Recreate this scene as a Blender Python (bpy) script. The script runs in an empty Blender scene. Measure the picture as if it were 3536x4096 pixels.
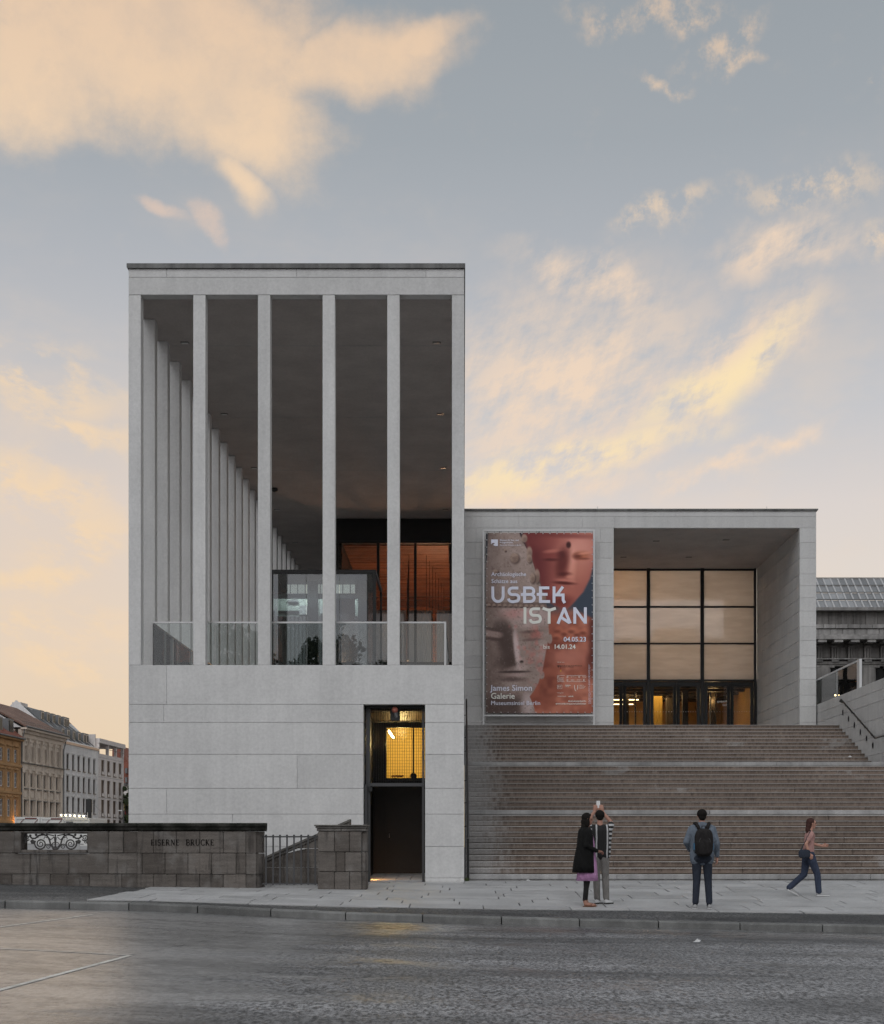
import bpy, math, random
import numpy as np
from mathutils import Vector, Matrix

random.seed(7)
rng = np.random.default_rng(11)
scene = bpy.context.scene
COL = scene.collection
R = math.radians

# ---------------------------------------------------------------- camera
F, PX, PY, CZ = 5680.0, 1853.0, 3385.0, 0.8      # focal length, vanishing point (photo pixels), eye height
cam_d = bpy.data.cameras.new("camera")
cam = bpy.data.objects.new("camera", cam_d)
COL.objects.link(cam)
cam.location = (0, 0, CZ)
cam.rotation_euler = (R(90), 0, 0)
cam_d.sensor_fit = 'HORIZONTAL'
cam_d.sensor_width = 36.0
cam_d.lens = 36.0 * F / 3536.0
cam_d.shift_x = (1768.0 - PX) / 3536.0
cam_d.shift_y = (PY - 2048.0) / 3536.0
cam_d.clip_start = 0.1
cam_d.clip_end = 5000
scene.camera = cam

# ---------------------------------------------------------------- exposure
scene.view_settings.view_transform = 'Standard'
scene.view_settings.look = 'None'
scene.view_settings.exposure = 0.0
scene.view_settings.gamma = 1.0
scene.view_settings.use_curve_mapping = False
scene.cycles.max_bounces = 6
scene.cycles.diffuse_bounces = 3
scene.cycles.glossy_bounces = 3
scene.cycles.transmission_bounces = 6
scene.cycles.transparent_max_bounces = 12
scene.cycles.sample_clamp_indirect = 2.0
scene.cycles.blur_glossy = 1.0
scene.cycles.use_denoising = True
scene.cycles.denoising_prefilter = 'FAST'
scene.cycles.use_adaptive_sampling = True
scene.cycles.adaptive_threshold = 0.03

def lin(r, g, b):
    def c(v):
        v /= 255.0
        return v / 12.92 if v <= 0.04045 else ((v + 0.055) / 1.055) ** 2.4
    return (c(r), c(g), c(b), 1.0)

# ---------------------------------------------------------------- light: soft overcast sun + dusk sky
SUN_EL, SUN_AZ = 44.0, 190.0        # light comes from the bright sky behind the camera
sun_d = bpy.data.lights.new("sun", 'SUN')
sun_d.energy = 1.15
sun_d.angle = R(42)
sun_d.color = (0.97, 0.985, 1.0)
sun = bpy.data.objects.new("sun", sun_d)
COL.objects.link(sun)
_a, _e = R(SUN_AZ), R(SUN_EL)
_to_sun = Vector((math.sin(_a) * math.cos(_e), math.cos(_a) * math.cos(_e), math.sin(_e)))
sun.rotation_euler = _to_sun.to_track_quat('Z', 'Y').to_euler()

world = bpy.data.worlds.new("World")
scene.world = world
world.use_nodes = True
world.cycles.sampling_method = 'MANUAL'
world.cycles.sample_map_resolution = 256
WT = world.node_tree
WT.nodes.clear()

class NT:
    """small helper to write node graphs as expressions"""
    def __init__(self, tree):
        self.t = tree
    def n(self, kind, **kw):
        nd = self.t.nodes.new(kind)
        for k, v in kw.items():
            setattr(nd, k, v)
        return nd
    def put(self, sock, v):
        if v is None:
            return
        if hasattr(v, 'is_output'):
            self.t.links.new(v, sock)
        else:
            sock.default_value = v
    def m(self, op, a, b=None, c=None, clamp=False):
        nd = self.n('ShaderNodeMath', operation=op, use_clamp=clamp)
        for i, v in enumerate((a, b, c)):
            self.put(nd.inputs[i], v)
        return nd.outputs[0]
    def mix(self, f, a, b, blend='MIX'):
        nd = self.n('ShaderNodeMix', data_type='RGBA', blend_type=blend)
        self.put(nd.inputs[0], f); self.put(nd.inputs[6], a); self.put(nd.inputs[7], b)
        return nd.outputs[2]
    def ss(self, x, lo, hi):
        nd = self.n('ShaderNodeMapRange', interpolation_type='SMOOTHSTEP')
        self.put(nd.inputs[0], x); nd.inputs[1].default_value = lo; nd.inputs[2].default_value = hi
        return nd.outputs[0]
    def lerp(self, x, lo, hi, a, b):
        nd = self.n('ShaderNodeMapRange')
        self.put(nd.inputs[0], x)
        for i, v in enumerate((lo, hi, a, b)):
            nd.inputs[i + 1].default_value = v
        return nd.outputs[0]
    def xyz(self, x, y, z):
        nd = self.n('ShaderNodeCombineXYZ')
        for i, v in enumerate((x, y, z)):
            self.put(nd.inputs[i], v)
        return nd.outputs[0]
    def noise(self, vec, scale, detail=4, rough=0.55, dist=0.0, kind='ShaderNodeTexNoise'):
        nd = self.n(kind)
        self.put(nd.inputs['Vector'], vec)
        nd.inputs['Scale'].default_value = scale
        if 'Detail' in nd.inputs:
            nd.inputs['Detail'].default_value = detail
            nd.inputs['Roughness'].default_value = rough
        if 'Distortion' in nd.inputs:
            nd.inputs['Distortion'].default_value = dist
        return nd.outputs[0]
    def ramp(self, fac, stops):
        nd = self.n('ShaderNodeValToRGB')
        el = nd.color_ramp.elements
        while len(el) < len(stops):
            el.new(0.5)
        for e, (p, c) in zip(el, stops):
            e.position = p; e.color = c
        self.put(nd.inputs[0], fac)
        return nd.outputs[0]

def azel(px, py):
    """photo pixel -> azimuth / elevation in degrees (sky directions)"""
    dx, dz = (px - PX) / F, (PY - py) / F
    return math.degrees(math.atan2(dx, 1.0)), math.degrees(math.atan2(dz, math.hypot(1.0, dx)))

def build_sky():
    w = NT(WT)
    tc = w.n('ShaderNodeTexCoord')
    sep = w.n('ShaderNodeSeparateXYZ')
    WT.links.new(tc.outputs['Generated'], sep.inputs[0])
    X, Y, Z = sep.outputs
    az = w.m('MULTIPLY', w.m('ARCTAN2', X, Y), 57.29578)
    el = w.m('MULTIPLY', w.m('ARCSINE', w.m('MINIMUM', w.m('MAXIMUM', Z, -1.0), 1.0)), 57.29578)
    elc = w.m('MAXIMUM', el, 0.0)
    # clear-sky gradient by elevation
    grad = w.ramp(w.lerp(elc, 0.0, 40.0, 0.0, 1.0), [
        (0.0, lin(238, 214, 168)), (0.10, lin(238, 220, 190)), (0.20, lin(233, 220, 205)), (0.33, lin(222, 213, 207)),
        (0.43, lin(198, 199, 202)), (0.53, lin(182, 185, 190)), (0.66, lin(163, 169, 174)), (0.80, lin(152, 159, 164)),
        (1.0, lin(143, 151, 158))])
    side = w.m('MULTIPLY', w.ss(az, -4.0, -16.0), w.ss(elc, 24.0, 3.0))
    grad = w.mix(w.m('MULTIPLY', side, 0.55), grad, lin(234, 203, 170))
    anti = w.m('MULTIPLY', w.ss(w.m('ABSOLUTE', az), 45.0, 110.0), w.ss(elc, 40.0, 10.0))
    grad = w.mix(w.m('MULTIPLY', anti, 0.85), grad, lin(190, 194, 204))
    sky = w.n('ShaderNodeTexSky', sky_type='NISHITA')
    sky.sun_disc = False
    sky.sun_elevation = R(SUN_EL)
    sky.sun_rotation = R(SUN_AZ)
    sky.altitude = 50
    sky.dust_density = 3.0
    nis = w.mix(1.0, sky.outputs[0], (0.10, 0.10, 0.10, 1), 'MULTIPLY')
    base = w.mix(0.05, grad, nis)
    # warped sky coordinates for clouds
    p = w.xyz(az, el, 0.0)
    warp = w.n('ShaderNodeTexNoise')
    WT.links.new(p, warp.inputs['Vector']); warp.inputs['Scale'].default_value = 0.33
    warp.inputs['Detail'].default_value = 6; warp.inputs['Roughness'].default_value = 0.56
    wsep = w.n('ShaderNodeSeparateColor'); WT.links.new(warp.outputs['Color'], wsep.inputs[0])
    waz = w.m('ADD', az, w.m('MULTIPLY', w.m('SUBTRACT', wsep.outputs[0], 0.5), 4.6))
    wel = w.m('ADD', el, w.m('MULTIPLY', w.m('SUBTRACT', wsep.outputs[1], 0.5), 3.4))

    wp = w.xyz(waz, wel, 0.0)
    sw = w.n('ShaderNodeTexNoise'); WT.links.new(p, sw.inputs['Vector'])
    sw.inputs['Scale'].default_value = 0.22; sw.inputs['Detail'].default_value = 4; sw.inputs['Roughness'].default_value = 0.5
    s2 = w.n('ShaderNodeSeparateColor'); WT.links.new(sw.outputs['Color'], s2.inputs[0])
    wq = w.xyz(w.m('ADD', az, w.m('MULTIPLY', w.m('SUBTRACT', s2.outputs[0], 0.5), 3.0)), w.m('ADD', el, w.m('MULTIPLY', w.m('SUBTRACT', s2.outputs[1], 0.5), 2.2)), 0.0)
    def blob(px, py, rx, ry, rot=0.0, soft=0.6, calm=False):
        a0, e0 = azel(px, py)
        k = 57.29578 / F * 0.93
        rx, ry = rx * k, ry * k
        mp = w.n('ShaderNodeMapping', vector_type='TEXTURE')
        WT.links.new(wq if calm else wp, mp.inputs[0])
        mp.inputs['Location'].default_value = (a0, e0, 0)
        mp.inputs['Rotation'].default_value = (0, 0, R(rot))
        mp.inputs['Scale'].default_value = (rx, ry, 1)
        ln = w.n('ShaderNodeVectorMath', operation='LENGTH')
        WT.links.new(mp.outputs[0], ln.inputs[0])
        d = ln.outputs['Value']
        return w.ss(d, 1.0 + soft * 0.5, 1.0 - soft)
    def union(ms):
        r = ms[0]
        for q in ms[1:]:
            r = w.m('MAXIMUM', r, q)
        return r
    # thick soft cloud bank, upper left
    big = union([blob(-150, 270, 760, 270, 0, 0.55, True), blob(560, 150, 900, 380, -3, 0.6, True), blob(930, 450, 480, 230, -16, 0.7, True),
                 blob(1420, 250, 520, 150, 9, 0.7, True), blob(1650, 180, 280, 80, 14, 0.8, True), blob(950, 730, 150, 80, -38, 0.9, True)])
    puff_l = union([blob(820, 890, 130, 60, -42, 0.9, True), blob(640, 850, 150, 40, -14, 0.9, True)])
    n1 = w.noise(w.xyz(az, el, 3.0), 0.42, 5, 0.6)
    n6 = w.noise(w.xyz(w.m('MULTIPLY', az, 0.8), el, 11.0), 0.8, 8, 0.66)
    big = w.ss(w.m('ADD', big, w.m('MULTIPLY', w.m('SUBTRACT', n6, 0.5), 0.8)), 0.04, 1.06)
    big = w.m('MULTIPLY', big, w.lerp(n1, 0.28, 0.55, 0.80, 1.0))
    puff_l = w.m('MULTIPLY', w.ss(puff_l, 0.0, 0.7), w.ss(w.m('ADD', puff_l, w.m('MULTIPLY', w.m('SUBTRACT', n6, 0.5), 1.6)), 0.15, 1.15))
    # wind-combed cirrus, right
    cir = union([blob(2250, 1560, 700, 420, 18, 0.9), blob(2900, 1480, 480, 150, 30, 0.9), blob(2300, 1830, 700, 110, 13, 0.8),
                 blob(3150, 1000, 300, 130, 10, 0.9), blob(2380, 1130, 360, 120, -14, 0.9), blob(2980, 1830, 420, 45, 15, 0.9), blob(2150, 1960, 500, 90, 5, 0.9)])
    st = w.xyz(w.m('ADD', w.m('MULTIPLY', az, 0.62), w.m('MULTIPLY', el, 0.10)), w.m('SUBTRACT', w.m('MULTIPLY', el, 1.15), w.m('MULTIPLY', az, 0.46)), 1.0)
    n2 = w.noise(st, 0.70, 8, 0.63, 0.0)
    comb = w.noise(w.xyz(w.m('ADD', w.m('MULTIPLY', az, 3.2), w.m('MULTIPLY', el, -1.1)), w.m('MULTIPLY', el, 0.55), 4.0), 0.9, 4, 0.6)
    n2 = w.m('ADD', w.m('MULTIPLY', n2, 0.82), w.m('MULTIPLY', comb, 0.18))
    cir = w.m('MULTIPLY', cir, w.lerp(n2, 0.36, 0.58, 0.06, 1.0))
    # low banks, left
    low = union([blob(60, 1500, 480, 130, -6, 0.9), blob(260, 1700, 420, 70, -12, 0.9), blob(120, 1950, 420, 110, -10, 0.9), blob(330, 2130, 240, 130, 25, 0.9),
                 blob(60, 2500, 520, 110, 6, 0.9), blob(330, 2640, 420, 90, -8, 0.9), blob(120, 2280, 300, 60, 12, 0.9)])
    n5 = w.noise(w.xyz(w.m('MULTIPLY', az, 0.55), w.m('ADD', el, w.m('MULTIPLY', az, 0.15)), 7.0), 0.62, 7, 0.64)
    low = w.m('MULTIPLY', low, w.ss(n5, 0.40, 0.58))
    # small scattered puffs
    puf = union([blob(2900, 170, 170, 70, 20, 0.9), blob(2420, 90, 170, 45, 0, 0.9), blob(2680, 350, 130, 30, -5, 0.9), blob(2700, 60, 200, 60, 5, 0.9),
                 blob(2950, 260, 110, 40, 0, 0.9), blob(3250, 740, 300, 80, -5, 0.9), blob(3530, 950, 90, 60, 0, 0.9), blob(2650, 850, 230, 60, 10, 0.9),
                 blob(3530, 370, 70, 40, 0, 0.9)])
    n3 = w.noise(w.xyz(az, el, 9.0), 0.9, 7, 0.68)
    puf = w.m('MULTIPLY', puf, w.ss(n3, 0.40, 0.64))
    # veil over the rest of the sky, all the way round
    n4 = w.noise(w.xyz(w.m('MULTIPLY', az, 0.5), el, 5.0), 0.16, 5, 0.62)
    veil = w.m('MULTIPLY', w.ss(n4, 0.46, 0.70), w.ss(el, 30.0, 8.0))
    away = w.m('MULTIPLY', w.ss(n4, 0.44, 0.62), w.ss(w.m('ABSOLUTE', az), 24.0, 45.0))
    # cloud colour: peach high up, yellow-cream low; brighter core
    ccol = w.mix(w.ss(elc, 20.0, 34.0), lin(246, 218, 184), lin(231, 200, 171))
    hot = w.m('MULTIPLY', union([blob(2900, 1480, 420, 80, 30, 0.9, True), blob(2250, 1850, 600, 75, 13, 0.9, True)]), w.ss(n2, 0.36, 0.58))
    c = w.mix(w.m('MULTIPLY', veil, 0.45), base, lin(240, 214, 186))
    c = w.mix(w.m('MULTIPLY', away, 0.6), c, lin(216, 211, 208))
    c = w.mix(w.m('MULTIPLY', low, 0.80), c, lin(244, 215, 178))
    c = w.mix(w.m('MULTIPLY', puf, 0.62), c, ccol)
    c = w.mix(w.m('MULTIPLY', cir, 0.80), c, lin(246, 218, 190))
    c = w.mix(w.m('MULTIPLY', puff_l, 0.55), c, lin(238, 206, 182))
    c = w.mix(w.m('MULTIPLY', big, 0.92), c, ccol)
    c = w.mix(w.m('MULTIPLY', hot, 0.78), c, lin(253, 230, 182))
    # below the horizon: dull ground tone
    c = w.mix(w.ss(el, 0.0, -4.0), c, (0.10, 0.10, 0.10, 1))
    bg = w.n('ShaderNodeBackground')
    WT.links.new(c, bg.inputs[0])
    bg.inputs[1].default_value = 1.0
    out = w.n('ShaderNodeOutputWorld')
    WT.links.new(bg.outputs[0], out.inputs[0])
build_sky()

# ---------------------------------------------------------------- materials
MATS = {}
def mat(name, color=(0.5, 0.5, 0.5, 1), rough=0.7, metal=0.0, spec=0.5, fn=None, **kw):
    if name in MATS:
        return MATS[name]
    m = bpy.data.materials.new(name)
    m.use_nodes = True
    t = m.node_tree
    b = t.nodes['Principled BSDF']
    w = NT(t)
    b.inputs['Base Color'].default_value = color
    b.inputs['Roughness'].default_value = rough
    b.inputs['Metallic'].default_value = metal
    b.inputs['Specular IOR Level'].default_value = spec
    for k, v in kw.items():
        b.inputs[k].default_value = v
    if fn:
        fn(w, b, t)
    MATS[name] = m
    return m

def g(v):
    return (v, v, v, 1)

def pos(w):
    return w.n('ShaderNodeNewGeometry').outputs['Position']

def bump(w, b, h, dist=0.01, strength=0.5):
    nd = w.n('ShaderNodeBump')
    w.put(nd.inputs['Height'], h)
    nd.inputs['Distance'].default_value = dist
    nd.inputs['Strength'].default_value = strength
    w.t.links.new(nd.outputs[0], b.inputs['Normal'])

def orand(w):
    return w.n('ShaderNodeObjectInfo').outputs['Random']

def stone_fn(base, var=0.10, speck=0.5, mott=0.12, scale=1.0, streak=0.0):
    """sand-blasted cast stone: mottling, pale and dark grains, slight change from piece to piece"""
    def fn(w, b, t):
        p = pos(w)
        n1 = w.noise(p, 0.9 * scale, 5, 0.6)
        n2 = w.noise(p, 16 * scale, 4, 0.7)
        n3 = w.noise(p, 42 * scale, 2, 0.6)
        v = w.lerp(n1, 0.3, 0.7, 1 - mott, 1 + mott)
        v = w.m('MULTIPLY', v, w.lerp(n2, 0.3, 0.7, 0.92, 1.08))
        v = w.m('MULTIPLY', v, w.lerp(orand(w), 0, 1, 1 - var, 1 + var))
        if streak:
            sp = w.n('ShaderNodeSeparateXYZ'); t.links.new(p, sp.inputs[0])
            sv = w.xyz(w.m('MULTIPLY', sp.outputs[0], 5.0), w.m('MULTIPLY', sp.outputs[1], 5.0), w.m('MULTIPLY', sp.outputs[2], 0.25))
            v = w.m('MULTIPLY', v, w.lerp(w.noise(sv, 1.0, 5, 0.6), 0.35, 0.75, 1.0, 1 - streak))
        c = w.mix(1.0, base, w.xyz(v, v, v), 'MULTIPLY')
        c = w.mix(w.m('MULTIPLY', w.ss(n3, 0.63, 0.72), speck), c, (0.9, 0.9, 0.88, 1))
        c = w.mix(w.m('MULTIPLY', w.ss(n3, 0.33, 0.25), speck * 0.6), c, (0.12, 0.12, 0.12, 1))
        t.links.new(c, b.inputs['Base Color'])
        bump(w, b, w.noise(p, 60 * scale, 3, 0.7), 0.004, 0.5)
    return fn

M_STONE = mat('cast_stone', rough=0.85, spec=0.25, fn=stone_fn((0.605, 0.60, 0.59, 1), 0.05, 0.25, 0.06, streak=0.10))
M_STONE2 = mat('cast_stone_block', rough=0.85, spec=0.25, fn=stone_fn((0.57, 0.565, 0.555, 1), 0.05, 0.18, 0.06, streak=0.10))
M_CAP = mat('roof_cap_stone', rough=0.9, spec=0.2, fn=stone_fn((0.19, 0.19, 0.185, 1), 0.05, 0.1, 0.25, streak=0.5))
M_CEIL = mat('ceiling_concrete', rough=0.9, spec=0.2, fn=stone_fn((0.42, 0.38, 0.36, 1), 0.0, 0.0, 0.10))
M_JOINT = mat('joint_mortar', g(0.36), 0.95, spec=0.1)
M_DARK = mat('dark_bronze', (0.016, 0.016, 0.016, 1), 0.45, spec=0.4)
M_IRON = mat('painted_iron', (0.055, 0.055, 0.057, 1), 0.5, spec=0.5)
M_STEEL = mat('brushed_steel', (0.55, 0.55, 0.55, 1), 0.38, 0.9)
M_RAILM = mat('bronze_rail', (0.03, 0.028, 0.026, 1), 0.35, 0.6)
M_WHITE = mat('white_paint', g(0.72), 0.5)
M_POSTERFRAME = mat('white_aluminium', g(0.62), 0.4)

def glass_fn(tint, refl, ior=1.45, rough=0.0):
    def fn(w, b, t):
        t.nodes.remove(b)
        tr = w.n('ShaderNodeBsdfTransparent'); tr.inputs[0].default_value = tint
        gl = w.n('ShaderNodeBsdfGlossy'); gl.inputs['Roughness'].default_value = rough
        gl.inputs[0].default_value = (1, 1, 1, 1)
        fr = w.n('ShaderNodeFresnel'); fr.inputs[0].default_value = ior
        mx = w.n('ShaderNodeMixShader')
        t.links.new(w.m('ADD', fr.outputs[0], refl, clamp=True), mx.inputs[0])
        t.links.new(tr.outputs[0], mx.inputs[1]); t.links.new(gl.outputs[0], mx.inputs[2])
        t.links.new(mx.outputs[0], t.nodes['Material Output'].inputs[0])
    return fn
M_GLASS = mat('clear_glass', fn=glass_fn((0.88, 0.91, 0.90, 1), 0.035))
M_GLASSLO = mat('side_glass', fn=glass_fn((0.90, 0.93, 0.92, 1), 0.0, 1.12))
M_GLASSDK = mat('grey_glass', fn=glass_fn((0.62, 0.66, 0.68, 1), 0.11))
M_GLASSFOY = mat('foyer_glass', fn=glass_fn((0.88, 0.86, 0.84, 1), 0.02))

def lamp_mat(name, col, s):
    def fn(w, b, t):
        b.inputs['Emission Color'].default_value = col
        b.inputs['Emission Strength'].default_value = s
    return mat(name, col, 0.5, fn=fn)

# ---------------------------------------------------------------- mesh helpers
class MB:
    def __init__(self):
        self.v, self.f, self.mi = [], [], []
        self.cur = 0
    def add(self, vs, fs):
        o = len(self.v)
        self.v += [tuple(p) for p in vs]
        for f in fs:
            self.f.append(tuple(i + o for i in f)); self.mi.append(self.cur)
        return self
    def box(self, x0, x1, y0, y1, z0, z1):
        return self.hexa([(x0, y0, z0), (x1, y0, z0), (x1, y1, z0), (x0, y1, z0), (x0, y0, z1), (x1, y0, z1), (x1, y1, z1), (x0, y1, z1)])
    def hexa(self, c):
        return self.add(c, [(0, 3, 2, 1), (4, 5, 6, 7), (0, 1, 5, 4), (1, 2, 6, 5), (2, 3, 7, 6), (3, 0, 4, 7)])
    def cbox(self, x0, x1, y0, y1, z0, z1, c):
        """box with all edges chamfered"""
        xs, ys, zs = (x0, x1), (y0, y1), (z0, z1)
        vs, idx = [], {}
        for i in range(2):
            for j in range(2):
                for k in range(2):
                    sx, sy, sz = (1, -1)[i] * c, (1, -1)[j] * c, (1, -1)[k] * c
                    for a in range(3):
                        p = [xs[i] + sx, ys[j] + sy, zs[k] + sz]
                        p[a] = (xs[i], ys[j], zs[k])[a]
                        idx[(i, j, k, a)] = len(vs); vs.append(p)
        fs = []
        cyc = [(0, 0), (1, 0), (1, 1), (0, 1)]
        for s in range(2):
            for a in range(3):
                q = []
                for (u, v) in cyc:
                    key = [0, 0, 0]; key[a] = s; key[(a + 1) % 3] = u; key[(a + 2) % 3] = v
                    q.append(idx[tuple(key) + (a,)])
                fs.append(q if s else q[::-1])
        for a in range(3):
            b_, c_ = (a + 1) % 3, (a + 2) % 3
            for u in range(2):
                for v in range(2):
                    k0, k1 = [0, 0, 0], [0, 0, 0]
                    k0[a] = 0; k1[a] = 1
                    k0[b_] = k1[b_] = u; k0[c_] = k1[c_] = v
                    q = [idx[tuple(k0) + (b_,)], idx[tuple(k1) + (b_,)], idx[tuple(k1) + (c_,)], idx[tuple(k0) + (c_,)]]
                    fs.append(q[::-1] if u == v else q)
        for i in range(2):
            for j in range(2):
                for k in range(2):
                    q = [idx[(i, j, k, a)] for a in range(3)]
                    fs.append(q if (i + j + k) % 2 else q[::-1])
        return self.add(vs, fs)
    def prism(self, poly, y0, y1, axis='y'):
        """polygon in (x,z) extruded along y, (y,z) along x, or (x,y) along z"""
        n = len(poly)
        def P(a, b, d):
            return (a, d, b) if axis == 'y' else ((d, a, b) if axis == 'x' else (a, b, d))
        vs = [P(a, b, y0) for a, b in poly] + [P(a, b, y1) for a, b in poly]
        fs = [tuple(range(n)), tuple(range(2 * n - 1, n - 1, -1))]
        fs += [(i, i + n, (i + 1) % n + n, (i + 1) % n) for i in range(n)]
        return self.add(vs, fs)
    def tube(self, path, r, n=8, cap=True):
        path = [Vector(p) for p in path]
        rs = r if isinstance(r, (list, tuple)) else [r] * len(path)
        vs, fs = [], []
        up = None
        for i, p in enumerate(path):
            d = (path[min(i + 1, len(path) - 1)] - path[max(i - 1, 0)])
            d = d.normalized() if d.length > 1e-9 else Vector((0, 0, 1))
            if up is None:
                up = d.orthogonal().normalized()
            up = (up - d * up.dot(d))
            up = up.normalized() if up.length > 1e-6 else d.orthogonal().normalized()
            s = d.cross(up)
            for k in range(n):
                a = 2 * math.pi * k / n
                vs.append(p + (up * math.cos(a) + s * math.sin(a)) * rs[i])
        for i in range(len(path) - 1):
            for k in range(n):
                k2 = (k + 1) % n
                fs.append((i * n + k, i * n + k2, (i + 1) * n + k2, (i + 1) * n + k))
        if cap:
            fs.append(tuple(range(n - 1, -1, -1)))
            fs.append(tuple(range((len(path) - 1) * n, len(path) * n)))
        return self.add(vs, fs)
    def ball(self, c, rx, ry=None, rz=None, nu=12, nv=8):
        ry = rx if ry is None else ry; rz = rx if rz is None else rz
        vs = [(c[0], c[1], c[2] - rz)]
        for i in range(1, nv):
            t = math.pi * i / nv - math.pi / 2
            for k in range(nu):
                a = 2 * math.pi * k / nu
                vs.append((c[0] + rx * math.cos(t) * math.cos(a), c[1] + ry * math.cos(t) * math.sin(a), c[2] + rz * math.sin(t)))
        vs.append((c[0], c[1], c[2] + rz))
        fs = [(0, 1 + (k + 1) % nu, 1 + k) for k in range(nu)]
        for i in range(nv - 2):
            for k in range(nu):
                a, b = 1 + i * nu, 1 + (i + 1) * nu
                fs.append((a + k, a + (k + 1) % nu, b + (k + 1) % nu, b + k))
        o = 1 + (nv - 2) * nu; top = len(vs) - 1
        fs += [(o + k, o + (k + 1) % nu, top) for k in range(nu)]
        return self.add(vs, fs)
    def mesh(self, name, mats, smooth=False):
        me = bpy.data.meshes.new(name)
        me.from_pydata(self.v, [], self.f)
        for m in (mats if isinstance(mats, (list, tuple)) else [mats]):
            me.materials.append(m)
        if any(self.mi):
            me.polygons.foreach_set('material_index', self.mi)
        if smooth:
            me.polygons.foreach_set('use_smooth', [True] * len(me.polygons))
        me.update()
        return me
    def build(self, name, mats, parent=None, smooth=False):
        return put(name, self.mesh(name, mats, smooth), parent)

def put(name, me, parent=None, loc=None, rot=None, scale=None):
    o = bpy.data.objects.new(name, me)
    COL.objects.link(o)
    if parent is not None:
        o.parent = parent
    if loc is not None: o.location = loc
    if rot is not None: o.rotation_euler = rot
    if scale is not None: o.scale = scale
    return o

def tag(o, label=None, cat=None, group=None, kind=None):
    if label: o['label'] = label
    if cat: o['category'] = cat
    if group: o['group'] = group
    if kind: o['kind'] = kind
    return o

def thing(name, label, cat, loc=(0, 0, 0), rz=0.0, group=None):
    o = put(name, None, None, loc, (0, 0, rz))
    o.empty_display_size = 0.3
    return tag(o, label, cat, group)

def copy_tree(o, parent=None):
    c = o.copy(); COL.objects.link(c); c.parent = parent
    for ch in list(o.children):
        copy_tree(ch, c)
    return c

def box(name, m, parent, x0, x1, y0, y1, z0, z1):
    return MB().box(x0, x1, y0, y1, z0, z1).build(name, m, parent)

def wx(px, Y): return (px - PX) * Y / F
def wz(py, Y): return CZ + (PY - py) * Y / F

def panel_wall(parent, m, rows, y0, y1, gap=0.008, c=0.006, name='stone_panel'):
    """rows: list of (z0, z1, [x joints]); one chamfered slab per piece facing -y"""
    for z0, z1, xs in rows:
        for a, b in zip(xs[:-1], xs[1:]):
            if a is None or b is None:
                continue
            MB().cbox(a + gap / 4, b - gap / 4, y0, y1, z0 + gap / 3, z1 - gap / 3, c).build(name, m, parent)

# ================================================================ ground
_RX = [-60, -25, -14, -10, -7.67, -5.54, -4.40, -3.18, -1.96, -.67, .63, 1.93, 3.26, 4.58, 5.95, 6.96, 14, 60]
_RZ = [-.10, -.10, -.13, -.175, -.218, -.259, -.305, -.365, -.418, -.458, -.495, -.528, -.557, -.59, -.615, -.64, -.74, -.85]
YK = 23.5
def ZR(x): return float(np.interp(x, _RX, _RZ))
def ZF(x): return float(np.interp(x, [-12, -9.6, -6.8, -3, 40], [.09, .07, 0.0, 0.0, 0.0]))
def ZP(x, y):
    a = ZR(x) + 0.12
    t = min(max((y - YK) / 9.4, 0), 1)
    return a + (ZF(x) - a) * t

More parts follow.
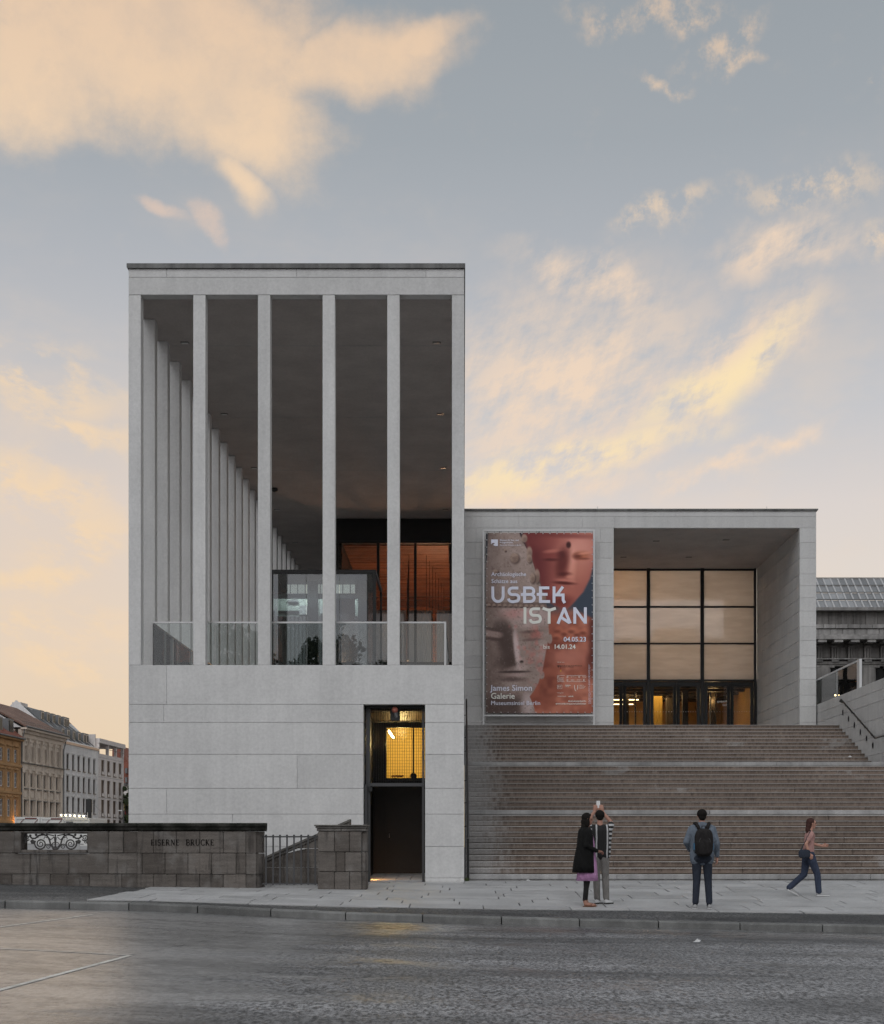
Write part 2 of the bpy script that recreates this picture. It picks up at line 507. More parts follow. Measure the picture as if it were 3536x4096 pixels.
def asphalt_fn(base, wet):
    """worn asphalt: coarse grain, long tyre-polished patches, damp film that mirrors the sky at a low angle"""
    def fn(w, b, t):
        p = pos(w)
        sp = w.n('ShaderNodeSeparateXYZ'); t.links.new(p, sp.inputs[0])
        st = w.xyz(w.m('MULTIPLY', sp.outputs[0], 0.30), w.m('MULTIPLY', sp.outputs[1], 1.0), sp.outputs[2])
        big = w.noise(st, 0.60, 7, 0.62, 0.4)
        big2 = w.noise(w.xyz(w.m('MULTIPLY', sp.outputs[0], 0.5), w.m('ADD', sp.outputs[1], 40.0), 0.0), 0.9, 6, 0.65, 0.6)
        # grain: finer across the road than along the line of sight so that it survives foreshortening
        gp = w.xyz(w.m('MULTIPLY', sp.outputs[0], 1.0), w.m('MULTIPLY', sp.outputs[1], 0.35), sp.outputs[2])
        grain = w.noise(gp, 26, 5, 0.85)
        mid = w.noise(p, 5, 5, 0.65)
        v = w.m('MULTIPLY', w.lerp(big, 0.38, 0.62, 0.42, 1.42), w.lerp(grain, 0.43, 0.57, 0.15, 1.95))
        v = w.m('MULTIPLY', v, w.lerp(mid, 0.3, 0.7, 0.85, 1.15))
        c = w.mix(1.0, base, w.xyz(v, v, v), 'MULTIPLY')
        cr = w.n('ShaderNodeTexVoronoi', feature='DISTANCE_TO_EDGE'); cr.inputs['Scale'].default_value = 0.16
        wv = w.n('ShaderNodeTexNoise'); t.links.new(p, wv.inputs['Vector']); wv.inputs['Scale'].default_value = 0.8; wv.inputs['Detail'].default_value = 6
        t.links.new(w.mix(0.12, p, wv.outputs['Color'], 'ADD'), cr.inputs['Vector'])
        crack = w.m('MULTIPLY', w.ss(cr.outputs[0], 0.003, 0.001), w.ss(mid, 0.40, 0.55))
        c = w.mix(w.m('MULTIPLY', crack, 0.0), c, (0.010, 0.010, 0.010, 1))
        if wet:
            # the parking bays on the left and the gutter hold the water
            bias = w.m('ADD', w.m('MULTIPLY', w.ss(sp.outputs[0], -0.6, -3.6), 0.34), w.m('MULTIPLY', w.ss(sp.outputs[1], 20.8, 22.2), 0.22))
            wetn = w.m('ADD', w.m('SUBTRACT', big2, 0.10), bias)
            damp = w.ss(wetn, 0.40, 0.62)
            puddle = w.ss(wetn, 0.55, 0.68)
            c = w.mix(w.m('MULTIPLY', damp, 0.45), c, w.mix(1.0, c, g(0.45), 'MULTIPLY'))
            t.links.new(w.lerp(damp, 0, 1, 0.58, 0.26), b.inputs['Roughness'])
            b.inputs['Coat Roughness'].default_value = 0.30
            b.inputs['Coat IOR'].default_value = 1.33
            t.links.new(w.m('ADD', w.m('MULTIPLY', damp, 0.35), w.m('MULTIPLY', w.m('MULTIPLY', puddle, w.ss(w.m('ADD', w.m('MULTIPLY', mid, 0.5), w.m('MULTIPLY', big, 0.5)), 0.42, 0.56)), 0.65)), b.inputs['Coat Weight'])
        else:
            b.inputs['Roughness'].default_value = 0.6
        t.links.new(c, b.inputs['Base Color'])
        bump(w, b, grain, 0.012, 0.22 if wet else 0.45)
        if wet:
            nd = w.n('ShaderNodeBump'); t.links.new(grain, nd.inputs['Height'])
            nd.inputs['Distance'].default_value = 0.012; nd.inputs['Strength'].default_value = 0.22
            t.links.new(nd.outputs[0], b.inputs['Coat Normal'])
    return fn
M_ROAD = mat('wet_asphalt', spec=0.6, fn=asphalt_fn((0.132, 0.131, 0.134, 1), True))
M_ASPH = mat('footway_asphalt', spec=0.4, fn=asphalt_fn((0.072, 0.072, 0.072, 1), False))
def slab_fn(w, b, t):
    p = pos(w)
    n1 = w.noise(p, 1.3, 6, 0.65); n2 = w.noise(p, 30, 3, 0.7)
    v = w.m('MULTIPLY', w.lerp(n1, 0.3, 0.7, 0.82, 1.12), w.lerp(n2, 0.3, 0.7, 0.9, 1.1))
    v = w.m('MULTIPLY', v, w.lerp(orand(w), 0, 1, 0.88, 1.10))
    t.links.new(w.mix(1.0, (0.40, 0.398, 0.395, 1), w.xyz(v, v, v), 'MULTIPLY'), b.inputs['Base Color'])
    t.links.new(w.lerp(n1, 0.35, 0.65, 0.45, 0.75), b.inputs['Roughness'])
    bump(w, b, n2, 0.003, 0.4)
M_SLAB = mat('paving_slab', spec=0.35, fn=slab_fn)
M_KERB = mat('kerb_granite', rough=0.7, spec=0.3, fn=stone_fn((0.165, 0.165, 0.16, 1), 0.18, 0.2, 0.3, 2.0, streak=0.3))
M_GROUND = mat('earth', (0.09, 0.085, 0.08, 1), 0.9)
M_LINE = mat('road_paint', rough=0.6, fn=stone_fn((0.62, 0.60, 0.56, 1), 0.05, 0.0, 0.35, 6.0))
M_WATER = mat('canal_water', (0.02, 0.03, 0.03, 1), 0.06, spec=0.5)

def sheet(name, m, x_list, y_list, zfn, kind='structure'):
    mb = MB()
    nx, ny = len(x_list), len(y_list)
    vs = [(x, y, zfn(x, y)) for y in y_list for x in x_list]
    fs = [(j * nx + i, j * nx + i + 1, (j + 1) * nx + i + 1, (j + 1) * nx + i) for j in range(ny - 1) for i in range(nx - 1)]
    mb.add(vs, fs)
    return tag(mb.build(name, m), kind=kind)

ground = tag(MB().prism([(-2500, -.35), (-30, -.35), (-30, -3.6), (-7.75, -3.6), (-7.75, -1.3), (2500, -1.3), (2500, -5), (-2500, -5)], -600, 3000).build('ground', M_GROUND), kind='structure')
tag(MB().add([(-29.9, 31, -2.6), (-7.8, 31, -2.6), (-7.8, 900, -2.6), (-29.9, 900, -2.6)], [(0, 1, 2, 3)]).build('canal_water', M_WATER), kind='structure')
xs = sorted(set([-60, -40] + list(np.arange(-25, 16.01, 0.5)) + [20, 30, 45, 60]))
road = sheet('road', M_ROAD, xs, [-45, -30, -15, 0, 8, 12, 16, 20, YK + .02], lambda x, y: ZR(x))
pave = sheet('pavement', M_ASPH, xs, list(np.linspace(YK + .28, 33.3, 12)), lambda x, y: ZP(x, y) - 0.014)
kerb = put('kerb', None); tag(kerb, kind='structure')
# kerb stones at their own joints
kj = [wx(p, YK) for p in (20, 277, 515, 790, 1083, 1382, 1690, 2006, 2318, 2634, 2960, 3290, 3620)]
while kj[0] > -30: kj.insert(0, kj[0] - 1.25)
while kj[-1] < 14: kj.append(kj[-1] + 1.3)
for i, (a, b) in enumerate(zip(kj[:-1], kj[1:])):
    a += .009; b -= .009
    ja, jb = random.uniform(-.006, .006), random.uniform(-.006, .006)
    def P(x, y, dz): return (x, y, ZR(x) + dz)
    c = .022
    prof = [(YK + ja, -.08), (YK + ja, .118 - c), (YK + ja + .008, .118 - c * .35), (YK + ja + c, .120), (YK + .30, .122), (YK + .30, -.08)]
    n = len(prof)
    mb = MB()
    mb.add([P(a, y, z) for y, z in prof] + [P(b, y, z) for y, z in prof],
           [tuple(range(n - 1, -1, -1)), tuple(range(n, 2 * n))] + [(k, (k + 1) % n, (k + 1) % n + n, k + n) for k in range(n)])
    mb.build('kerb_stone', M_KERB, kerb)

# paving slabs
def YFRONT(x): return float(np.interp(x, [-6.5, -5.3, 0, 3, 7, 16], [24.25, 24.4, 25.1, 25.45, 25.5, 25.6]))
yrow = 24.2
r_i = 0
while yrow < 32.9:
    dep = random.choice([.62, .74, .86])
    y1 = min(yrow + dep, 32.98)
    x = -6.5 - random.uniform(0, .6)
    while x < 14.5:
        L = random.uniform(.95, 1.7)
        a, b = max(x, -6.5 + .12 * random.random()), x + L
        x += L
        if b - a < .25: continue
        ylim = min(y1, 32.44 if b < 0.1 else 32.98)
        ya, yb = max(yrow, YFRONT(a)), max(yrow, YFRONT(b))
        if ylim - max(ya, yb) < .12: continue
        gx, gy = random.uniform(.009, .015), .010
        dz = random.uniform(-.003, .003); tx = random.uniform(-.003, .003)
        q = [(a + gx, ya + gy), (b - gx, yb + gy), (b - gx, ylim - gy), (a + gx, ylim - gy)]
        top = [(p[0], p[1], ZP(*p) + dz + (tx if k in (0, 1) else 0)) for k, p in enumerate(q)]
        bot = [(p[0], p[1], p[2] - .03) for p in top]
        MB().hexa(bot + top).build('slab', M_SLAB, pave)
    yrow = y1
    r_i += 1

# painted parking lines
def ground_line(name, pts, w_):
    mb = MB()
    (x0, y0), (x1, y1) = pts
    d = Vector((x1 - x0, y1 - y0)).normalized(); n = Vector((-d.y, d.x)) * w_ / 2
    N = 30
    vs = []
    for i in range(N + 1):
        t = i / N
        cx, cy = x0 + (x1 - x0) * t, y0 + (y1 - y0) * t
        for s in (-1, 1):
            px_, py_ = cx + n.x * s, cy + n.y * s
            vs.append((px_, py_, ZR(px_) + .004))
    mb.add(vs, [(2 * i, 2 * i + 2, 2 * i + 3, 2 * i + 1) for i in range(N)])
    return tag(mb.build(name, M_LINE), kind='structure')
def road_pt(px, py):
    Y = 15.0
    for _ in range(30):
        X = wx(px, Y)
        Y = (CZ - ZR(X)) * F / (py - PY)
    return (wx(px, Y), Y)
ground_line('painted_marking', [road_pt(523, 3822), road_pt(-60, 3977)], .055)
ground_line('painted_marking', [road_pt(515, 3822), road_pt(-600, 3776)], .055)
ground_line('painted_marking', [road_pt(372, 3659), road_pt(-200, 3736)], .055)

# ================================================================ colonnade building
Y0 = F / 175.0                       # facade plane
def fx(px): return (px - PX) / 175.0
def fz(py): return CZ + (PY - py) / 175.0
gal = thing('gallery_building', 'tall pale stone gallery with slender square columns over a plain base', 'building', (0, Y0, 0))
def gb(mb, name, m): return mb.build(name, m, gal)       # gallery parts are in local y = Y - Y0
XL, XR = fx(514), fx(1857)
ZB, ZT = fz(2660), fz(1179.4)        # column foot and head
SP = (XR - XL - .281) / 5
DX0, DX1, DZ1 = fx(1454), fx(1700), fz(2815)
LEN = 44.5
# base core (behind the panels), with the door recess left open
T = .12
gb(MB().box(XL + .01, DX0 - .02, T, LEN, -3.5, ZB - .06), 'wall', M_JOINT)
gb(MB().box(DX1 + .02, XR - .01, T, LEN, -3.5, ZB - .06), 'wall', M_JOINT)
gb(MB().box(DX0 - .02, DX1 + .02, T, LEN, DZ1 + .02, ZB - .06), 'wall', M_JOINT)
zr = [fz(2660), fz(2818), fz(2890.5), fz(3018), fz(3154), fz(3257), fz(3386.5), fz(3512), -1.2]
xa, xb, xc = fx(666.5), fx(1188.6), fx(1010)
rows = [
    (zr[1], zr[0], [XL, xa, XR]),
    (zr[2], zr[1], [XL, fx(655), DX0, None, DX1, XR]),
    (zr[3], zr[2], [XL, DX0, None, DX1, XR]),
    (zr[4], zr[3], [XL, xb, DX0, None, DX1, XR]),
    (zr[5], zr[4], [XL, xa, DX0, None, DX1, XR]),
    (zr[6], zr[5], [XL, fx(930), DX0, None, DX1, XR]),
    (zr[7], zr[6], [XL, fx(820), xb, DX0, None, DX1, XR]),
    (zr[8], zr[7], [XL, fx(820), xb, DX0, None, DX1, XR]),
]
panel_wall(gal, M_STONE, rows, 0, T - .004)
# door reveals in panels
for za, zb_ in zip(zr[2:], zr[1:-1]):
    if za > DZ1: continue
    lo, hi = max(za, -1.2) + .004, min(zb_, DZ1) - .004
    gb(MB().cbox(DX0 - .10, DX0 - .004, T, .40, lo, hi, .003), 'reveal_panel', M_STONE)
    gb(MB().cbox(DX1 + .004, DX1 + .10, T, .40, lo, hi, .003), 'reveal_panel', M_STONE)
gb(MB().box(DX0 - .1, DX1 + .1, T, .42, DZ1 - .004, DZ1 + .016), 'lintel_soffit', M_STONE)
# left flank over the canal
ys = list(np.arange(0.13, LEN, 4.4)) + [LEN]
for k, (za, zb_) in enumerate(zip([-3.4] + [zr[6], zr[5], zr[4], zr[3], zr[2], zr[1]], [zr[6], zr[5], zr[4], zr[3], zr[2], zr[1], zr[0]])):
    for a, b in zip(ys[:-1], ys[1:]):
        gb(MB().cbox(XL - .0, XL + .1, a + .004, b - .004, za + .004, zb_ - .004, .004), 'stone_panel', M_STONE)
# terrace floor, ceiling, roof
gb(MB().box(XL + .1, XR - .005, T, LEN, ZB - .06, ZB), 'terrace_floor', M_STONE2)
gb(MB().box(XL + .03, XR - .03, .285, LEN, ZT, ZT + .25), 'ceiling', M_CEIL)
zj, zc = fz(1109.5), fz(1075)
for (z0, z1, js, y1) in ((ZT, zj, [XL, XR], .28), (zj, zc, [XL, fx(666.5), fx(1185.6), fx(1704), XR], .28)):
    panel_wall(gal, M_STONE, [(z0, z1, js)], 0, y1, name='beam')
for (z0, z1) in ((ZT, zj), (zj, zc)):
    for xx in (XL, XR - .28):
        yy = .29
        while yy < LEN:
            gb(MB().cbox(xx, xx + .28, yy, min(yy + 5.9, LEN) - .008, z0 + .004, z1 - .004, .005), 'beam', M_STONE)
            yy += 5.9
gb(MB().box(XL + .25, XR - .25, .26, LEN, ZT + .26, zc), 'roof_core', M_JOINT)
gb(MB().prism([(fx(512), zc + .002), (fx(508), zc + .02), (fx(508), fz(1056)), (fx(1861), fz(1056)), (fx(1861), zc + .02), (fx(1859), zc + .002)], -.045, LEN + .1), 'roof_cap', M_CAP)
# columns: shared mesh
cm = MB().cbox(-.1405, .1405, 0, .281, ZB, ZT - .006, .006).mesh('column', M_STONE)
for k in range(6):
    put('column', cm, gal, (XL + .1405 + k * SP, 0, 0))
NL = 29
for k in range(1, NL + 1):
    put('column', cm, gal, (XL + .1405, k * SP, 0))
for k in range(1, 16):
    put('column', cm, gal, (XR - .1405, k * SP, 0))
# recessed ceiling downlights
M_FIXT = mat('lamp_housing', g(0.02), 0.4)
dm = MB()
dm.box(-.10, .10, -.06, .06, -.012, .03)
dm2 = MB().box(-.085, .085, -.045, .045, -.018, -.011)
dmesh, dmesh2 = dm.mesh('downlight', M_FIXT), dm2.mesh('lens', M_STEEL)
for yy in (35.53, 41.4, 47.3, 53.15, 58.9, 64.6):
    for xx in (-6.965, -.663):
        if xx > -1 and yy > 54: continue
        d = put('downlight', dmesh, gal, (xx, yy - Y0, ZT - .003)); put('lens', dmesh2, d)
gb(MB().ball((wx(1099, 50.0), 50.0 - Y0, ZT - .05), .12, .12, .09), 'camera_dome', M_FIXT)
# ceiling expansion joints
for yy in (35.75, 41.7, 47.6, 53.5):
    gb(MB().box(XL + .3, XR - .3, yy - Y0, yy - Y0 + .02, ZT - .004, ZT - .001), 'ceiling_joint', M_JOINT)
# floor edge flashing lamps on right wall, small bracket
gb(MB().tube([(XR + .02, 19.0, 8.3), (XR + .09, 19.0, 8.35), (XR + .09, 19.0, 8.75), (XR + .02, 19.0, 8.8)], .012, 6), 'wall_bracket', M_STEEL)

# ---------------------------------------------------------------- glass balustrade on the terrace
YB = Y0 + .55
bal = thing('glass_balustrade', 'clear glass balustrade with steel rail behind the gallery columns', 'balustrade', (0, 0, 0))
zr_top = wz(2487, YB)
xl, xr = wx(603, YB), wx(1785, YB)
MB().box(xl, xr, YB - .02, YB + .02, zr_top - .035, zr_top).build('top_rail', M_STEEL, bal)
edges = [xl + .05, xl + 1.5, xl + 2.95, xl + 4.4, xl + 5.6, xr - .05]
for a, b in zip(edges[:-1], edges[1:]):
    MB().box(a + .01, b - .01, YB - .006, YB + .006, ZB + .03, zr_top - .036).build('pane', M_GLASS, bal)
for xx in (xl, xr - .05):
    MB().box(xx, xx + .05, YB - .03, YB + .03, ZB, zr_top - .036).build('post', M_STEEL, bal)
for xx in (xl, xr - .04):
    for a in np.arange(YB + .04, YB + 17, 1.6):
        MB().box(xx + .01, xx + .03, a, a + 1.57, ZB + .03, zr_top - .05).build('pane', M_GLASSLO, bal)
    MB().box(xx, xx + .04, YB + .021, YB + 17.6, zr_top - .04, zr_top - .004).build('side_rail', M_RAILM, bal)
    for a in (2.4, 4.9, 7.5, 10.0):
        MB().box(xx + .002, xx + .035, YB + a, YB + a + .03, ZB, zr_top - .04).build('post', M_STEEL, bal)
for xx in np.arange(xl + .5, xr, .9):
    MB().box(xx, xx + .08, YB - .025, YB + .025, ZB - .005, ZB + .028).build('glass_clamp', M_STEEL, bal)

# ---------------------------------------------------------------- lift enclosure
YE = 40.0
lift = thing('lift_enclosure', 'dark framed glass lift box standing on the terrace', 'lift', (0, YE, ZB))
ex0, ex1 = wx(1078, YE), wx(1504, YE)
ez = wz(2278.6, YE) - ZB
fw_ = .10
def lb(n, m, *a): return MB().box(*a).build(n, m, lift)
for xx in (ex0, ex1 - fw_):
    for yy in (0, 3.0 - fw_):
        lb('frame_post', M_DARK, xx, xx + fw_, yy, yy + fw_, 0, ez - .12)
for yy in (0, 3.0 - fw_):
    lb('frame_beam', M_DARK, ex0, ex1, yy, yy + fw_, ez - .118, ez)
for xx in (ex0, ex1 - fw_):
    lb('frame_beam', M_DARK, xx, xx + fw_, fw_ + .002, 3.0 - fw_ - .002, ez - .118, ez)
lb('roof', M_DARK, ex0 + .1, ex1 - .1, .1, 2.9, ez - .05, ez - .02)
w3 = (ex1 - ex0 - 2 * fw_) / 3
for k in range(3):
    lb('pane', M_GLASSDK, ex0 + fw_ + k * w3 + .006, ex0 + fw_ + (k + 1) * w3 - .006, .03, .045, .02, ez - .12)
for xx in (ex0 + .03, ex1 - .045):
    for k in range(2):
        lb('pane', M_GLASSDK, xx, xx + .015, fw_ + .01 + k * 1.4, fw_ + k * 1.4 + 1.38, .02, ez - .12)
# door gear inside
M_GEAR = mat('zinc_plate', fn=stone_fn((0.62, 0.68, 0.62, 1), 0.2, 0.0, 0.1, 3.0), rough=0.35, metal=0.3)
gz = wz(2395, 41.2) - ZB
lb('shaft_pillar', M_DARK, wx(1230, 41), wx(1270, 41), 1.0, 1.2, 0, ez - .13)
lb('shaft_pillar', M_DARK, wx(1432, 41), wx(1470, 41), 1.0, 1.2, 0, ez - .13)
lb('car_header', M_DARK, wx(1100, 41.2), wx(1468, 41.2), 1.25, 1.32, gz + .02, gz + .14)
M_CARLIT = lamp_mat('lit_ceiling_panel', (0.85, 0.85, 0.75, 1), 0.35)
lb('lit_panel', M_CARLIT, wx(1150, 42), wx(1420, 42), 2.0, 2.03, gz + .30, gz + .62)
for k in range(9):
    xx = wx(1160 + k * 30, 42)
    lb('panel_rib', M_DARK, xx, xx + .02, 1.96, 1.99, gz + .29, gz + .64)
lb('gear_plate', M_GEAR, wx(1104, 41.2), wx(1290, 41.2), 1.22, 1.245, gz - .50, gz)
lb('gear_plate', M_GEAR, wx(1420, 41.2), wx(1468, 41.2), 1.22, 1.245, gz - .50, gz)
lb('gear_track', M_FIXT, wx(1110, 41), wx(1195, 41), 1.10, 1.18, gz - .42, gz - .36)
MB().tube([(wx(1150, 41), 1.1, gz - .1), (wx(1190, 41), 1.1, gz - .1)], .06, 10).build('gear_motor', M_STEEL, lift)
MB().tube([(wx(1262, 41), 1.05, gz - .08), (wx(1266, 41), 1.05, gz - .45)], .03, 6).build('gear_arm', M_STEEL, lift)
for px_ in (1102, 1462):
    lb('gear_arm', M_STEEL, wx(px_, 41), wx(px_ + 5, 41), 1.02, 1.08, gz - .75, gz - .25)
lb('gear_box', M_WHITE, wx(1196, 41), wx(1228, 41), 1.06, 1.18, gz - .48, gz - .22)
lb('gear_box', M_WHITE, wx(1280, 41), wx(1300, 41), 1.06, 1.18, gz - .45, gz - .25)

LIFT_LIGHT = True
# ---------------------------------------------------------------- glazed foyer at the back of the terrace
YFY = 54.6
foy = thing('glazed_foyer', 'dark framed foyer behind the columns with glowing red timber inside', 'foyer', (0, YFY, ZB))
fx0, fx1 = wx(1344, YFY), XR - .35
FH = ZT - ZB - .01
def fb(n, m, *a): return MB().box(*a).build(n, m, foy)
zt_ = wz(2172, YFY) - ZB
fb('fascia', M_DARK, fx0, fx1, 0, .25, zt_, FH)
fb('fascia_seam', M_FIXT, fx0, fx1, -.012, -.002, zt_ + .02, zt_ + .10)
mx = [fx0, wx(1507, YFY), wx(1656, YFY), fx1 - .1]
for xx in mx:
    fb('mullion', M_DARK, xx, xx + .10, 0, .22, 0, zt_ - .003)
fb('transom', M_DARK, fx0 + .1, fx1 - .1, .02, .18, wz(2648, YFY) - ZB - .1, wz(2648, YFY) - ZB)
for a, b in zip(mx[:-1], mx[1:]):
    fb('pane', M_GLASSFOY, a + .102, b - .002, .10, .12, .02, zt_ - .004)
fb('side_wall', M_DARK, fx0 + .002, fx0 + .2, .26, 11.9, 0, FH)
fb('side_wall', M_DARK, fx1 - .2, fx1, .26, 11.9, 0, FH)
fb('foyer_floor', M_DARK, fx0 + .2, fx1 - .2, .26, 11.8, .004, .03)
def copper_fn(w, b, t):
    p = pos(w)
    n = w.noise(p, 2.2, 5, 0.6)
    v = w.m('MULTIPLY', w.lerp(n, 0.3, 0.7, 0.6, 1.3), w.lerp(orand(w), 0, 1, 0.75, 1.2))
    t.links.new(w.mix(1.0, (0.27, 0.112, 0.056, 1), w.xyz(v, v, v), 'MULTIPLY'), b.inputs['Base Color'])
    bump(w, b, w.noise(p, 1.6, 3, 0.5), 0.08, 0.6)
M_COPPER = mat('copper_timber', rough=0.32, metal=0.35, fn=copper_fn)
# slatted ceiling and back wall boards
yy = .4
zc_ = zt_ - .05
while yy < 11.5:
    for a, b in ((fx0 + .25, fx0 + 2.4), (fx0 + 2.41, fx1 - .25)):
        fb('ceiling_board', M_COPPER, a, b, yy, yy + .30, zc_ + random.uniform(0, .03), zc_ + .08)
    yy += .315
zz = .2
while zz < zc_ - .05:
    for a, b in ((fx0 + .22, fx0 + 1.7), (fx0 + 1.71, fx0 + 3.3), (fx0 + 3.31, fx1 - .22)):
        fb('wall_board', M_COPPER, a, b, 11.6 - random.uniform(0, .05), 11.75, zz, min(zz + .295, zc_))
    zz += .31
fb('light_cove', M_DARK, fx0 + .22, fx1 - .22, 11.5, 11.56, 3.4, 3.5)
# pendant lamps
M_PEND = mat('pendant_black', g(0.015), 0.5)
M_PLIT = lamp_mat('pendant_glow', (1.0, 0.55, 0.28, 1), 3.0)
for k in range(7):
    for xx in (wx(1700, YFY) + .10 * k, wx(1628, YFY) - .06 * k):
        yp = 2.0 + 1.2 * k
        zl = 3.3 - .10 * (k % 3)
        pl = MB().tube([(xx, yp, zl), (xx, yp, zc_)], .010, 5).build('pendant_cord', M_PEND, foy)
        MB().tube([(xx, yp, zl - .05), (xx, yp, zl)], .09, 10).build('lamp_shade', M_PEND, pl)
        MB().tube([(xx, yp, zl - .056), (xx, yp, zl - .051)], .07, 10).build('lamp_glow', M_PLIT, pl)
# pale pleated sheets added low behind the glass to imitate its reflection
M_REFLSHEET = mat('pale_reflection_sheet', rough=0.9, fn=stone_fn((0.50, 0.46, 0.46, 1), 0.04, 0.0, 0.08))
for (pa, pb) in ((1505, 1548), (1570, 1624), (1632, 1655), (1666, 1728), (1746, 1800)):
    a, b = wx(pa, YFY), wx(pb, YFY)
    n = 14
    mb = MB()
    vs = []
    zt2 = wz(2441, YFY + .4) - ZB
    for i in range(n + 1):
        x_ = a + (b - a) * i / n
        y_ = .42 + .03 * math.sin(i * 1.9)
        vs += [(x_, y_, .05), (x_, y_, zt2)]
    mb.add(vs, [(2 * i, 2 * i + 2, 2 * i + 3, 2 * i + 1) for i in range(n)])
    mb.build('pleated_sheet', M_REFLSHEET, foy)
def light(name, kind, loc, energy, col, parent=None, size=.3, rot=None, size_y=None, spot=None):
    d = bpy.data.lights.new(name, kind)
    d.energy = energy; d.color = col
    if kind == 'AREA':
        d.size = size
        if size_y: d.shape = 'RECTANGLE'; d.size_y = size_y
    elif kind != 'SUN':
        d.shadow_soft_size = size
    if spot: d.spot_size = R(spot); d.spot_blend = .6
    o = bpy.data.objects.new(name, d); COL.objects.link(o)
    o.location = loc
    if rot: o.rotation_euler = rot
    if parent: o.parent = parent
    return o
light('lift_fill_light', 'AREA', (wx(1270, 41), .12, ez - .5), 16, (0.93, 1.0, 0.95), lift, 2.2, (R(62), 0, 0), .1)  # unseen light added inside the lift to brighten the door gear
light('foyer_lamp', 'POINT', (wx(1600, YFY) , 4.5, 3.0), 420, (1.0, 0.58, 0.34), foy, .3)
light('foyer_lamp', 'POINT', (wx(1730, YFY), 8.5, 3.2), 340, (1.0, 0.58, 0.34), foy, .3)

# ================================================================ service door in the base
YD = Y0 + .30
dr = thing('service_gate', 'tall dark service gate with yellow lit barred opening above', 'gate', (0, YD, 0))
def db(n, m, *a): return MB().box(*a).build(n, m, dr)
dfl, dfr = DX0 + .035, DX1 - .03
db('frame_post', M_IRON, dfl, dfl + .10, 0, .12, -.05, DZ1 - .08)
db('frame_post', M_IRON, dfr - .045, dfr, 0, .12, -.05, DZ1 - .08)
db('head', M_DARK, dfl, dfr, 0, .12, DZ1 - .078, DZ1 - .006)
zcr0, zcr1 = fz(3143), fz(3130)
db('crossbar', M_IRON, dfl + .101, dfr - .046, .0, .10, zcr0, zcr1)
bx0, bx1 = dfl + .10, dfr - .045
nb = 22
bm_ = MB().box(-.004, .004, 0, .025, zcr1, DZ1 - .079).mesh('bar', M_DARK)
for k in range(nb):
    put('bar', bm_, dr, (bx0 + (bx1 - bx0) * (k + .5) / nb, .03, 0))
# open lower leaf folded back on the left
db('open_leaf', M_IRON, dfl - .025, dfl + .03, -.16, -.01, -.04, zcr0 + .04)
db('closer', M_DARK, dfl + .06, dfl + .15, -.05, -.005, zcr0 - .12, zcr0 - .02)
# vestibule shell
YV = 3.0
ves_w = .25
M_VES = mat('dark_board', rough=0.6, fn=stone_fn((0.013, 0.012, 0.011, 1), 0.1, 0.0, 0.3))
M_WOOD = mat('larch_ceiling', rough=0.5, fn=stone_fn((0.30, 0.19, 0.09, 1), 0.15, 0.0, 0.15, 3.0))
x0v, x1v = DX0 + .02, DX1 - .02
zbk = .12
wx0, wx1, wz0, wz1 = -1.93, -1.0, 2.52, 3.79
db('side_wall', M_VES, x0v - .03, x0v, .13, YV, -.1, DZ1 - .02)
db('side_wall', M_VES, x1v, x1v + .015, .13, YV, -.1, DZ1 - .02)
for k in range(6):
    a = .14 + k * .47
    db('ceiling_board', M_WOOD, x0v + .002, x1v - .002, a, a + .455, 3.93, 3.96)
for k in range(4):
    a = x0v + .005 + k * (x1v - x0v) / 4
    MB().hexa([(a, .12, -.03), (a + .33, .12, -.03), (a + .33, YV, .02), (a, YV, .02), (a, .12, .012), (a + .33, .12, .012), (a + .33, YV, zbk), (a, YV, zbk)]).build('floor_slab', M_SLAB, dr)
# back wall round the lit window, with a flush door leaf below
db('back_wall', M_VES, x0v, x1v, YV, YV + .06, zbk - .005, wz0)
db('back_wall', M_VES, x0v, wx0, YV, YV + .06, wz0 + .001, 3.93)
db('back_wall', M_VES, wx0 + .001, x1v, YV, YV + .06, wz1, 3.93)
db('door_leaf', M_VES, -1.93, x1v - .03, YV - .025, YV - .002, zbk + .02, 2.10)
db('door_leaf', M_VES, x0v + .03, -1.945, YV - .025, YV - .002, zbk + .02, 2.10)
MB().tube([(-1.86, YV - .06, 1.12), (-1.86, YV - .06, 1.02), (-1.86, YV - .02, 1.02)], .012, 6).build('door_handle', M_STEEL, dr)
# window louvre and lit room behind
sm = MB().box(wx0, x1v, 0, .02, -.004, .004).mesh('slat', M_DARK)
for k in range(34):
    put('slat', sm, dr, (0, YV - .01, wz0 + .03 + k * (wz1 - wz0 - .04) / 33))
db('window_post', M_DARK, -1.275, -1.235, YV - .015, YV + .02, wz0, wz1)
db('window_sill', M_DARK, x0v + .002, x1v - .002, YV - .12, YV - .012, wz0 - .07, wz0 - .005)
MB().ball((-1.25, YV - .1, wz0 + .04), .085, .05, .085).build('round_valve', M_DARK, dr)
M_RED = mat('red_rope', (0.25, 0.02, 0.02, 1), 0.5)
MB().tube([(-1.80 + .02 * k, YV - .09, wz0 + .02 + .03 * abs(math.sin(k * .8))) for k in range(16)], .022, 6).build('red_rope', M_RED, dr)
M_YEL = mat('yellow_plaster', (0.80, 0.56, 0.16, 1), 0.8)
mb = MB()
a0, a1, b0, b1, c0, c1 = wx0 - .6, x1v + .3, YV + .08, YV + 2.4, wz0 - .5, wz1 + .3
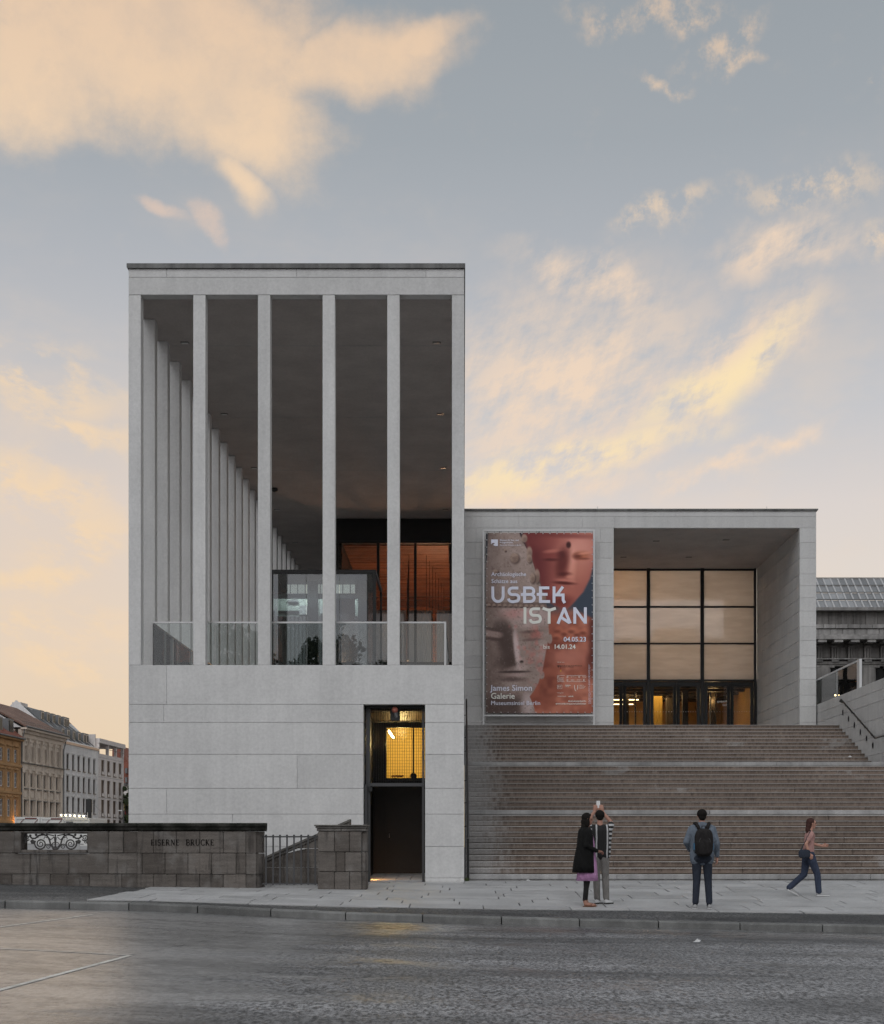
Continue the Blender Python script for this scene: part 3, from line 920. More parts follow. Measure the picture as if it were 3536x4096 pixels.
mb.add([(a0, b0, c0), (a1, b0, c0), (a1, b1, c0), (a0, b1, c0), (a0, b0, c1), (a1, b0, c1), (a1, b1, c1), (a0, b1, c1)],
       [(0, 1, 2, 3), (4, 7, 6, 5), (1, 5, 6, 2), (2, 6, 7, 3), (3, 7, 4, 0)])
mb.build('lit_room', M_YEL, dr)
M_TUBE = lamp_mat('tube_lamp_glow', (1.0, 0.85, 0.55, 1), 12.0)
MB().tube([(-1.90, YV + .5, 3.74), (-1.84, YV + 1.6, 3.66)], .03, 8).build('tube_lamp', M_TUBE, dr)
light('room_lamp', 'POINT', (-1.6, YV + .9, 3.5), 75, (1.0, 0.72, 0.28), dr, .15)
# unseen warm strip and light added low left to make the floor glow
M_LOW = lamp_mat('added_floor_light_glow', (1.0, 0.5, 0.15, 1), 6.0)
db('added_floor_light', M_LOW, x0v + .004, x0v + .03, .14, .20, .05, .35)
light('floor_glow', 'AREA', (x0v + .045, .17, .20), 14, (1.0, 0.45, 0.12), dr, .05, (R(38), 0, R(-20)), .25)
light('soffit_glow', 'POINT', (-1.2, 1.6, 3.6), 1.6, (1.0, 0.6, 0.2), dr, .06)
# red round lamp on the head of the gate
gl_ = thing('beacon_lamp', 'round red lamp mounted high in the service gate', 'lamp', (fx(1578), YD - .02, fz(2836)))
MB().ball((0, -.09, 0), .072, .072, .072, 16, 10).build('globe', mat('red_dome', (0.45, 0.14, 0.10, 1), 0.3, fn=None), gl_, True)
MB().tube([(0, -.08, -.02), (.03, .04, -.14)], .05, 12).build('neck', M_STEEL, gl_)
MB().box(-.11, .11, .0, .02, -.24, .05).build('back_plate', M_DARK, gl_)

# ================================================================ entrance block with portal
YF = 51.5
blk = thing('entrance_block', 'low pale stone entrance block with deep open portal at stair top', 'building', (0, YF, 0))
def bxk(px): return wx(px, YF)
def bzk(py): return wz(py, YF)
ZS = ZB                               # top landing level
bxl, bxr = 0.04, bxk(3265)
pl0, pl1 = bxk(2455), bxk(3198.5)
zsof = bzk(2112)
ztop = bzk(2038)
zst = bzk(2066)
courses = [zsof, bzk(2170), bzk(2233), bzk(2296), bzk(2343), bzk(2390.5), bzk(2444.5), bzk(2505), bzk(2562), bzk(2623.7), bzk(2671.4), bzk(2718.4), bzk(2781), bzk(2826.7), bzk(2890), ZS - .1]
TK = .12
def joints(a, b, L, off):
    xs_ = [a]
    x_ = a + off
    while x_ < b - .35:
        if x_ > a + .35: xs_.append(x_)
        x_ += L
    return xs_ + [b]
rows = []
for k, (z1, z0) in enumerate(zip(courses[:-1], courses[1:])):
    rows.append((z0, z1, joints(bxl, pl0, 2.25, random.uniform(.3, 2.2))))
    rows.append((z0, z1, [pl1, bxr]))
rows.append((zsof, zst, [bxl, bxk(2075), bxk(2330), pl0 + .04, bxr]))
rows.append((zst, ztop - .05, [bxl, bxk(2075), bxk(2703), bxk(3015), bxr]))
panel_wall(blk, M_STONE2, rows, 0, TK - .003, gap=.008, c=.004)
def kb(n, m, *a): return MB().box(*a).build(n, m, blk)
PD = 59.0 - YF
kb('wall_core', M_JOINT, bxl, pl0 - .1, TK, PD + 10, ZS - .2, ztop - .06)
kb('wall_core', M_JOINT, pl1 + .12, bxr - .015, TK, PD + 10, ZS - .2, ztop - .06)
kb('wall_core', M_JOINT, pl0 - .1, pl1 + .12, TK + .3, PD + 10, zsof + .10, ztop - .06)
kb('lintel_back', M_STONE2, pl0 - .1, pl1 + .1, TK, TK + .298, zsof + .006, ztop - .08)
kb('soffit', M_CEIL, pl0 - .1, pl1 + .01, TK + .02, PD + .3, zsof + .002, zsof + .09)
kb('landing_floor', M_STONE2, pl0, pl1, .0, PD - .01, ZS - .1, ZS - .004)
MB().prism([(bxl, ztop - .05), (bxr + .02, ztop - .05), (bxr + .06, ztop - .03), (bxr + .06, ztop + .02), (bxl, ztop + .02)], -.05, PD + 10).build('roof_cap', M_CAP, blk)
# portal side walls in courses
for k, (z1, z0) in enumerate(zip(courses[:-1], courses[1:])):
    yj = joints(TK, PD, 1.9, random.uniform(.3, 1.8))
    for a, b in zip(yj[:-1], yj[1:]):
        MB().cbox(pl1, pl1 + .11, a + .004, b - .004, z0 + .005, z1 - .005, .005).build('stone_panel', M_STONE2, blk)
    MB().cbox(pl0 - .1, pl0, TK, PD, z0 + .005, z1 - .005, .005).build('stone_panel', M_STONE2, blk)
# outer right flank
kb('flank', M_STONE2, bxr - .012, bxr, TK, PD + 10, ZS - .2, ztop - .06)
for (px_, py_) in ((2345, 2095), (2080, 2260)):
    pass
for (x_, y_) in ((7.3, 2.2), (9.9, 2.0), (6.4, 5.2), (9.0, 5.2)):
    d = MB().box(x_ - .12, x_ + .12, y_ - .07, y_ + .07, zsof - .008, zsof + .001).build('downlight', M_FIXT, blk)
# glazing grid
glz = PD
Yg = 59.0
def gx(px): return wx(px, Yg)
def gz_(py): return wz(py, Yg)
vx = [(gx(2372), gx(2385)), (gx(2587), gx(2600)), (gx(2802), gx(2816)), (gx(3016), gx(3026))]
hz = [(gz_(2283), gz_(2274) - .01), (gz_(2431), gz_(2424)), (gz_(2577.5), gz_(2571)), (gz_(2726), gz_(2718))]
for a, b in vx:
    kb('mullion', M_DARK, a, b, glz - .03, glz + .15, ZS, zsof)
for a, b in hz:
    for (l, r) in zip(vx[:-1], vx[1:]):
        kb('transom', M_DARK, l[1] + .001, r[0] - .001, glz - .01, glz + .12, a, b)
def onyx_fn(w, b, t):
    p = pos(w)
    sp = w.n('ShaderNodeSeparateXYZ'); t.links.new(p, sp.inputs[0])
    st = w.xyz(w.m('MULTIPLY', sp.outputs[0], 0.7), sp.outputs[1], w.m('MULTIPLY', sp.outputs[2], 4.0))
    n = w.noise(st, 0.9, 8, 0.6, 0.3)
    c = w.mix(w.ss(n, 0.35, 0.68), (0.66, 0.59, 0.52, 1), (0.76, 0.69, 0.62, 1))
    t.nodes.remove(b)
    di = w.n('ShaderNodeBsdfDiffuse'); tl = w.n('ShaderNodeBsdfTranslucent')
    t.links.new(c, di.inputs[0]); t.links.new(c, tl.inputs[0])
    m1 = w.n('ShaderNodeMixShader'); m1.inputs[0].default_value = 0.55
    t.links.new(di.outputs[0], m1.inputs[1]); t.links.new(tl.outputs[0], m1.inputs[2])
    gl = w.n('ShaderNodeBsdfGlossy'); gl.inputs['Roughness'].default_value = 0.03
    fr = w.n('ShaderNodeFresnel'); fr.inputs[0].default_value = 1.5
    m2 = w.n('ShaderNodeMixShader')
    t.links.new(w.m('ADD', fr.outputs[0], 0.13, clamp=True), m2.inputs[0])
    t.links.new(m1.outputs[0], m2.inputs[1]); t.links.new(gl.outputs[0], m2.inputs[2])
    t.links.new(m2.outputs[0], t.nodes['Material Output'].inputs[0])
M_ONYX = mat('translucent_stone', fn=onyx_fn)
for (l, r) in zip(vx[:-1], vx[1:]):
    for (zb0, zb1) in ((hz[1][1], hz[0][0]), (hz[2][1], hz[1][0]), (hz[3][1], hz[2][0])):
        kb('pane', M_ONYX, l[1] + .002, r[0] - .002, glz + .05, glz + .065, zb0 + .002, zb1 - .002)
# door leaves
DZT = hz[3][0]
M_DOT = mat('glass_dot', g(0.5), 0.6)
for (l, r) in zip(vx[:-1], vx[1:]):
    a, b = l[1] + .02, r[0] - .02
    mid = (a + b) / 2 + .05
    for s, (p, q) in enumerate(((a, mid - .008), (mid + .008, b))):
        d = MB()
        fwid = .13
        z1 = DZT - .02
        d.prism([(p, ZS + .01), (q, ZS + .01), (q, z1), (p, z1)], glz, glz + .05)
        # frame as four bars
        leaf = MB().box(p, p + fwid, glz, glz + .06, ZS + .01, z1).build('door', M_DARK, blk)
        MB().box(q - fwid, q, glz, glz + .06, ZS + .01, z1).build('stile', M_DARK, leaf)
        MB().box(p + fwid + .001, q - fwid - .001, glz, glz + .06, z1 - .18, z1).build('top_rail', M_DARK, leaf)
        MB().box(p + fwid + .001, q - fwid - .001, glz, glz + .06, ZS + .01, ZS + .14).build('bottom_rail', M_DARK, leaf)
        MB().box(p + fwid, q - fwid, glz + .025, glz + .035, ZS + .14, z1 - .18).build('pane', M_GLASSFOY, leaf)
        hx = (q - .06) if s == 0 else (p + .06)
        MB().tube([(hx, glz - .07, ZS + .2), (hx, glz - .07, z1 - .15)], .022, 8).build('pull_handle', M_DARK, leaf)
        n = 7
        for k in range(n):
            x_ = p + fwid + (q - p - 2 * fwid) * (k + .5) / n
            for zd in (ZS + 1.45,):
                MB().tube([(x_, glz + .016, zd), (x_, glz + .019, zd)], .017, 8).build('dot', M_DOT, leaf)
# lobby behind
M_LOBBY = mat('lobby_timber', rough=0.5, fn=stone_fn((0.50, 0.33, 0.13, 1), 0.1, 0.0, 0.15))
M_LOBDK = mat('lobby_dark', (0.05, 0.04, 0.03, 1), 0.5)
lob = thing('lobby', 'warm yellow lit lobby seen through the portal doors', 'room', (0, Yg, ZS))
def ob(n, m, *a): return MB().box(*a).build(n, m, lob)
lx0, lx1 = gx(2330), gx(3030)
ob('back_wall', M_LOBBY, lx0, lx1, 8.0, 8.1, 0, 2.9)
ob('side_wall', M_LOBBY, lx1 - .05, lx1, .3, 7.9, 0, 2.9)
ob('lobby_floor', M_LOBBY, lx0, lx1, .3, 8.0, -.05, -.01)
ob('lobby_ceiling', M_LOBBY, lx0, lx1, .25, 8.0, 2.78, 2.85)
ob('upper_back', mat('lightbox_white', g(0.7), 0.9), lx0, lx1, 2.2, 2.25, 2.9, 7.5)
for k in range(5):
    ob('ceiling_beam', M_LOBDK, lx0, lx1, 1.0 + k * 1.4, 1.25 + k * 1.4, 2.55, 2.77)
M_STRIP = lamp_mat('strip_glow', (1.0, 0.8, 0.45, 1), 5.0)
for (a, y_) in ((lx0 + .3, 4.6), (lx0 + .3, 6.6)):
    ob('strip_lamp', M_STRIP, a, a + 2.6, y_, y_ + .06, 2.40, 2.44)
for (px_, y_, w_) in ((2528, 3.0, .22), (2730, 4.5, .5), (2890, 3.0, .25), (2760, 2.0, .25)):
    ob('lobby_pier', M_LOBDK, gx(px_), gx(px_) + w_, y_, y_ + w_, 0, 2.77)
n = 26
mb = MB(); vs = []
for i in range(n + 1):
    x_ = gx(2650) + (gx(2700) - gx(2650)) * i / n
    vs += [(x_ , 3.8 + .05 * math.sin(i * 1.6), 0), (x_, 3.8 + .05 * math.sin(i * 1.6), 2.5)]
mb.add(vs, [(2 * i, 2 * i + 2, 2 * i + 3, 2 * i + 1) for i in range(n)])
mb.build('pleated_sheet', mat('yellow_curtain', (0.65, 0.48, 0.14, 1), 0.9), lob, True)
M_CHROME = mat('polished_steel', g(0.7), 0.15, 1.0)
for px_ in (2555, 2722, 2862, 2884):
    MB().tube([(gx(px_), 1.2, 0), (gx(px_), 1.2, 2.4)], .035, 8).build('door_tube', M_CHROME, lob)
light('lobby_lamp', 'AREA', (gx(2620), 4.0, 2.5), 90, (1.0, 0.68, 0.3), lob, 2.5)
light('lobby_lamp', 'POINT', (gx(2900), 3.0, 2.2), 40, (1.0, 0.68, 0.3), lob, .2)
light('upper_lamp', 'AREA', (gx(2440), 1.9, 6.7), 90, (1.0, 0.55, 0.22), lob, 1.6, (R(-90), 0, 0), 1.0)
light('upper_lamp', 'AREA', (gx(2700), 2.1, 5.2), 440, (1.0, 0.88, 0.78), lob, 6.0, (R(-90), 0, 0), 4.4)

# lightning rods on the roof
for i, (px_, t_) in enumerate(((2390, 'left'), (3067, 'right'))):
    xx = wx(px_, YF + 1)
    rod = thing('lightning_rod', 'thin lightning rod on the roof edge above the poster' if i == 0 else 'thin lightning rod on the roof edge above the portal', 'rod', (xx, YF + 1, ztop + .02), group='lightning rods on the entrance roof')
    MB().tube([(0, 0, 0), (0, 0, .33)], .010, 6).build('rod', M_STEEL, rod)
    MB().box(-.05, .05, -.05, .05, 0, .03).build('foot', M_STEEL, rod)

# ================================================================ grand stair
NR = 34
RH = ZS / NR
TR = .38
def stair_fn(w, b, t):
    p = pos(w)
    sp = w.n('ShaderNodeSeparateXYZ'); t.links.new(p, sp.inputs[0])
    x_, y_, z_ = sp.outputs
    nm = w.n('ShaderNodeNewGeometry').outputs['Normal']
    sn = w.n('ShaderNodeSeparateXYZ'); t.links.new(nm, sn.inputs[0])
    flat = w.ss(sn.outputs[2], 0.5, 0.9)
    n1 = w.noise(p, 0.55, 7, 0.68)
    stp_ = w.m('MULTIPLY', w.m('FLOOR', w.m('DIVIDE', z_, RH)), 7.31)
    stv = w.xyz(w.m('ADD', w.m('MULTIPLY', x_, 11.0), stp_), w.m('MULTIPLY', y_, 2.0), w.m('MULTIPLY', z_, 1.2))
    n2 = w.noise(stv, 1.0, 6, 0.7)
    n3 = w.noise(p, 40, 3, 0.75)
    # drip streaks running down from each nosing: fraction of the riser height
    fr = w.m('FRACT', w.m('DIVIDE', w.m('ADD', z_, 0.0005), RH))
    drip = w.ss(w.m('ADD', fr, w.m('MULTIPLY', w.m('SUBTRACT', n2, 0.5), 1.6)), 0.20, 1.05)
    c = w.mix(drip, (0.205, 0.170, 0.147, 1), (0.080, 0.063, 0.054, 1))
    c = w.mix(1.0, c, w.mix(n1, (0.55, 0.50, 0.46, 1), (1.45, 1.40, 1.36, 1)), 'MULTIPLY')
    clean = w.m('MAXIMUM', w.ss(w.m('ADD', x_, w.m('MULTIPLY', w.m('SUBTRACT', n2, 0.5), 2.0)), 1.5, 0.2),
                w.m('MULTIPLY', w.ss(n1, 0.60, 0.68), 0.6))
    c = w.mix(w.m('MULTIPLY', clean, 0.85), c, (0.31, 0.305, 0.30, 1))
    c = w.mix(w.m('MULTIPLY', w.ss(fr, 0.90, 0.93), 0.8), c, (0.44, 0.43, 0.42, 1))  # pale line paints the light caught along each tread edge
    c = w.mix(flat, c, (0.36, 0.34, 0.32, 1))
    c = w.mix(1.0, c, w.mix(n3, g(0.45), g(1.55)), 'MULTIPLY')
    c = w.mix(1.0, c, w.mix(orand(w), g(0.88), g(1.12)), 'MULTIPLY')
    t.links.new(c, b.inputs['Base Color'])
    bump(w, b, n3, 0.005, 0.6)
M_STAIR = mat('stair_stone', rough=0.85, spec=0.2, fn=stair_fn)
M_STAIRC = mat('stair_stone_clean', rough=0.85, spec=0.2, fn=stone_fn((0.37, 0.365, 0.36, 1), 0.1, 0.1, 0.25, 1.5, streak=0.3))
st = thing('grand_stair', 'wide weathered stone stair rising to the portal', 'stairs', (0, 0, 0))
risers = [33.0 + TR * i for i in range(12)]
risers += [risers[-1] + 1.9 + TR * i for i in range(11)]
risers += [risers[-1] + 1.8 + TR * i for i in range(11)]
XS0, XWALL = 0.06, 12.85
for i, yr in enumerate(risers):
    z0, z1 = RH * i, RH * (i + 1)
    nxt = risers[i + 1] if i + 1 < NR else YF
    xe = XWALL - .004 if i >= 23 else 17.5
    if i < 23 and False: pass
    js = [XS0] + ([3.57, 9.47] if i % 2 == 0 else [6.57] if i % 4 == 1 else [6.45, 12.4])
    js = [j for j in js if j < xe - .6] + ([15.4] if xe > 16 else []) + [xe]
    last = (i in (11, 22))
    for a, b in zip(js[:-1], js[1:]):
        jz = 0.0
        gap = .034 if last or i == 0 else .023
        prof = [(yr + .03, z0 + .001), (yr + .03, z0 + gap), (yr + .004, z0 + gap + .006), (yr, z1 - .012), (yr + .004, z1 - .004), (yr + .012, z1), (nxt + .026, z1), (nxt + .026, z0 + .001)]
        ja = random.uniform(.003, .006)
        MB().prism(prof, a + ja, b - ja, 'x').build('step_block', M_STAIRC if (last or i == 0) else M_STAIR, st)
# dark core under the steps so no gap shows through
core = [(33.06, -.5)]
for i, yr in enumerate(risers):
    core += [(yr + .06, RH * i - .03), (yr + .06, RH * (i + 1) - .03)]
core += [(YF - .02, ZS - .03), (YF - .02, -.5)]
MB().prism(core, XS0 - .02, 17.4, 'x').build('stair_core', M_JOINT, st)
MB().box(XWALL + .3, 17.5, risers[22] + .9, risers[22] + 1.2, 2.0, 7.0).build('return_wall', M_STONE2, st)

# flat fan: landing before the block
# ---------------------------------------------------------------- wing wall with handrail and niches
ww = thing('wing_wall', 'pale stone wing wall with round niches beside the stair', 'wall', (0, 0, 0))
zt_w = 5.95
zj_w = [zt_w, 5.62, 5.28, 4.76, 4.22, 3.66, 3.1]
y_n, y_f = risers[22] + .15, 52.6
for k, (z1, z0) in enumerate(zip(zj_w[:-1], zj_w[1:])):
    yj = joints(y_n, y_f, 2.6, .8 + 1.1 * (k % 2))
    for a, b in zip(yj[:-1], yj[1:]):
        if z0 >= 5.2 or k == 4 or k == 5 or True:
            MB().cbox(XWALL, XWALL + .12, a + .004, b - .004, z0 + .004, z1 - .004, .005).build('stone_panel', M_STONE2, ww)
MB().box(XWALL + .1, XWALL + .5, y_n + .01, y_f, 0, zt_w - .01).build('wall_core', M_STONE2, ww)
MB().cbox(XWALL + .12, XWALL + .5, y_n, y_f, zt_w - .3, zt_w - .002, .006).build('coping', M_STONE2, ww)
for (px_, py_) in ((3372.5, 2850), (3395, 2875), (3418.5, 2900), (3442.6, 2928), (3467.5, 2954), (3492.5, 2982)):
    Yn = XWALL * F / (px_ - PX)
    zn = wz(py_, Yn)
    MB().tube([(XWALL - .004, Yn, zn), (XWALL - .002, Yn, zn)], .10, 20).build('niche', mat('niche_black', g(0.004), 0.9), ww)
    MB().tube([(XWALL - .008, Yn + .105 * math.cos(a), zn + .105 * math.sin(a)) for a in np.linspace(0, 2 * math.pi, 21)], .008, 5).build('niche_ring', M_STEEL, ww)
gwr = thing('wing_glass_rail', 'sloping glass panel with pale frame on top of the wing wall', 'balustrade', (0, 0, 0))
YP = XWALL * F / (3430 - PX)
MB().box(XWALL + .02, XWALL + .10, YP - .15, YP + .15, zt_w - .01, 6.89).build('post', M_POSTERFRAME, gwr)
MB().box(XWALL + .03, XWALL + .09, YP + .151, 52.2, 6.83, 6.89).build('top_rail', M_POSTERFRAME, gwr)
MB().box(XWALL + .03, XWALL + .09, 52.201, 52.26, zt_w - .01, 6.89).build('post', M_POSTERFRAME, gwr)
for a, b in ((YP + .16, 49.2), (49.22, 52.19)):
    MB().box(XWALL + .05, XWALL + .065, a, b, zt_w, 6.829).build('pane', M_GLASS, gwr)
MB().ball((XWALL - .01, 49.0, zt_w + .06), .03).build('lamp', lamp_mat('small_lamp_glow', (1, .8, .4, 1), 4.0), gwr)
hr = thing('stair_handrail', 'dark handrail fixed to the wing wall on the right', 'handrail', group='handrails of the grand stair')
xh = XWALL - .12
rail = [(xh + .10, 48.0, 5.66), (xh, 48.0, 5.70), (xh, 47.86, 5.75), (xh, 43.9, 4.14), (xh, 41.0, 4.14)]
MB().tube(rail, .028, 8).build('rail', M_RAILM, hr)
for k in range(5):
    t_ = .12 + .19 * k
    p = Vector(rail[2]).lerp(Vector(rail[3]), t_)
    MB().tube([(p.x, p.y, p.z - .02), (p.x + .02, p.y, p.z - .08), (xh + .119, p.y, p.z - .08)], .012, 6).build('bracket', M_RAILM, hr)
hl = thing('stair_handrail', 'dark handrail on the gallery wall at the left stair edge', 'handrail', group='handrails of the grand stair')
xh = XR + .085
pts = [(xh, 48.4, 5.80), (xh, 44.7, 4.25), (xh, 42.9, 4.22), (xh, 39.1, 2.66), (xh, 37.1, 2.62), (xh, 33.1, .98), (xh, 32.85, .95)]
MB().tube(pts, .030, 8).build('rail', M_RAILM, hl)
MB().box(xh - .028, xh + .028, 32.80, 32.87, 0, .96).build('post', M_DARK, hl)
for (yy_, zz_) in ((47, 5.21), (44, 4.24), (41.5, 3.65), (38, 2.63), (35.5, 1.96), (34, 1.35)):
    MB().tube([(XR, yy_, zz_ - .08), (xh, yy_, zz_ - .06), (xh, yy_, zz_)], .012, 6).build('bracket', M_RAILM, hl)

# ================================================================ exhibition banner
YPO = 51.15
def qx(px): return wx(px, YPO)
def qz(py): return wz(py, YPO)
ban = thing('exhibition_banner', 'large exhibition banner with two sculpted heads in white frame', 'banner', (0, YPO, 0))
def nb_(n, m, *a): return MB().box(*a).build(n, m, ban)
fo0, fo1, ft, fbm = qx(1931), qx(2379), qz(2119), qz(2865)
tube_w = .055
nb_('frame_post', M_POSTERFRAME, fo0, fo0 + tube_w, -.04, .04, ZS - .004, ft)
nb_('frame_post', M_POSTERFRAME, fo1 - tube_w, fo1, -.04, .04, ZS - .004, ft)
nb_('frame_rail', M_POSTERFRAME, fo0 + tube_w + .001, fo1 - tube_w - .001, -.04, .04, ft - tube_w, ft)
nb_('frame_rail', M_POSTERFRAME, fo0 + tube_w + .001, fo1 - tube_w - .001, -.04, .04, fbm, fbm + tube_w)
for px_ in (1998, 2156, 2314):
    for z_ in (ft - .03, fbm + .03):
        nb_('wall_stay', M_IRON, qx(px_), qx(px_) + .03, .041, YF - YPO - .002, z_ - .015, z_ + .015)
P0, P1, PT, PB = 1943.5, 2372.0, 2131.5, 2853.0

def vnoise(x, y, s, seed=0, octv=4):
    r = np.random.default_rng(seed)
    tot = np.zeros_like(x); amp = 1.0; norm = 0
    for o in range(octv):
        gsz = 256
        G = r.random((gsz, gsz))
        u, v = x / s * 2 ** o, y / s * 2 ** o
        i, j = np.floor(u).astype(int), np.floor(v).astype(int)
        fu, fv = u - i, v - j
        fu, fv = fu * fu * (3 - 2 * fu), fv * fv * (3 - 2 * fv)
        g00, g10 = G[i % gsz, j % gsz], G[(i + 1) % gsz, j % gsz]
        g01, g11 = G[i % gsz, (j + 1) % gsz], G[(i + 1) % gsz, (j + 1) % gsz]
        tot += amp * ((g00 * (1 - fu) + g10 * fu) * (1 - fv) + (g01 * (1 - fu) + g11 * fu) * fv)
        norm += amp; amp *= .55
    return tot / norm

def paint():
    """the printed picture: colours on a fine grid, in the banner's own units (zoomed print units)"""
    nx, ny = 230, 386
    u = np.linspace(0, 1, nx); v = np.linspace(0, 1, ny)
    U, V = np.meshgrid(u, v)
    # print units: x 88..1685, y 118..2808 (top to bottom)
    x = 88 + U * 1597; y = 118 + V * 2690
    wob = (vnoise(x, y, 140, 5) - .5) * 24
    xw, yw = x + wob, y + (vnoise(x, y, 140, 6) - .5) * 24
    C = np.zeros(x.shape + (3,))
    def ss(a, lo, hi):
        t = np.clip((a - lo) / (hi - lo), 0, 1); return t * t * (3 - 2 * t)
    def lay(mask, col):
        nonlocal C
        C = C * (1 - mask[..., None]) + np.array(col, float) * mask[..., None]
    def ell(cx, cy, rx, ry, soft=.2, rot=0, X=None, Y=None):
        X = x if X is None else X; Y = y if Y is None else Y
        c, s = math.cos(R(rot)), math.sin(R(rot))
        a = ((X - cx) * c + (Y - cy) * s) / rx; b = (-(X - cx) * s + (Y - cy) * c) / ry
        return 1 - ss(np.sqrt(a * a + b * b), 1 - soft, 1 + soft)
    def edge(pts, soft, side=1):
        """mask left of a polyline x(y)"""
        py_, px_ = [p[1] for p in pts], [p[0] for p in pts]
        e = np.interp(y, py_, px_)
        return ss((e - x) * side, -soft, soft)
    # backdrop
    lay(np.ones_like(x), (60, 68, 80))
    lay(1 - ss(x, 700, 1100), (48, 44, 50))
    # blurred terracotta figure: shoulders and chest
    body = ss(y, 1150, 1400) * edge([(1700, 0), (1380, 1100), (1420, 1250), (1720, 1420), (1720, 3000)], 60)
    lay(body, (140, 82, 66))
    tone = vnoise(x, y, 260, 8, 3)
    lay(body * ss(tone, .5, .75) * .7, (176, 116, 96))
    lay(body * ss(tone, .5, .25) * .7, (104, 56, 46))
    for (a, b) in ((1180, 1560), (1280, 1600), (1390, 1560), (1480, 1610), (1160, 1660), (1330, 1690), (1440, 1720), (1560, 1580)):
        lay(ell(a, b, 60, 46, .6) * .5 * body, (172, 104, 80)); lay(ell(a - 30, b + 34, 46, 26, .7) * .55 * body, (92, 46, 38))
    lay(body * ell(1330, 1960, 280, 130, .9) * .7, (170, 112, 98))
    lay(ss(x, 1560, 1680) * ss(y, 1320, 1480) * (1 - ss(y, 1900, 2200)) * .8, (78, 40, 36))
    lay(ss(x, 1540, 1640) * ss(y, 1900, 2000) * (1 - ss(y, 2250, 2350)) * .5, (80, 42, 38))
    # face
    face = edge([(1720, 100), (1700, 560), (1640, 800), (1540, 1000), (1400, 1160), (1300, 1260)], 26) * (1 - edge([(640, 100), (760, 500), (880, 820), (960, 1100), (1180, 1240)], 60)) * (1 - ss(y, 1200, 1330))
    lay(face, (150, 88, 78))
    lay(face * (1 - ss(x, 820, 1250)) * .95, (98, 44, 46))
    lay(face * ell(1480, 330, 260, 260, .9) * .8, (196, 136, 122))
    lay(face * ell(1000, 250, 260, 120, .9) * .5, (140, 74, 68))
    lay(face * ell(1370, 560, 60, 260, .8) * .85, (198, 138, 122))
    lay(face * ell(1230, 560, 90, 220, .7, 12) * .85, (92, 42, 40))
    lay(face * ell(1195, 440, 60, 60, .8) * .6, (66, 28, 30))
    lay(face * ell(1060, 460, 130, 70, .7) * .75, (124, 62, 58))
    lay(face * ell(1080, 390, 120, 26, .7, -6) * .75, (170, 104, 92))
    lay(face * ell(1060, 520, 110, 20, .8) * .7, (78, 36, 36))
    lay(face * ell(1520, 460, 110, 62, .7) * .8, (158, 92, 66)); lay(face * ell(1450, 470, 60, 44, .8) * .8, (92, 44, 36))
    lay(face * ell(1550, 425, 100, 16, .8, -8) * .7, (196, 132, 112)); lay(face * ell(1540, 505, 80, 14, .8) * .7, (104, 52, 42))
    lay(face * ell(1320, 300, 34, 46, .5) * .95, (66, 34, 34))
    lay(face * ell(1260, 735, 90, 30, .8) * .85, (84, 38, 36)); lay(face * ell(1330, 770, 50, 26, .8) * .6, (188, 124, 108))
    lay(face * ell(1270, 830, 130, 24, .7, 6) * .8, (176, 110, 96)); lay(face * ell(1260, 868, 150, 22, .7, 4) * .9, (82, 34, 32))
    lay(face * ell(1480, 700, 140, 160, .9) * .5, (180, 116, 98)); lay(face * ell(1290, 1000, 160, 70, .9) * .7, (160, 96, 82))
    lay(face * ell(1200, 1150, 160, 90, .9) * .7, (96, 42, 38))
    lay(face * ell(1150, 150, 560, 40, .8, 3) * .7, (112, 56, 54))
    # stone head in front: cap and face outline
    rim = [(560, 60), (640, 250), (770, 500), (830, 700), (890, 860), (960, 1060), (1000, 1240), (1024, 1500), (1030, 1640), (1000, 1800), (960, 2020), (930, 2180), (870, 2360), (800, 2480), (740, 2560), (800, 2700), (830, 2830)]
    m = edge([(a + 0, b) for a, b in rim], 7)
    m = np.maximum(m, ell(1040, 1700, 36, 75, .2)); m = np.maximum(m, ell(920, 2240, 40, 60, .2))
    m *= (1 - ss(x * -1, -150 + (y - 118) * -.12, -120 + (y - 118) * -.12) * 0)
    fine = vnoise(x, y, 26, 9, 3); mid = vnoise(xw, yw, 130, 10, 4)
    lay(m, (138, 121, 114))
    lay(m * ss(mid, .52, .75) * .35, (164, 148, 143)); lay(m * ss(mid, .48, .25) * .35, (118, 101, 95))
    lay(m * (1 - ss(x, 88, 420)) * .5, (92, 78, 73))
    # left edge of the cone falls away to the dark backdrop
    lay((1 - ss(x, 88 + 0 * y, np.maximum(150 - (y - 118) * .09, 90))) * (1 - ss(y, 500, 640)), (46, 50, 56))
    # cap ornaments
    for (a, b, rx_, ry_) in ((512, 490, 64, 72), (735, 410, 44, 86), (735, 500, 40, 60), (660, 200, 44, 60), (850, 760, 40, 100), (780, 790, 40, 70), (950, 1090, 34, 60), (470, 1060, 60, 50), (230, 700, 40, 34), (370, 380, 16, 16)):
        lay(ell(a + 14, b + 16, rx_ * 1.1, ry_ * 1.1, .35) * m * .75, (66, 52, 48)); lay(ell(a, b, rx_, ry_, .25) * .9, (146, 124, 112))
        lay(ell(a + rx_ * .3, b + ry_ * .35, rx_ * .7, ry_ * .6, .6) * .5, (98, 80, 72))
    lay(m * ss(y, 1140, 1170) * (1 - ss(y, 1225, 1245)) * .7, (92, 76, 70))
    for k in range(11):
        lay(ell(130 + k * 80, 1195 + 2 * k, 27, 25, .3) * m * .9, (138, 118, 108)); lay(ell(138 + k * 80, 1216 + 2 * k, 24, 10, .6) * m * .8, (62, 50, 46))
    # forehead and features (face lies below the band)
    f = m * ss(y, 1235, 1260)
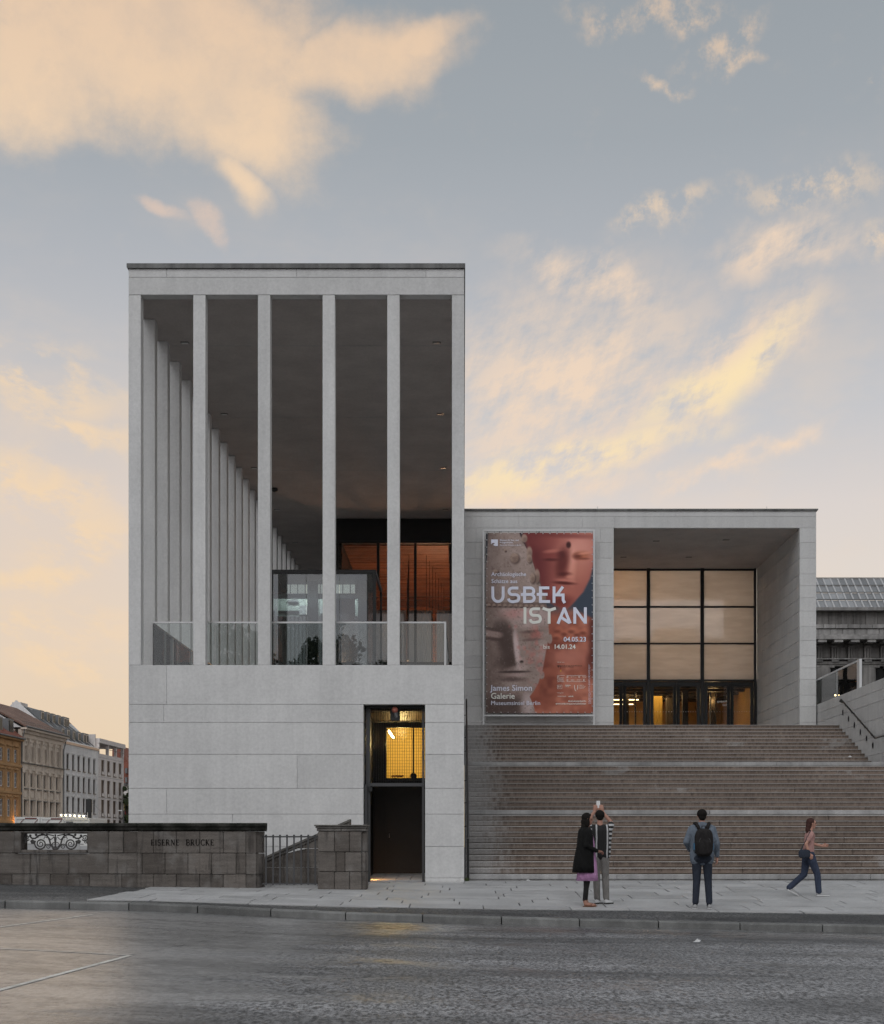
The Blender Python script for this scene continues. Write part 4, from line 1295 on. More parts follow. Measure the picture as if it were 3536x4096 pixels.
    lay(f * ell(700, 1330, 320, 130, .9) * .7, (168, 148, 146))
    lay(f * ell(500, 1330, 180, 70, .9) * .35, (168, 104, 98))
    lay(f * ell(390, 1760, 130, 330, .6, -14) * .92, (76, 62, 58))
    lay(f * ell(360, 1560, 150, 90, .7, 24) * .8, (84, 70, 66)); lay(f * ell(420, 2050, 150, 110, .7) * .85, (74, 60, 56))
    lay(f * ell(545, 1850, 40, 300, .6, -6) * .85, (182, 164, 162))
    lay(f * ell(590, 2000, 44, 40, .6) * .8, (170, 148, 144)); lay(f * ell(620, 2040, 26, 18, .7) * .9, (52, 42, 40))
    lay(f * ell(190, 1630, 140, 62, .4, 6) * .9, (140, 120, 114)); lay(f * ell(200, 1560, 150, 26, .6, 10) * .8, (78, 64, 60)); lay(f * ell(180, 1700, 140, 26, .7, 6) * .8, (80, 64, 60))
    lay(f * ell(760, 1640, 150, 60, .4, 2) * .85, (128, 104, 96)); lay(f * ell(760, 1590, 160, 22, .6, -4) * .7, (96, 78, 74)); lay(f * ell(770, 1712, 140, 20, .7, -4) * .7, (92, 76, 72)); lay(f * ell(820, 1640, 70, 50, .6) * .5, (150, 84, 78))
    lay(f * ell(780, 1480, 230, 40, .7, -8) * .5, (166, 146, 142))
    lay(f * ell(500, 2192, 210, 18, .6, -1) * .95, (58, 46, 44)); lay(f * ell(520, 2240, 160, 36, .6, -2) * .6, (150, 128, 124)); lay(f * ell(480, 2300, 170, 34, .8) * .8, (84, 68, 64))
    lay(f * ell(560, 2140, 140, 34, .8, -4) * .5, (166, 146, 142))
    lay(f * ss(y, 2440, 2640) * (1 - ss(x, 500, 760)) * .8, (74, 60, 56))
    lay(f * ell(720, 2660, 90, 160, .7) * .8, (164, 148, 146))
    lay(f * ell(240, 2200, 200, 300, .9) * .35, (92, 76, 72))
    # flaking red pigment
    pr = vnoise(xw, yw, 70, 12, 4)
    zone = np.maximum.reduce([ell(490, 1510, 60, 40, .6), ell(900, 1780, 130, 120, .9), ell(690, 1860, 60, 66, .7), ell(790, 1940, 60, 50, .8), ell(900, 2090, 60, 150, .7), ell(740, 2040, 60, 60, .9), ell(570, 1800, 24, 240, .7, -6), ell(810, 2350, 70, 60, .9), ell(860, 1580, 90, 90, .9), ell(610, 1310, 140, 60, .9), ell(980, 1480, 40, 140, .9)])
    lay(f * zone * ss(pr, .46, .60) * .42, (172, 96, 90))
    lay(m * ss(fine, .62, .78) * .32, (80, 66, 62)); lay(m * ss(fine, .34, .22) * .18, (176, 162, 156))
    C = np.clip(110 + (C - 110) * 1.22, 14, 235)
    gr = C.mean(-1, keepdims=True); C = gr + (C - gr) * .86
    s = C / 255.0
    L = np.where(s <= .04045, s / 12.92, ((s + .055) / 1.055) ** 2.4)
    return nx, ny, U, V, np.clip(L * 1.4, 0, .85)

nx, ny, U_, V_, L_ = paint()
x0p, x1p, z0p, z1p = qx(P0), qx(P1), qz(PB), qz(PT)
ripple = .006 * np.sin(U_ * 21) * np.sin(V_ * 9) + .008 * np.sin(V_ * 30) * (U_ < .05)
co = np.stack([x0p + U_ * (x1p - x0p), -.02 + ripple, z1p - V_ * (z1p - z0p)], -1).reshape(-1, 3)
idx = np.arange(nx * ny).reshape(ny, nx)
quads = np.stack([idx[:-1, :-1], idx[1:, :-1], idx[1:, 1:], idx[:-1, 1:]], -1).reshape(-1, 4)
me = bpy.data.meshes.new('printed_sheet')
me.from_pydata(co.tolist(), [], quads.tolist())
at_ = me.color_attributes.new('print', 'FLOAT_COLOR', 'POINT')
at_.data.foreach_set('color', np.concatenate([L_.reshape(-1, 3), np.ones((nx * ny, 1))], 1).astype(np.float32).ravel())
me.polygons.foreach_set('use_smooth', [True] * len(me.polygons))
def print_fn(w, b, t):
    a = w.n('ShaderNodeVertexColor'); a.layer_name = 'print'
    t.links.new(a.outputs[0], b.inputs['Base Color'])
me.materials.append(mat('printed_vinyl', rough=0.55, spec=0.3, fn=print_fn))
sheet_o = put('printed_sheet', me, ban)

# print units -> banner metres
def pu(x, y): return (x0p + (x - 88) / 1597 * (x1p - x0p), z1p - (y - 118) / 2690 * (z1p - z0p))
M_INK = mat('lavender_ink', (0.78, 0.80, 0.92, 1), 0.6)
M_INKW = mat('pale_ink', (0.86, 0.86, 0.80, 1), 0.6)
M_INKK = mat('black_ink', g(0.01), 0.6)
def strokes(mb, lines, w_, y=-.034, conv=pu, unit=None):
    """flat strokes with mitred bends, given as polylines in print units"""
    for q_, L in enumerate(lines):
        yk = y - .0008 * q_
        pts = [Vector(conv(*p)) for p in L]
        n = len(pts)
        hw = w_ / 2 * (x1p - x0p) / 1597 if unit is None else w_ / 2 * unit
        left, right = [], []
        for i, p in enumerate(pts):
            if i == 0: d = (pts[1] - p).normalized(); nrm = Vector((-d.y, d.x)); k = 1
            elif i == n - 1: d = (p - pts[i - 1]).normalized(); nrm = Vector((-d.y, d.x)); k = 1
            else:
                d0, d1 = (p - pts[i - 1]).normalized(), (pts[i + 1] - p).normalized()
                t = (d0 + d1).normalized() if (d0 + d1).length > 1e-6 else d0
                nrm = Vector((-t.y, t.x)); k = min(1 / max(nrm.dot(Vector((-d0.y, d0.x))), .4), 1.8)
            left.append(p + nrm * hw * k); right.append(p - nrm * hw * k)
        vs = [(p.x, yk, p.y) for p in left] + [(p.x, yk, p.y) for p in right]
        mb.add(vs, [(i, i + 1, n + i + 1, n + i) for i in range(n - 1)])
    return mb
def arc(cx, cy, rx, ry, a0, a1, n=12):
    return [(cx + rx * math.cos(R(a0 + (a1 - a0) * i / n)), cy + ry * math.sin(R(a0 + (a1 - a0) * i / n))) for i in range(n + 1)]
TITLE = {
    'U': [[(190, 920), (192, 1060)] + arc(268, 1062, 77, 82, 180, 0)[1:] + [(345, 920)]],
    'S': [[(572, 943), (480, 943)] + arc(478, 992, 46, 49, 270, 90, 8)[1:] + [(530, 1041)] + arc(532, 1092, 48, 51, -90, 60, 8) + [(500, 1146)] + arc(478, 1090, 56, 56, 90, 170, 6)],
    'B': [[(664, 920), (664, 1166)], [(664, 941), (750, 941)] + arc(752, 990, 50, 49, -90, 90, 8) + [(608, 1040)], [(750, 1040)] + arc(756, 1092, 52, 52, -90, 90, 8) + [(664, 1144)]],
    'E': [[(900, 920), (900, 1166)], [(880, 941), (1032, 941)], [(845, 1038), (1006, 1038)], [(880, 1144), (1044, 1144)]],
    'K': [[(1103, 920), (1103, 1166)], [(1236, 922), (1150, 1042)], [(1103, 1046), (1238, 1046), (1239, 1122), (1262, 1168)]],
    'I': [[(670, 1230), (670, 1475)]],
    's': [[(894, 1253), (800, 1253)] + arc(798, 1302, 46, 49, 270, 90, 8)[1:] + [(850, 1351)] + arc(852, 1402, 48, 51, -90, 60, 8) + [(820, 1456)] + arc(800, 1400, 54, 56, 90, 170, 6)],
    'T': [[(932, 1244), (1010, 1270), (1050, 1270), (1130, 1244)], [(1030, 1268), (1030, 1475)]],
    'A': [[(1160, 1475), (1262, 1234)], [(1250, 1234), (1345, 1470)], [(1205, 1378), (1335, 1462)]],
    'N': [[(1412, 1475), (1412, 1230)], [(1412, 1246), (1568, 1460)], [(1570, 1475), (1570, 1230)]]}
for k, L in TITLE.items():
    pale = k in ('s', 'T', 'I')
    strokes(MB(), L, 43).build('title_letter', M_INKW if pale else M_INK, ban)

def text(body, x, y, h, parent, m, align='LEFT', name='lettering', rotz=0, depth=-.034, bold=0.0, conv=pu, unit=None):
    """x, y: baseline in print units, h: capital height"""
    cu = bpy.data.curves.new(name, 'FONT')
    cu.body = body; cu.align_x = align; cu.size = 1.0; cu.resolution_u = 3
    cu.offset = bold
    tmp = bpy.data.objects.new('tmp', cu); COL.objects.link(tmp)
    dg = bpy.context.evaluated_depsgraph_get()
    me_ = bpy.data.meshes.new_from_object(tmp.evaluated_get(dg))
    bpy.data.objects.remove(tmp)
    me_.materials.clear(); me_.materials.append(m)
    un = (x1p - x0p) / 1597 if unit is None else unit
    s = h * un / .69
    X, Z = conv(x, y)
    o = put(name, me_, parent, (X, depth, Z), (R(90), R(-rotz), 0), (s, s, s))
    return o
text('Archäologische', 168, 764, 58, ban, M_INK, bold=.006)
text('Schätze aus', 168, 868, 58, ban, M_INK, bold=.006)
Z2 = 1416   # second zoom offset
text('04.05.23', 1584, 324 + Z2, 68, ban, M_INK, 'RIGHT', bold=.018)
text('bis', 940, 434 + Z2, 64, ban, M_INKW, bold=.0)
text('14.01.24', 1096, 434 + Z2, 66, ban, M_INKW, bold=.018)
text('James Simon', 160, 1056 + Z2, 84, ban, M_INK, bold=.008)
text('Galerie', 160, 1176 + Z2, 84, ban, M_INKW, bold=.008)
text('Museumsinsel Berlin', 160, 1270 + Z2, 62, ban, M_INK, bold=.0)
text('#usbekistanberlin', 1582, 1224 + Z2, 26, ban, M_INKW, 'RIGHT', bold=.01)
text('www.smb.museum/usbekistan', 1582, 1262 + Z2, 26, ban, M_INKW, 'RIGHT', bold=.01)
text('Museum für Vor- und', 296, 240, 22, ban, M_INK, bold=.015)
text('Frühgeschichte', 296, 274, 22, ban, M_INK, bold=.015)
text('Staatliche Museen zu Berlin', 296, 312, 20, ban, M_INK)
text('Gefördert durch', 1152, 637 + Z2, 11, ban, M_INKW)
text('Die Beauftragte der Bundesregierung', 1216, 690 + Z2, 14, ban, M_INKK)
text('für Kultur und Medien', 1216, 708 + Z2, 14, ban, M_INKK)
text('Das', 1150, 853 + Z2, 13, ban, M_INKW, bold=.02); text('Kuratorium', 1150, 873 + Z2, 14, ban, M_INKW, bold=.02)
text('Preußischer', 1150, 894 + Z2, 14, ban, M_INKW); text('Kulturbesitz', 1150, 915 + Z2, 14, ban, M_INKW)
text('BERTELSMANN', 1350, 857 + Z2, 9, ban, M_INKW); text('Google', 1524, 857 + Z2, 15, ban, M_INKW)
text('SIEMENS', 1350, 903 + Z2, 10, ban, M_INKW, bold=.02); text('WÜRTH', 1458, 902 + Z2, 10, ban, M_INKW, bold=.02)
text('SIEMENS', 1270, 985 + Z2, 15, ban, M_INKW, bold=.02); text('energy', 1268, 1001 + Z2, 14, ban, M_INKW)
text('EvS', 1160, 1008 + Z2, 24, ban, M_INKW)
for k, tt in enumerate(('Uzbekistan', 'Art and Culture', 'Development', 'Foundation')):
    text(tt, 1480, 980 + 16 * k + Z2, 10, ban, M_INKW)
text('Medienpartner', 1152, 1094 + Z2, 11, ban, M_INKW)
text('TAGESSPIEGEL', 1154, 1148 + Z2, 14, ban, M_INKW); text('tipBerlin', 1314, 1148 + Z2, 16, ban, M_INKW, bold=.02)
# rules, emblems and boxes of the sponsor field
for (a, b, c, d) in ((1152, 831, 1265, 831), (1152, 924, 1265, 924), (1290, 831, 1580, 831), (1290, 921, 1580, 921)):
    strokes(MB(), [[(a, b + Z2), (c, d + Z2)]], 3.5).build('rule_line', M_INKW, ban)
strokes(MB(), [[(1154, 974 + Z2), (1223, 974 + Z2), (1223, 1027 + Z2), (1154, 1027 + Z2), (1154, 974 + Z2)]], 3).build('logo_box', M_INKW, ban)
for (a, b, r_) in ((1303, 852, 13), (1301, 898, 12)):
    strokes(MB(), [arc(a, b + Z2, r_, r_, 0, 360, 16), [(a, b - r_ + Z2), (a, b + r_ + Z2)], [(a - r_, b + Z2), (a + r_, b + Z2)]], 2.5).build('logo_ring', M_INKW, ban)
strokes(MB(), [[(1468, 842 + Z2), (1486, 842 + Z2), (1486, 860 + Z2), (1468, 860 + Z2), (1468, 842 + Z2)]], 4).build('logo_box', M_INKW, ban)
strokes(MB(), [arc(1552, 897 + Z2, 12, 11, 60, 300, 10)], 7).build('logo_ring', M_INKW, ban)
strokes(MB(), [[(1446, 893 + Z2), (1450, 903 + Z2), (1454, 893 + Z2)]], 4).build('logo_mark', M_INKW, ban)
strokes(MB(), [[(1408, 972 + Z2), (1410, 1020 + Z2), (1418, 1048 + Z2), (1434, 1064 + Z2)], [(1456, 972 + Z2), (1456, 1015 + Z2), (1446, 1040 + Z2)]], 7).build('logo_mark', M_INKW, ban)
# state emblem: eagle and flag bar
strokes(MB(), [[(1171, 676 + Z2), (1171, 710 + Z2)], [(1158, 678 + Z2), (1156, 694 + Z2), (1166, 698 + Z2)], [(1184, 678 + Z2), (1187, 694 + Z2), (1176, 698 + Z2)], [(1165, 708 + Z2), (1177, 708 + Z2)], [(1162, 684 + Z2), (1180, 684 + Z2)]], 6).build('eagle_emblem', M_INKK, ban)
for (a, b, m_) in ((678, 710, M_INKK), (710, 742, mat('red_ink', (0.35, 0.01, 0.01, 1), 0.6)), (742, 774, mat('gold_ink', (0.7, 0.4, 0.02, 1), 0.6))):
    strokes(MB(), [[(1204, a + Z2), (1204, b + Z2)]], 9).build('flag_bar', m_, ban)
# lettering on the inside of a portal door, read backwards from the street
for k_, tt in enumerate(('Ausgang', 'Exit')):
    eo = text(tt, 0, 0, .085, blk, M_INKW, 'LEFT', depth=glz + .020, conv=lambda a, b: (gx(2909), gz_(2809 + 14 * k_)), unit=1.0)
    eo.scale.x *= -1
# museum mark: square with a wave cut from its foot
mk = MB()
pts = [(165, 219), (266, 219), (266, 316), (230, 318), (205, 308), (198, 295), (212, 285), (220, 288), (216, 274), (200, 270), (182, 276), (165, 292)]
mk.add([(pu(*p)[0], -.034, pu(*p)[1]) for p in pts], [tuple(range(len(pts) - 1, -1, -1))])
mk.build('museum_mark', M_INK, ban)
# side credits, too fine to read: three thin columns of tiny type
for k, (xa_, ya_, yb_, tt) in enumerate(((1625, 436, 1256, 'Archäologische Schätze aus Usbekistan. Von Alexander dem Großen bis zum Reich der Kuschan'), (1640, 490, 1256, 'Eine Ausstellung des Museums für Vor- und Frühgeschichte der Staatlichen Museen zu Berlin'), (1655, 1010, 1256, 'James-Simon-Galerie, Berlin'))):
    text(tt, xa_, yb_ + Z2, 10.5, ban, M_INK, rotz=90, name='credit_line')
# lacing: grommets and cord
gm = MB().tube([(0, -.026, 0), (0, -.030, 0)], .018, 8).mesh('grommet', M_WHITE)
M_CORD = mat('lacing_cord', g(0.03), 0.8)
gr_pts = []
for k in range(16):
    gr_pts.append((x0p + .04 + (x1p - x0p - .08) * k / 15, z1p - .03, 0, 1)); gr_pts.append((x0p + .04 + (x1p - x0p - .08) * k / 15, z0p + .03, 0, -1))
for k in range(1, 25):
    gr_pts.append((x0p + .03, z1p - (z1p - z0p) * k / 25, -1, 0)); gr_pts.append((x1p - .03, z1p - (z1p - z0p) * k / 25, 1, 0))
for (a, b, sx, sz) in gr_pts:
    go = put('grommet', gm, ban, (a, 0, b))
    MB().tube([(0, -.028, 0), (sx * .08 + .02 * sz, -.03, sz * .09 + .03 * sx)], .006, 4).build('cord', M_CORD, go)

# ================================================================ bridge parapet
YW = 29.5
def sand_fn(w, b, t):
    p = pos(w)
    sp = w.n('ShaderNodeSeparateXYZ'); t.links.new(p, sp.inputs[0])
    bed = w.noise(w.xyz(w.m('MULTIPLY', sp.outputs[0], 1.2), sp.outputs[1], w.m('MULTIPLY', sp.outputs[2], 9.0)), 1.0, 6, 0.7, 0.4)
    n1 = w.noise(p, 2.2, 5, 0.65); n2 = w.noise(p, 45, 3, 0.75)
    drip = w.noise(w.xyz(w.m('MULTIPLY', sp.outputs[0], 7.0), sp.outputs[1], w.m('MULTIPLY', sp.outputs[2], 0.8)), 1.0, 5, 0.65)
    c = w.mix(orand(w), (0.092, 0.080, 0.071, 1), (0.165, 0.148, 0.134, 1))
    c = w.mix(w.m('MULTIPLY', w.ss(w.n('ShaderNodeObjectInfo').outputs['Random'], 0.93, 0.95), 0.5), c, (0.12, 0.095, 0.078, 1))
    c = w.mix(1.0, c, w.mix(bed, g(0.35), g(1.65)), 'MULTIPLY')
    c = w.mix(1.0, c, w.mix(n2, g(0.55), g(1.45)), 'MULTIPLY')
    c = w.mix(w.m('MULTIPLY', w.ss(n1, 0.48, 0.72), 0.65), c, (0.21, 0.20, 0.19, 1))
    c = w.mix(w.m('MULTIPLY', w.ss(drip, 0.52, 0.72), 0.75), c, (0.028, 0.026, 0.025, 1))
    t.links.new(c, b.inputs['Base Color'])
    bump(w, b, w.m('ADD', n2, w.m('MULTIPLY', bed, 1.5)), 0.012, 0.8)
M_SAND = mat('sooty_sandstone', rough=0.9, spec=0.15, fn=sand_fn)
def capst_fn(w, b, t):
    p = pos(w)
    n1 = w.noise(p, 3.0, 6, 0.7); n2 = w.noise(p, 40, 3, 0.7)
    c = w.mix(w.ss(n1, 0.4, 0.65), (0.016, 0.017, 0.014, 1), (0.060, 0.058, 0.052, 1))
    c = w.mix(1.0, c, w.mix(n2, g(0.5), g(1.5)), 'MULTIPLY')
    t.links.new(c, b.inputs['Base Color'])
    bump(w, b, n2, 0.012, 0.8)
M_COPE = mat('mossy_coping', rough=0.95, spec=0.1, fn=capst_fn)
M_COPE2 = mat('worn_coping', rough=0.95, spec=0.1, fn=stone_fn((0.15, 0.14, 0.13, 1), 0.1, 0.1, 0.45, 2.5, streak=0.4))
M_MORT = mat('old_mortar', rough=0.95, fn=stone_fn((0.14, 0.137, 0.133, 1), 0.0, 0.0, 0.3, 3.0))
par = thing('bridge_parapet', 'sooty sandstone bridge parapet with carved name and iron scroll panel', 'parapet', (0, YW, 0))
def ux(px): return wx(px, YW)
def uz(py): return wz(py, YW)
def stones(parent, rows_, yf, yb, jit=.004):
    for z0, z1, js in rows_:
        for a, b in zip(js[:-1], js[1:]):
            if a is None or b is None: continue
            dy = random.uniform(-jit, jit)
            MB().cbox(a + .004, b - .004, yf + dy, yb, z0 + .004, z1 - .004, random.uniform(.006, .012)).build('stone', M_SAND, parent)
zc0, zc1 = uz(3325) + .002, uz(3292)       # coping
z1_, z2_, z3_, z4_ = uz(3325), uz(3413), uz(3497), -.25
# plain stretch with the iron panel (x -1500..545)
left_end = -1700
XLE = ux(left_end)
rows_l = [
    (z2_, z1_, [XLE, ux(-900), ux(-500), ux(-150), ux(52), None, ux(345), ux(430), ux(490), ux(546)]),
    (z3_, z2_, [XLE, ux(-800), ux(-400), ux(-160), ux(115), ux(270), ux(428), ux(546)]),
    (z4_, z3_, [XLE, ux(-900), ux(-450), ux(-230), ux(42), ux(195), ux(352), ux(482), ux(546)])]
stones(par, rows_l, .10, .52)
# opening surround
o0, o1, oz0, oz1 = ux(52), ux(345), z2_, z1_
MB().cbox(o0 + .004, ux(81), .06, .5, oz0 + .004, oz1 - .004, .012).build('surround', M_SAND, par)
MB().cbox(ux(342), o1 - .002, .13, .5, oz0 + .004, oz1 - .004, .004).build('surround', M_SAND, par)
MB().cbox(ux(81) + .003, ux(342) - .003, .06, .5, oz0 + .004, uz(3399), .012).build('surround', M_SAND, par)
MB().cbox(ux(81) + .003, ux(342) - .003, .14, .5, uz(3334), oz1 - .004, .012).build('surround', M_SAND, par)
# thicker stretch with the name (546..1043)
rows_r = [
    (z2_, z1_, [ux(548), ux(614), ux(705), ux(799), ux(893), ux(984)]),
    (z3_, z2_, [ux(548), ux(568), ux(660), ux(752), ux(846), ux(944), ux(984)]),
    (z4_ - .1, z3_, [ux(548), ux(614), ux(705), ux(798), ux(893), ux(984)])]
stones(par, rows_r, .0, .58)
# splayed end facets
for (z0, z1, off) in ((z2_, z1_, 0), (z3_, z2_, .05), (z4_ - .1, z3_, .02)):
    for (xa_, ya_, xb_, yb_) in ((ux(984), 0.0, ux(1025), .06), (ux(1025), .06, ux(1043), .22)):
        c = .005
        poly = [(xa_ + c, ya_), (xb_ - c, yb_), (xb_ - c, .62), (xa_ + c, .62)]
        MB().prism(poly, z0 + c, z1 - c, 'z').build('stone', M_SAND, par)
MB().box(XLE, ux(546), .13, .49, z4_, z2_ - .02).build('core', M_MORT, par)
MB().box(XLE, o0 - .05, .13, .49, z2_ - .02, z1_ - .005).build('core', M_MORT, par)
MB().box(o1 + .02, ux(546), .15, .49, z2_ - .02, z1_ - .005).build('core', M_MORT, par)
MB().box(ux(549), ux(1018), .05, .57, z4_, z1_ - .005).build('core', M_MORT, par)
# coping: moulded profile swept along the wall
def coping(parent, m, xa_, xb_, yf, yb, z0, z1, end=0.0, name='coping'):
    h = z1 - z0
    prof = [(yf + .02, z0), (yf - .03, z0 + h * .18), (yf - .045, z0 + h * .45), (yf - .085, z0 + h * .62), (yf - .09, z0 + h * .88), (yf - .06, z1), (yb + .06, z1 + .01), (yb + .08, z0 + h * .7), (yb, z0)]
    n = len(prof)
    mb = MB()
    vs = [(xa_, y, z) for y, z in prof]
    vs += [(xb_ + (end * max(0, (yf + .02 - y) / .11) if end else 0), y, z) for y, z in prof]
    mb.add(vs, [tuple(range(n)), tuple(range(2 * n - 1, n - 1, -1))] + [(k, k + n, (k + 1) % n + n, (k + 1) % n) for k in range(n)])
    return mb.build(name, m, parent)
for a, b in zip([XLE, ux(-700), ux(-200), ux(180), ux(425)], [ux(-700), ux(-200), ux(180), ux(425), ux(546)]):
    coping(par, M_COPE, a + .003, b - .003, .10, .52, zc0, zc1)
for a, b in ((ux(547), ux(745)), (ux(745), ux(950)), (ux(950), ux(1052))):
    coping(par, M_COPE, a + .003, b - .003, .0, .60, zc0, zc1, .10 if b > ux(1040) else 0)
# carved name: capitals with thick stems, hairlines and serifs
LT = {
    'E': ([(18, 0, 18, 100, 17)], [(18, 97, 66, 97, 6), (18, 52, 54, 52, 6), (18, 3, 70, 3, 6), (66, 97, 66, 82, 6), (54, 60, 54, 44, 6), (70, 3, 72, 20, 6), (2, 97, 30, 97, 5), (2, 3, 30, 3, 5)], 78),
    'I': ([(18, 0, 18, 100, 17)], [(2, 97, 34, 97, 5), (2, 3, 34, 3, 5)], 38),
    'N': ([(22, 98, 84, 2, 16)], [(20, 2, 20, 98, 7), (86, 2, 86, 98, 7), (4, 97, 30, 97, 5), (8, 3, 32, 3, 5), (74, 97, 98, 97, 5)], 104),
    'K': ([(18, 0, 18, 100, 17), (36, 52, 76, 2, 15)], [(24, 44, 70, 97, 7), (2, 97, 34, 97, 5), (2, 3, 34, 3, 5), (60, 97, 82, 97, 5), (66, 3, 90, 3, 5)], 90),
    'R': ([(18, 0, 18, 100, 17), (44, 48, 80, 2, 15)], [(2, 97, 34, 97, 5), (2, 3, 34, 3, 5), (70, 3, 92, 3, 5), 'P'], 90),
    'B': ([(18, 0, 18, 100, 17)], [(2, 97, 30, 97, 5), (2, 3, 30, 3, 5), 'P', 'Q'], 82),
    'U': ([(18, 30, 18, 100, 16)], [(2, 97, 34, 97, 5), (80, 26, 80, 98, 7), (68, 97, 92, 97, 5), 'V', 'D'], 98),
    'C': ([], ['C', (82, 98, 82, 76, 6), (82, 2, 84, 24, 6)], 92),
    'S': ([], ['S', (62, 98, 62, 78, 6), (8, 2, 8, 24, 6)], 74)}
def carve(word, px0, px1, py0, py1, y):
    tot = sum(LT[c][2] for c in word) + 14 * (len(word) - 1)
    X0, X1, Z1, Z0 = ux(px0), ux(px1), uz(py0), uz(py1)
    sx, sz = (X1 - X0) / tot, (Z1 - Z0) / 100
    cur = 0
    for ch in word:
        A, B, wd = LT[ch]
        mb = MB()
        kk = [0]
        def line(pts, ww):
            n = len(pts)
            kk[0] += 1
            strokes(mb, [pts], ww * 1.3, y - .0002 * kk[0], lambda a, b: (X0 + (cur + a) * sx, Z0 + b * sz), sx)
        for q in A + B:
            if q == 'P': line([(18, 97), (46, 97)] + arc(48, 73, 22, 23, 90, -90, 8) + [(18, 49)], 9)
            elif q == 'Q': line([(46, 49)] + arc(50, 27, 25, 24, 90, -90, 8) + [(18, 3)], 10)
            elif q == 'V': line(arc(49, 32, 31, 30, 180, 360, 10), 10)
            elif q == 'D':
                line([(34, 112), (42, 112)], 8); line([(60, 112), (68, 112)], 8)
            elif q == 'C': line(arc(54, 50, 42, 47, 45, 315, 16), 12)
            elif q == 'S': line(arc(36, 74, 25, 23, 20, 250, 10) + arc(36, 26, 27, 24, 70, -160, 10), 12)
            else: line([(q[0], q[1]), (q[2], q[3])], q[4])
        mb.build('carved_letter', M_CARVE, par)
        cur += wd + 14
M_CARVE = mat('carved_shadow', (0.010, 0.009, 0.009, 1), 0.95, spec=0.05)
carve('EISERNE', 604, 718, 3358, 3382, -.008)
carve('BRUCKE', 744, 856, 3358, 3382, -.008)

# iron scroll panel in the opening
M_CAST = mat('cast_iron', (0.055, 0.052, 0.050, 1), 0.5, spec=0.5)
def su(x, y): return (ux(x / 3.195), .22, uz(3200 + y / 3.195))
def spiral(cx, cy, r0, r1, a0, turns, n=36):
    return [su(cx + (r0 + (r1 - r0) * i / n) * math.cos(a0 + turns * 2 * math.pi * i / n), cy + (r0 + (r1 - r0) * i / n) * math.sin(a0 + turns * 2 * math.pi * i / n)) for i in range(n + 1)]
for s in (1, -1):
    def mx_(pts):
        return [(p[0] if s == 1 else 2 * su(672, 0)[0] - p[0], p[1], p[2]) for p in pts]
    def tb(nm, pts, r):
        MB().tube(mx_(pts), r, 6).build(nm, M_CAST, par)
    tb('scroll', spiral(478, 560, 78, 12, -2.6, -2.1), [.018 - .008 * i / 36 for i in range(37)])
    tb('scroll', spiral(297, 480, 42, 8, 0.6, 1.7), [.014 - .006 * i / 36 for i in range(37)])
    tb('scroll', spiral(575, 595, 34, 8, 3.4, 1.5), [.012 - .005 * i / 36 for i in range(37)])
    tb('scroll', spiral(283, 535, 22, 6, 4.0, 1.3), .009)
    tb('stem', [su(*p) for p in ((335, 460), (370, 490), (410, 490), (450, 455), (510, 440), (560, 455), (590, 500), (605, 560), (640, 620), (668, 630))], .018)
    tb('stem', [su(*p) for p in ((668, 600), (640, 600), (625, 570), (640, 545), (668, 540))], .010)
    tb('stem', [su(*p) for p in ((520, 500), (530, 470), (565, 480))], .010)
    tb('stem', [su(*p) for p in ((590, 520), (625, 495), (650, 470))], .010)
    tb('stem', [su(*p) for p in ((550, 436), (600, 445), (650, 455))], .012)
    for (a, b, rr) in ((375, 532, .045), (420, 445, .026), (500, 440, .026), (345, 455, .026), (590, 500, .024), (440, 470, .024), (262, 548, .02)):
        p = mx_([su(a, b)])[0]
        mb = MB()
        for k in range(5):
            aa = 2 * math.pi * k / 5 + .3
            mb.ball((p[0] + rr * .55 * math.cos(aa), p[1], p[2] + rr * .55 * math.sin(aa)), rr * .55, rr * .35, rr * .55, 6, 5)
        mb.ball((p[0], p[1] - .01, p[2]), rr * .4, rr * .3, rr * .4, 6, 5)
        mb.build('leaf_rosette', M_CAST, par, True)
pc = su(668, 0)
MB().tube([su(668, 625), su(668, 590), su(668, 545), su(668, 510), su(668, 480), su(668, 462), su(668, 450), su(668, 434)], [.022, .014, .018, .026, .030, .012, .02, .008], 8).build('centre_stem', M_CAST, par, True)
MB().ball(su(668, 622), .07, .03, .03, 10, 6).build('centre_base', M_CAST, par, True)

# right-hand pier
pier = thing('parapet_pier', 'short sandstone pier beside the service gate', 'pier', (0, YW, 0))
pj = [ux(1271), ux(1338), ux(1398), ux(1446)]
zp_ = [uz(3325), uz(3408), uz(3487), -.35]
for k, (z1, z0) in enumerate(zip(zp_[:-1], zp_[1:])):
    js = [pj[0], ux(1338 + (6 if k % 2 else 0)), ux(1398 - (18 if k % 2 else 0)), pj[3]]
    stones(pier, [(z0, z1, js)], .0, .60)
    MB().cbox(pj[3] + .004, pj[3] + .10, .06, .60, z0 + .004, z1 - .004, .01).build('stone', M_SAND, pier)
MB().box(pj[0] + .03, pj[3] + .05, .07, .58, -.35, zp_[0] - .004).build('core', M_MORT, pier)
h0 = zp_[0] + .002
for (a, b, e0, e1) in ((h0, h0 + .06, .0, .02), (h0 + .061, h0 + .10, .03, .045), (h0 + .101, uz(3299), .06, .075)):
    MB().cbox(pj[0] - e1, ux(1365) - .004, -e1, .60 + e1, a, b, .012).build('coping', M_COPE2, pier)
    MB().cbox(ux(1365) + .004, pj[3] + .10 + e0 * .5, -e1, .60 + e1, a, b, .012).build('coping', M_COPE2, pier)
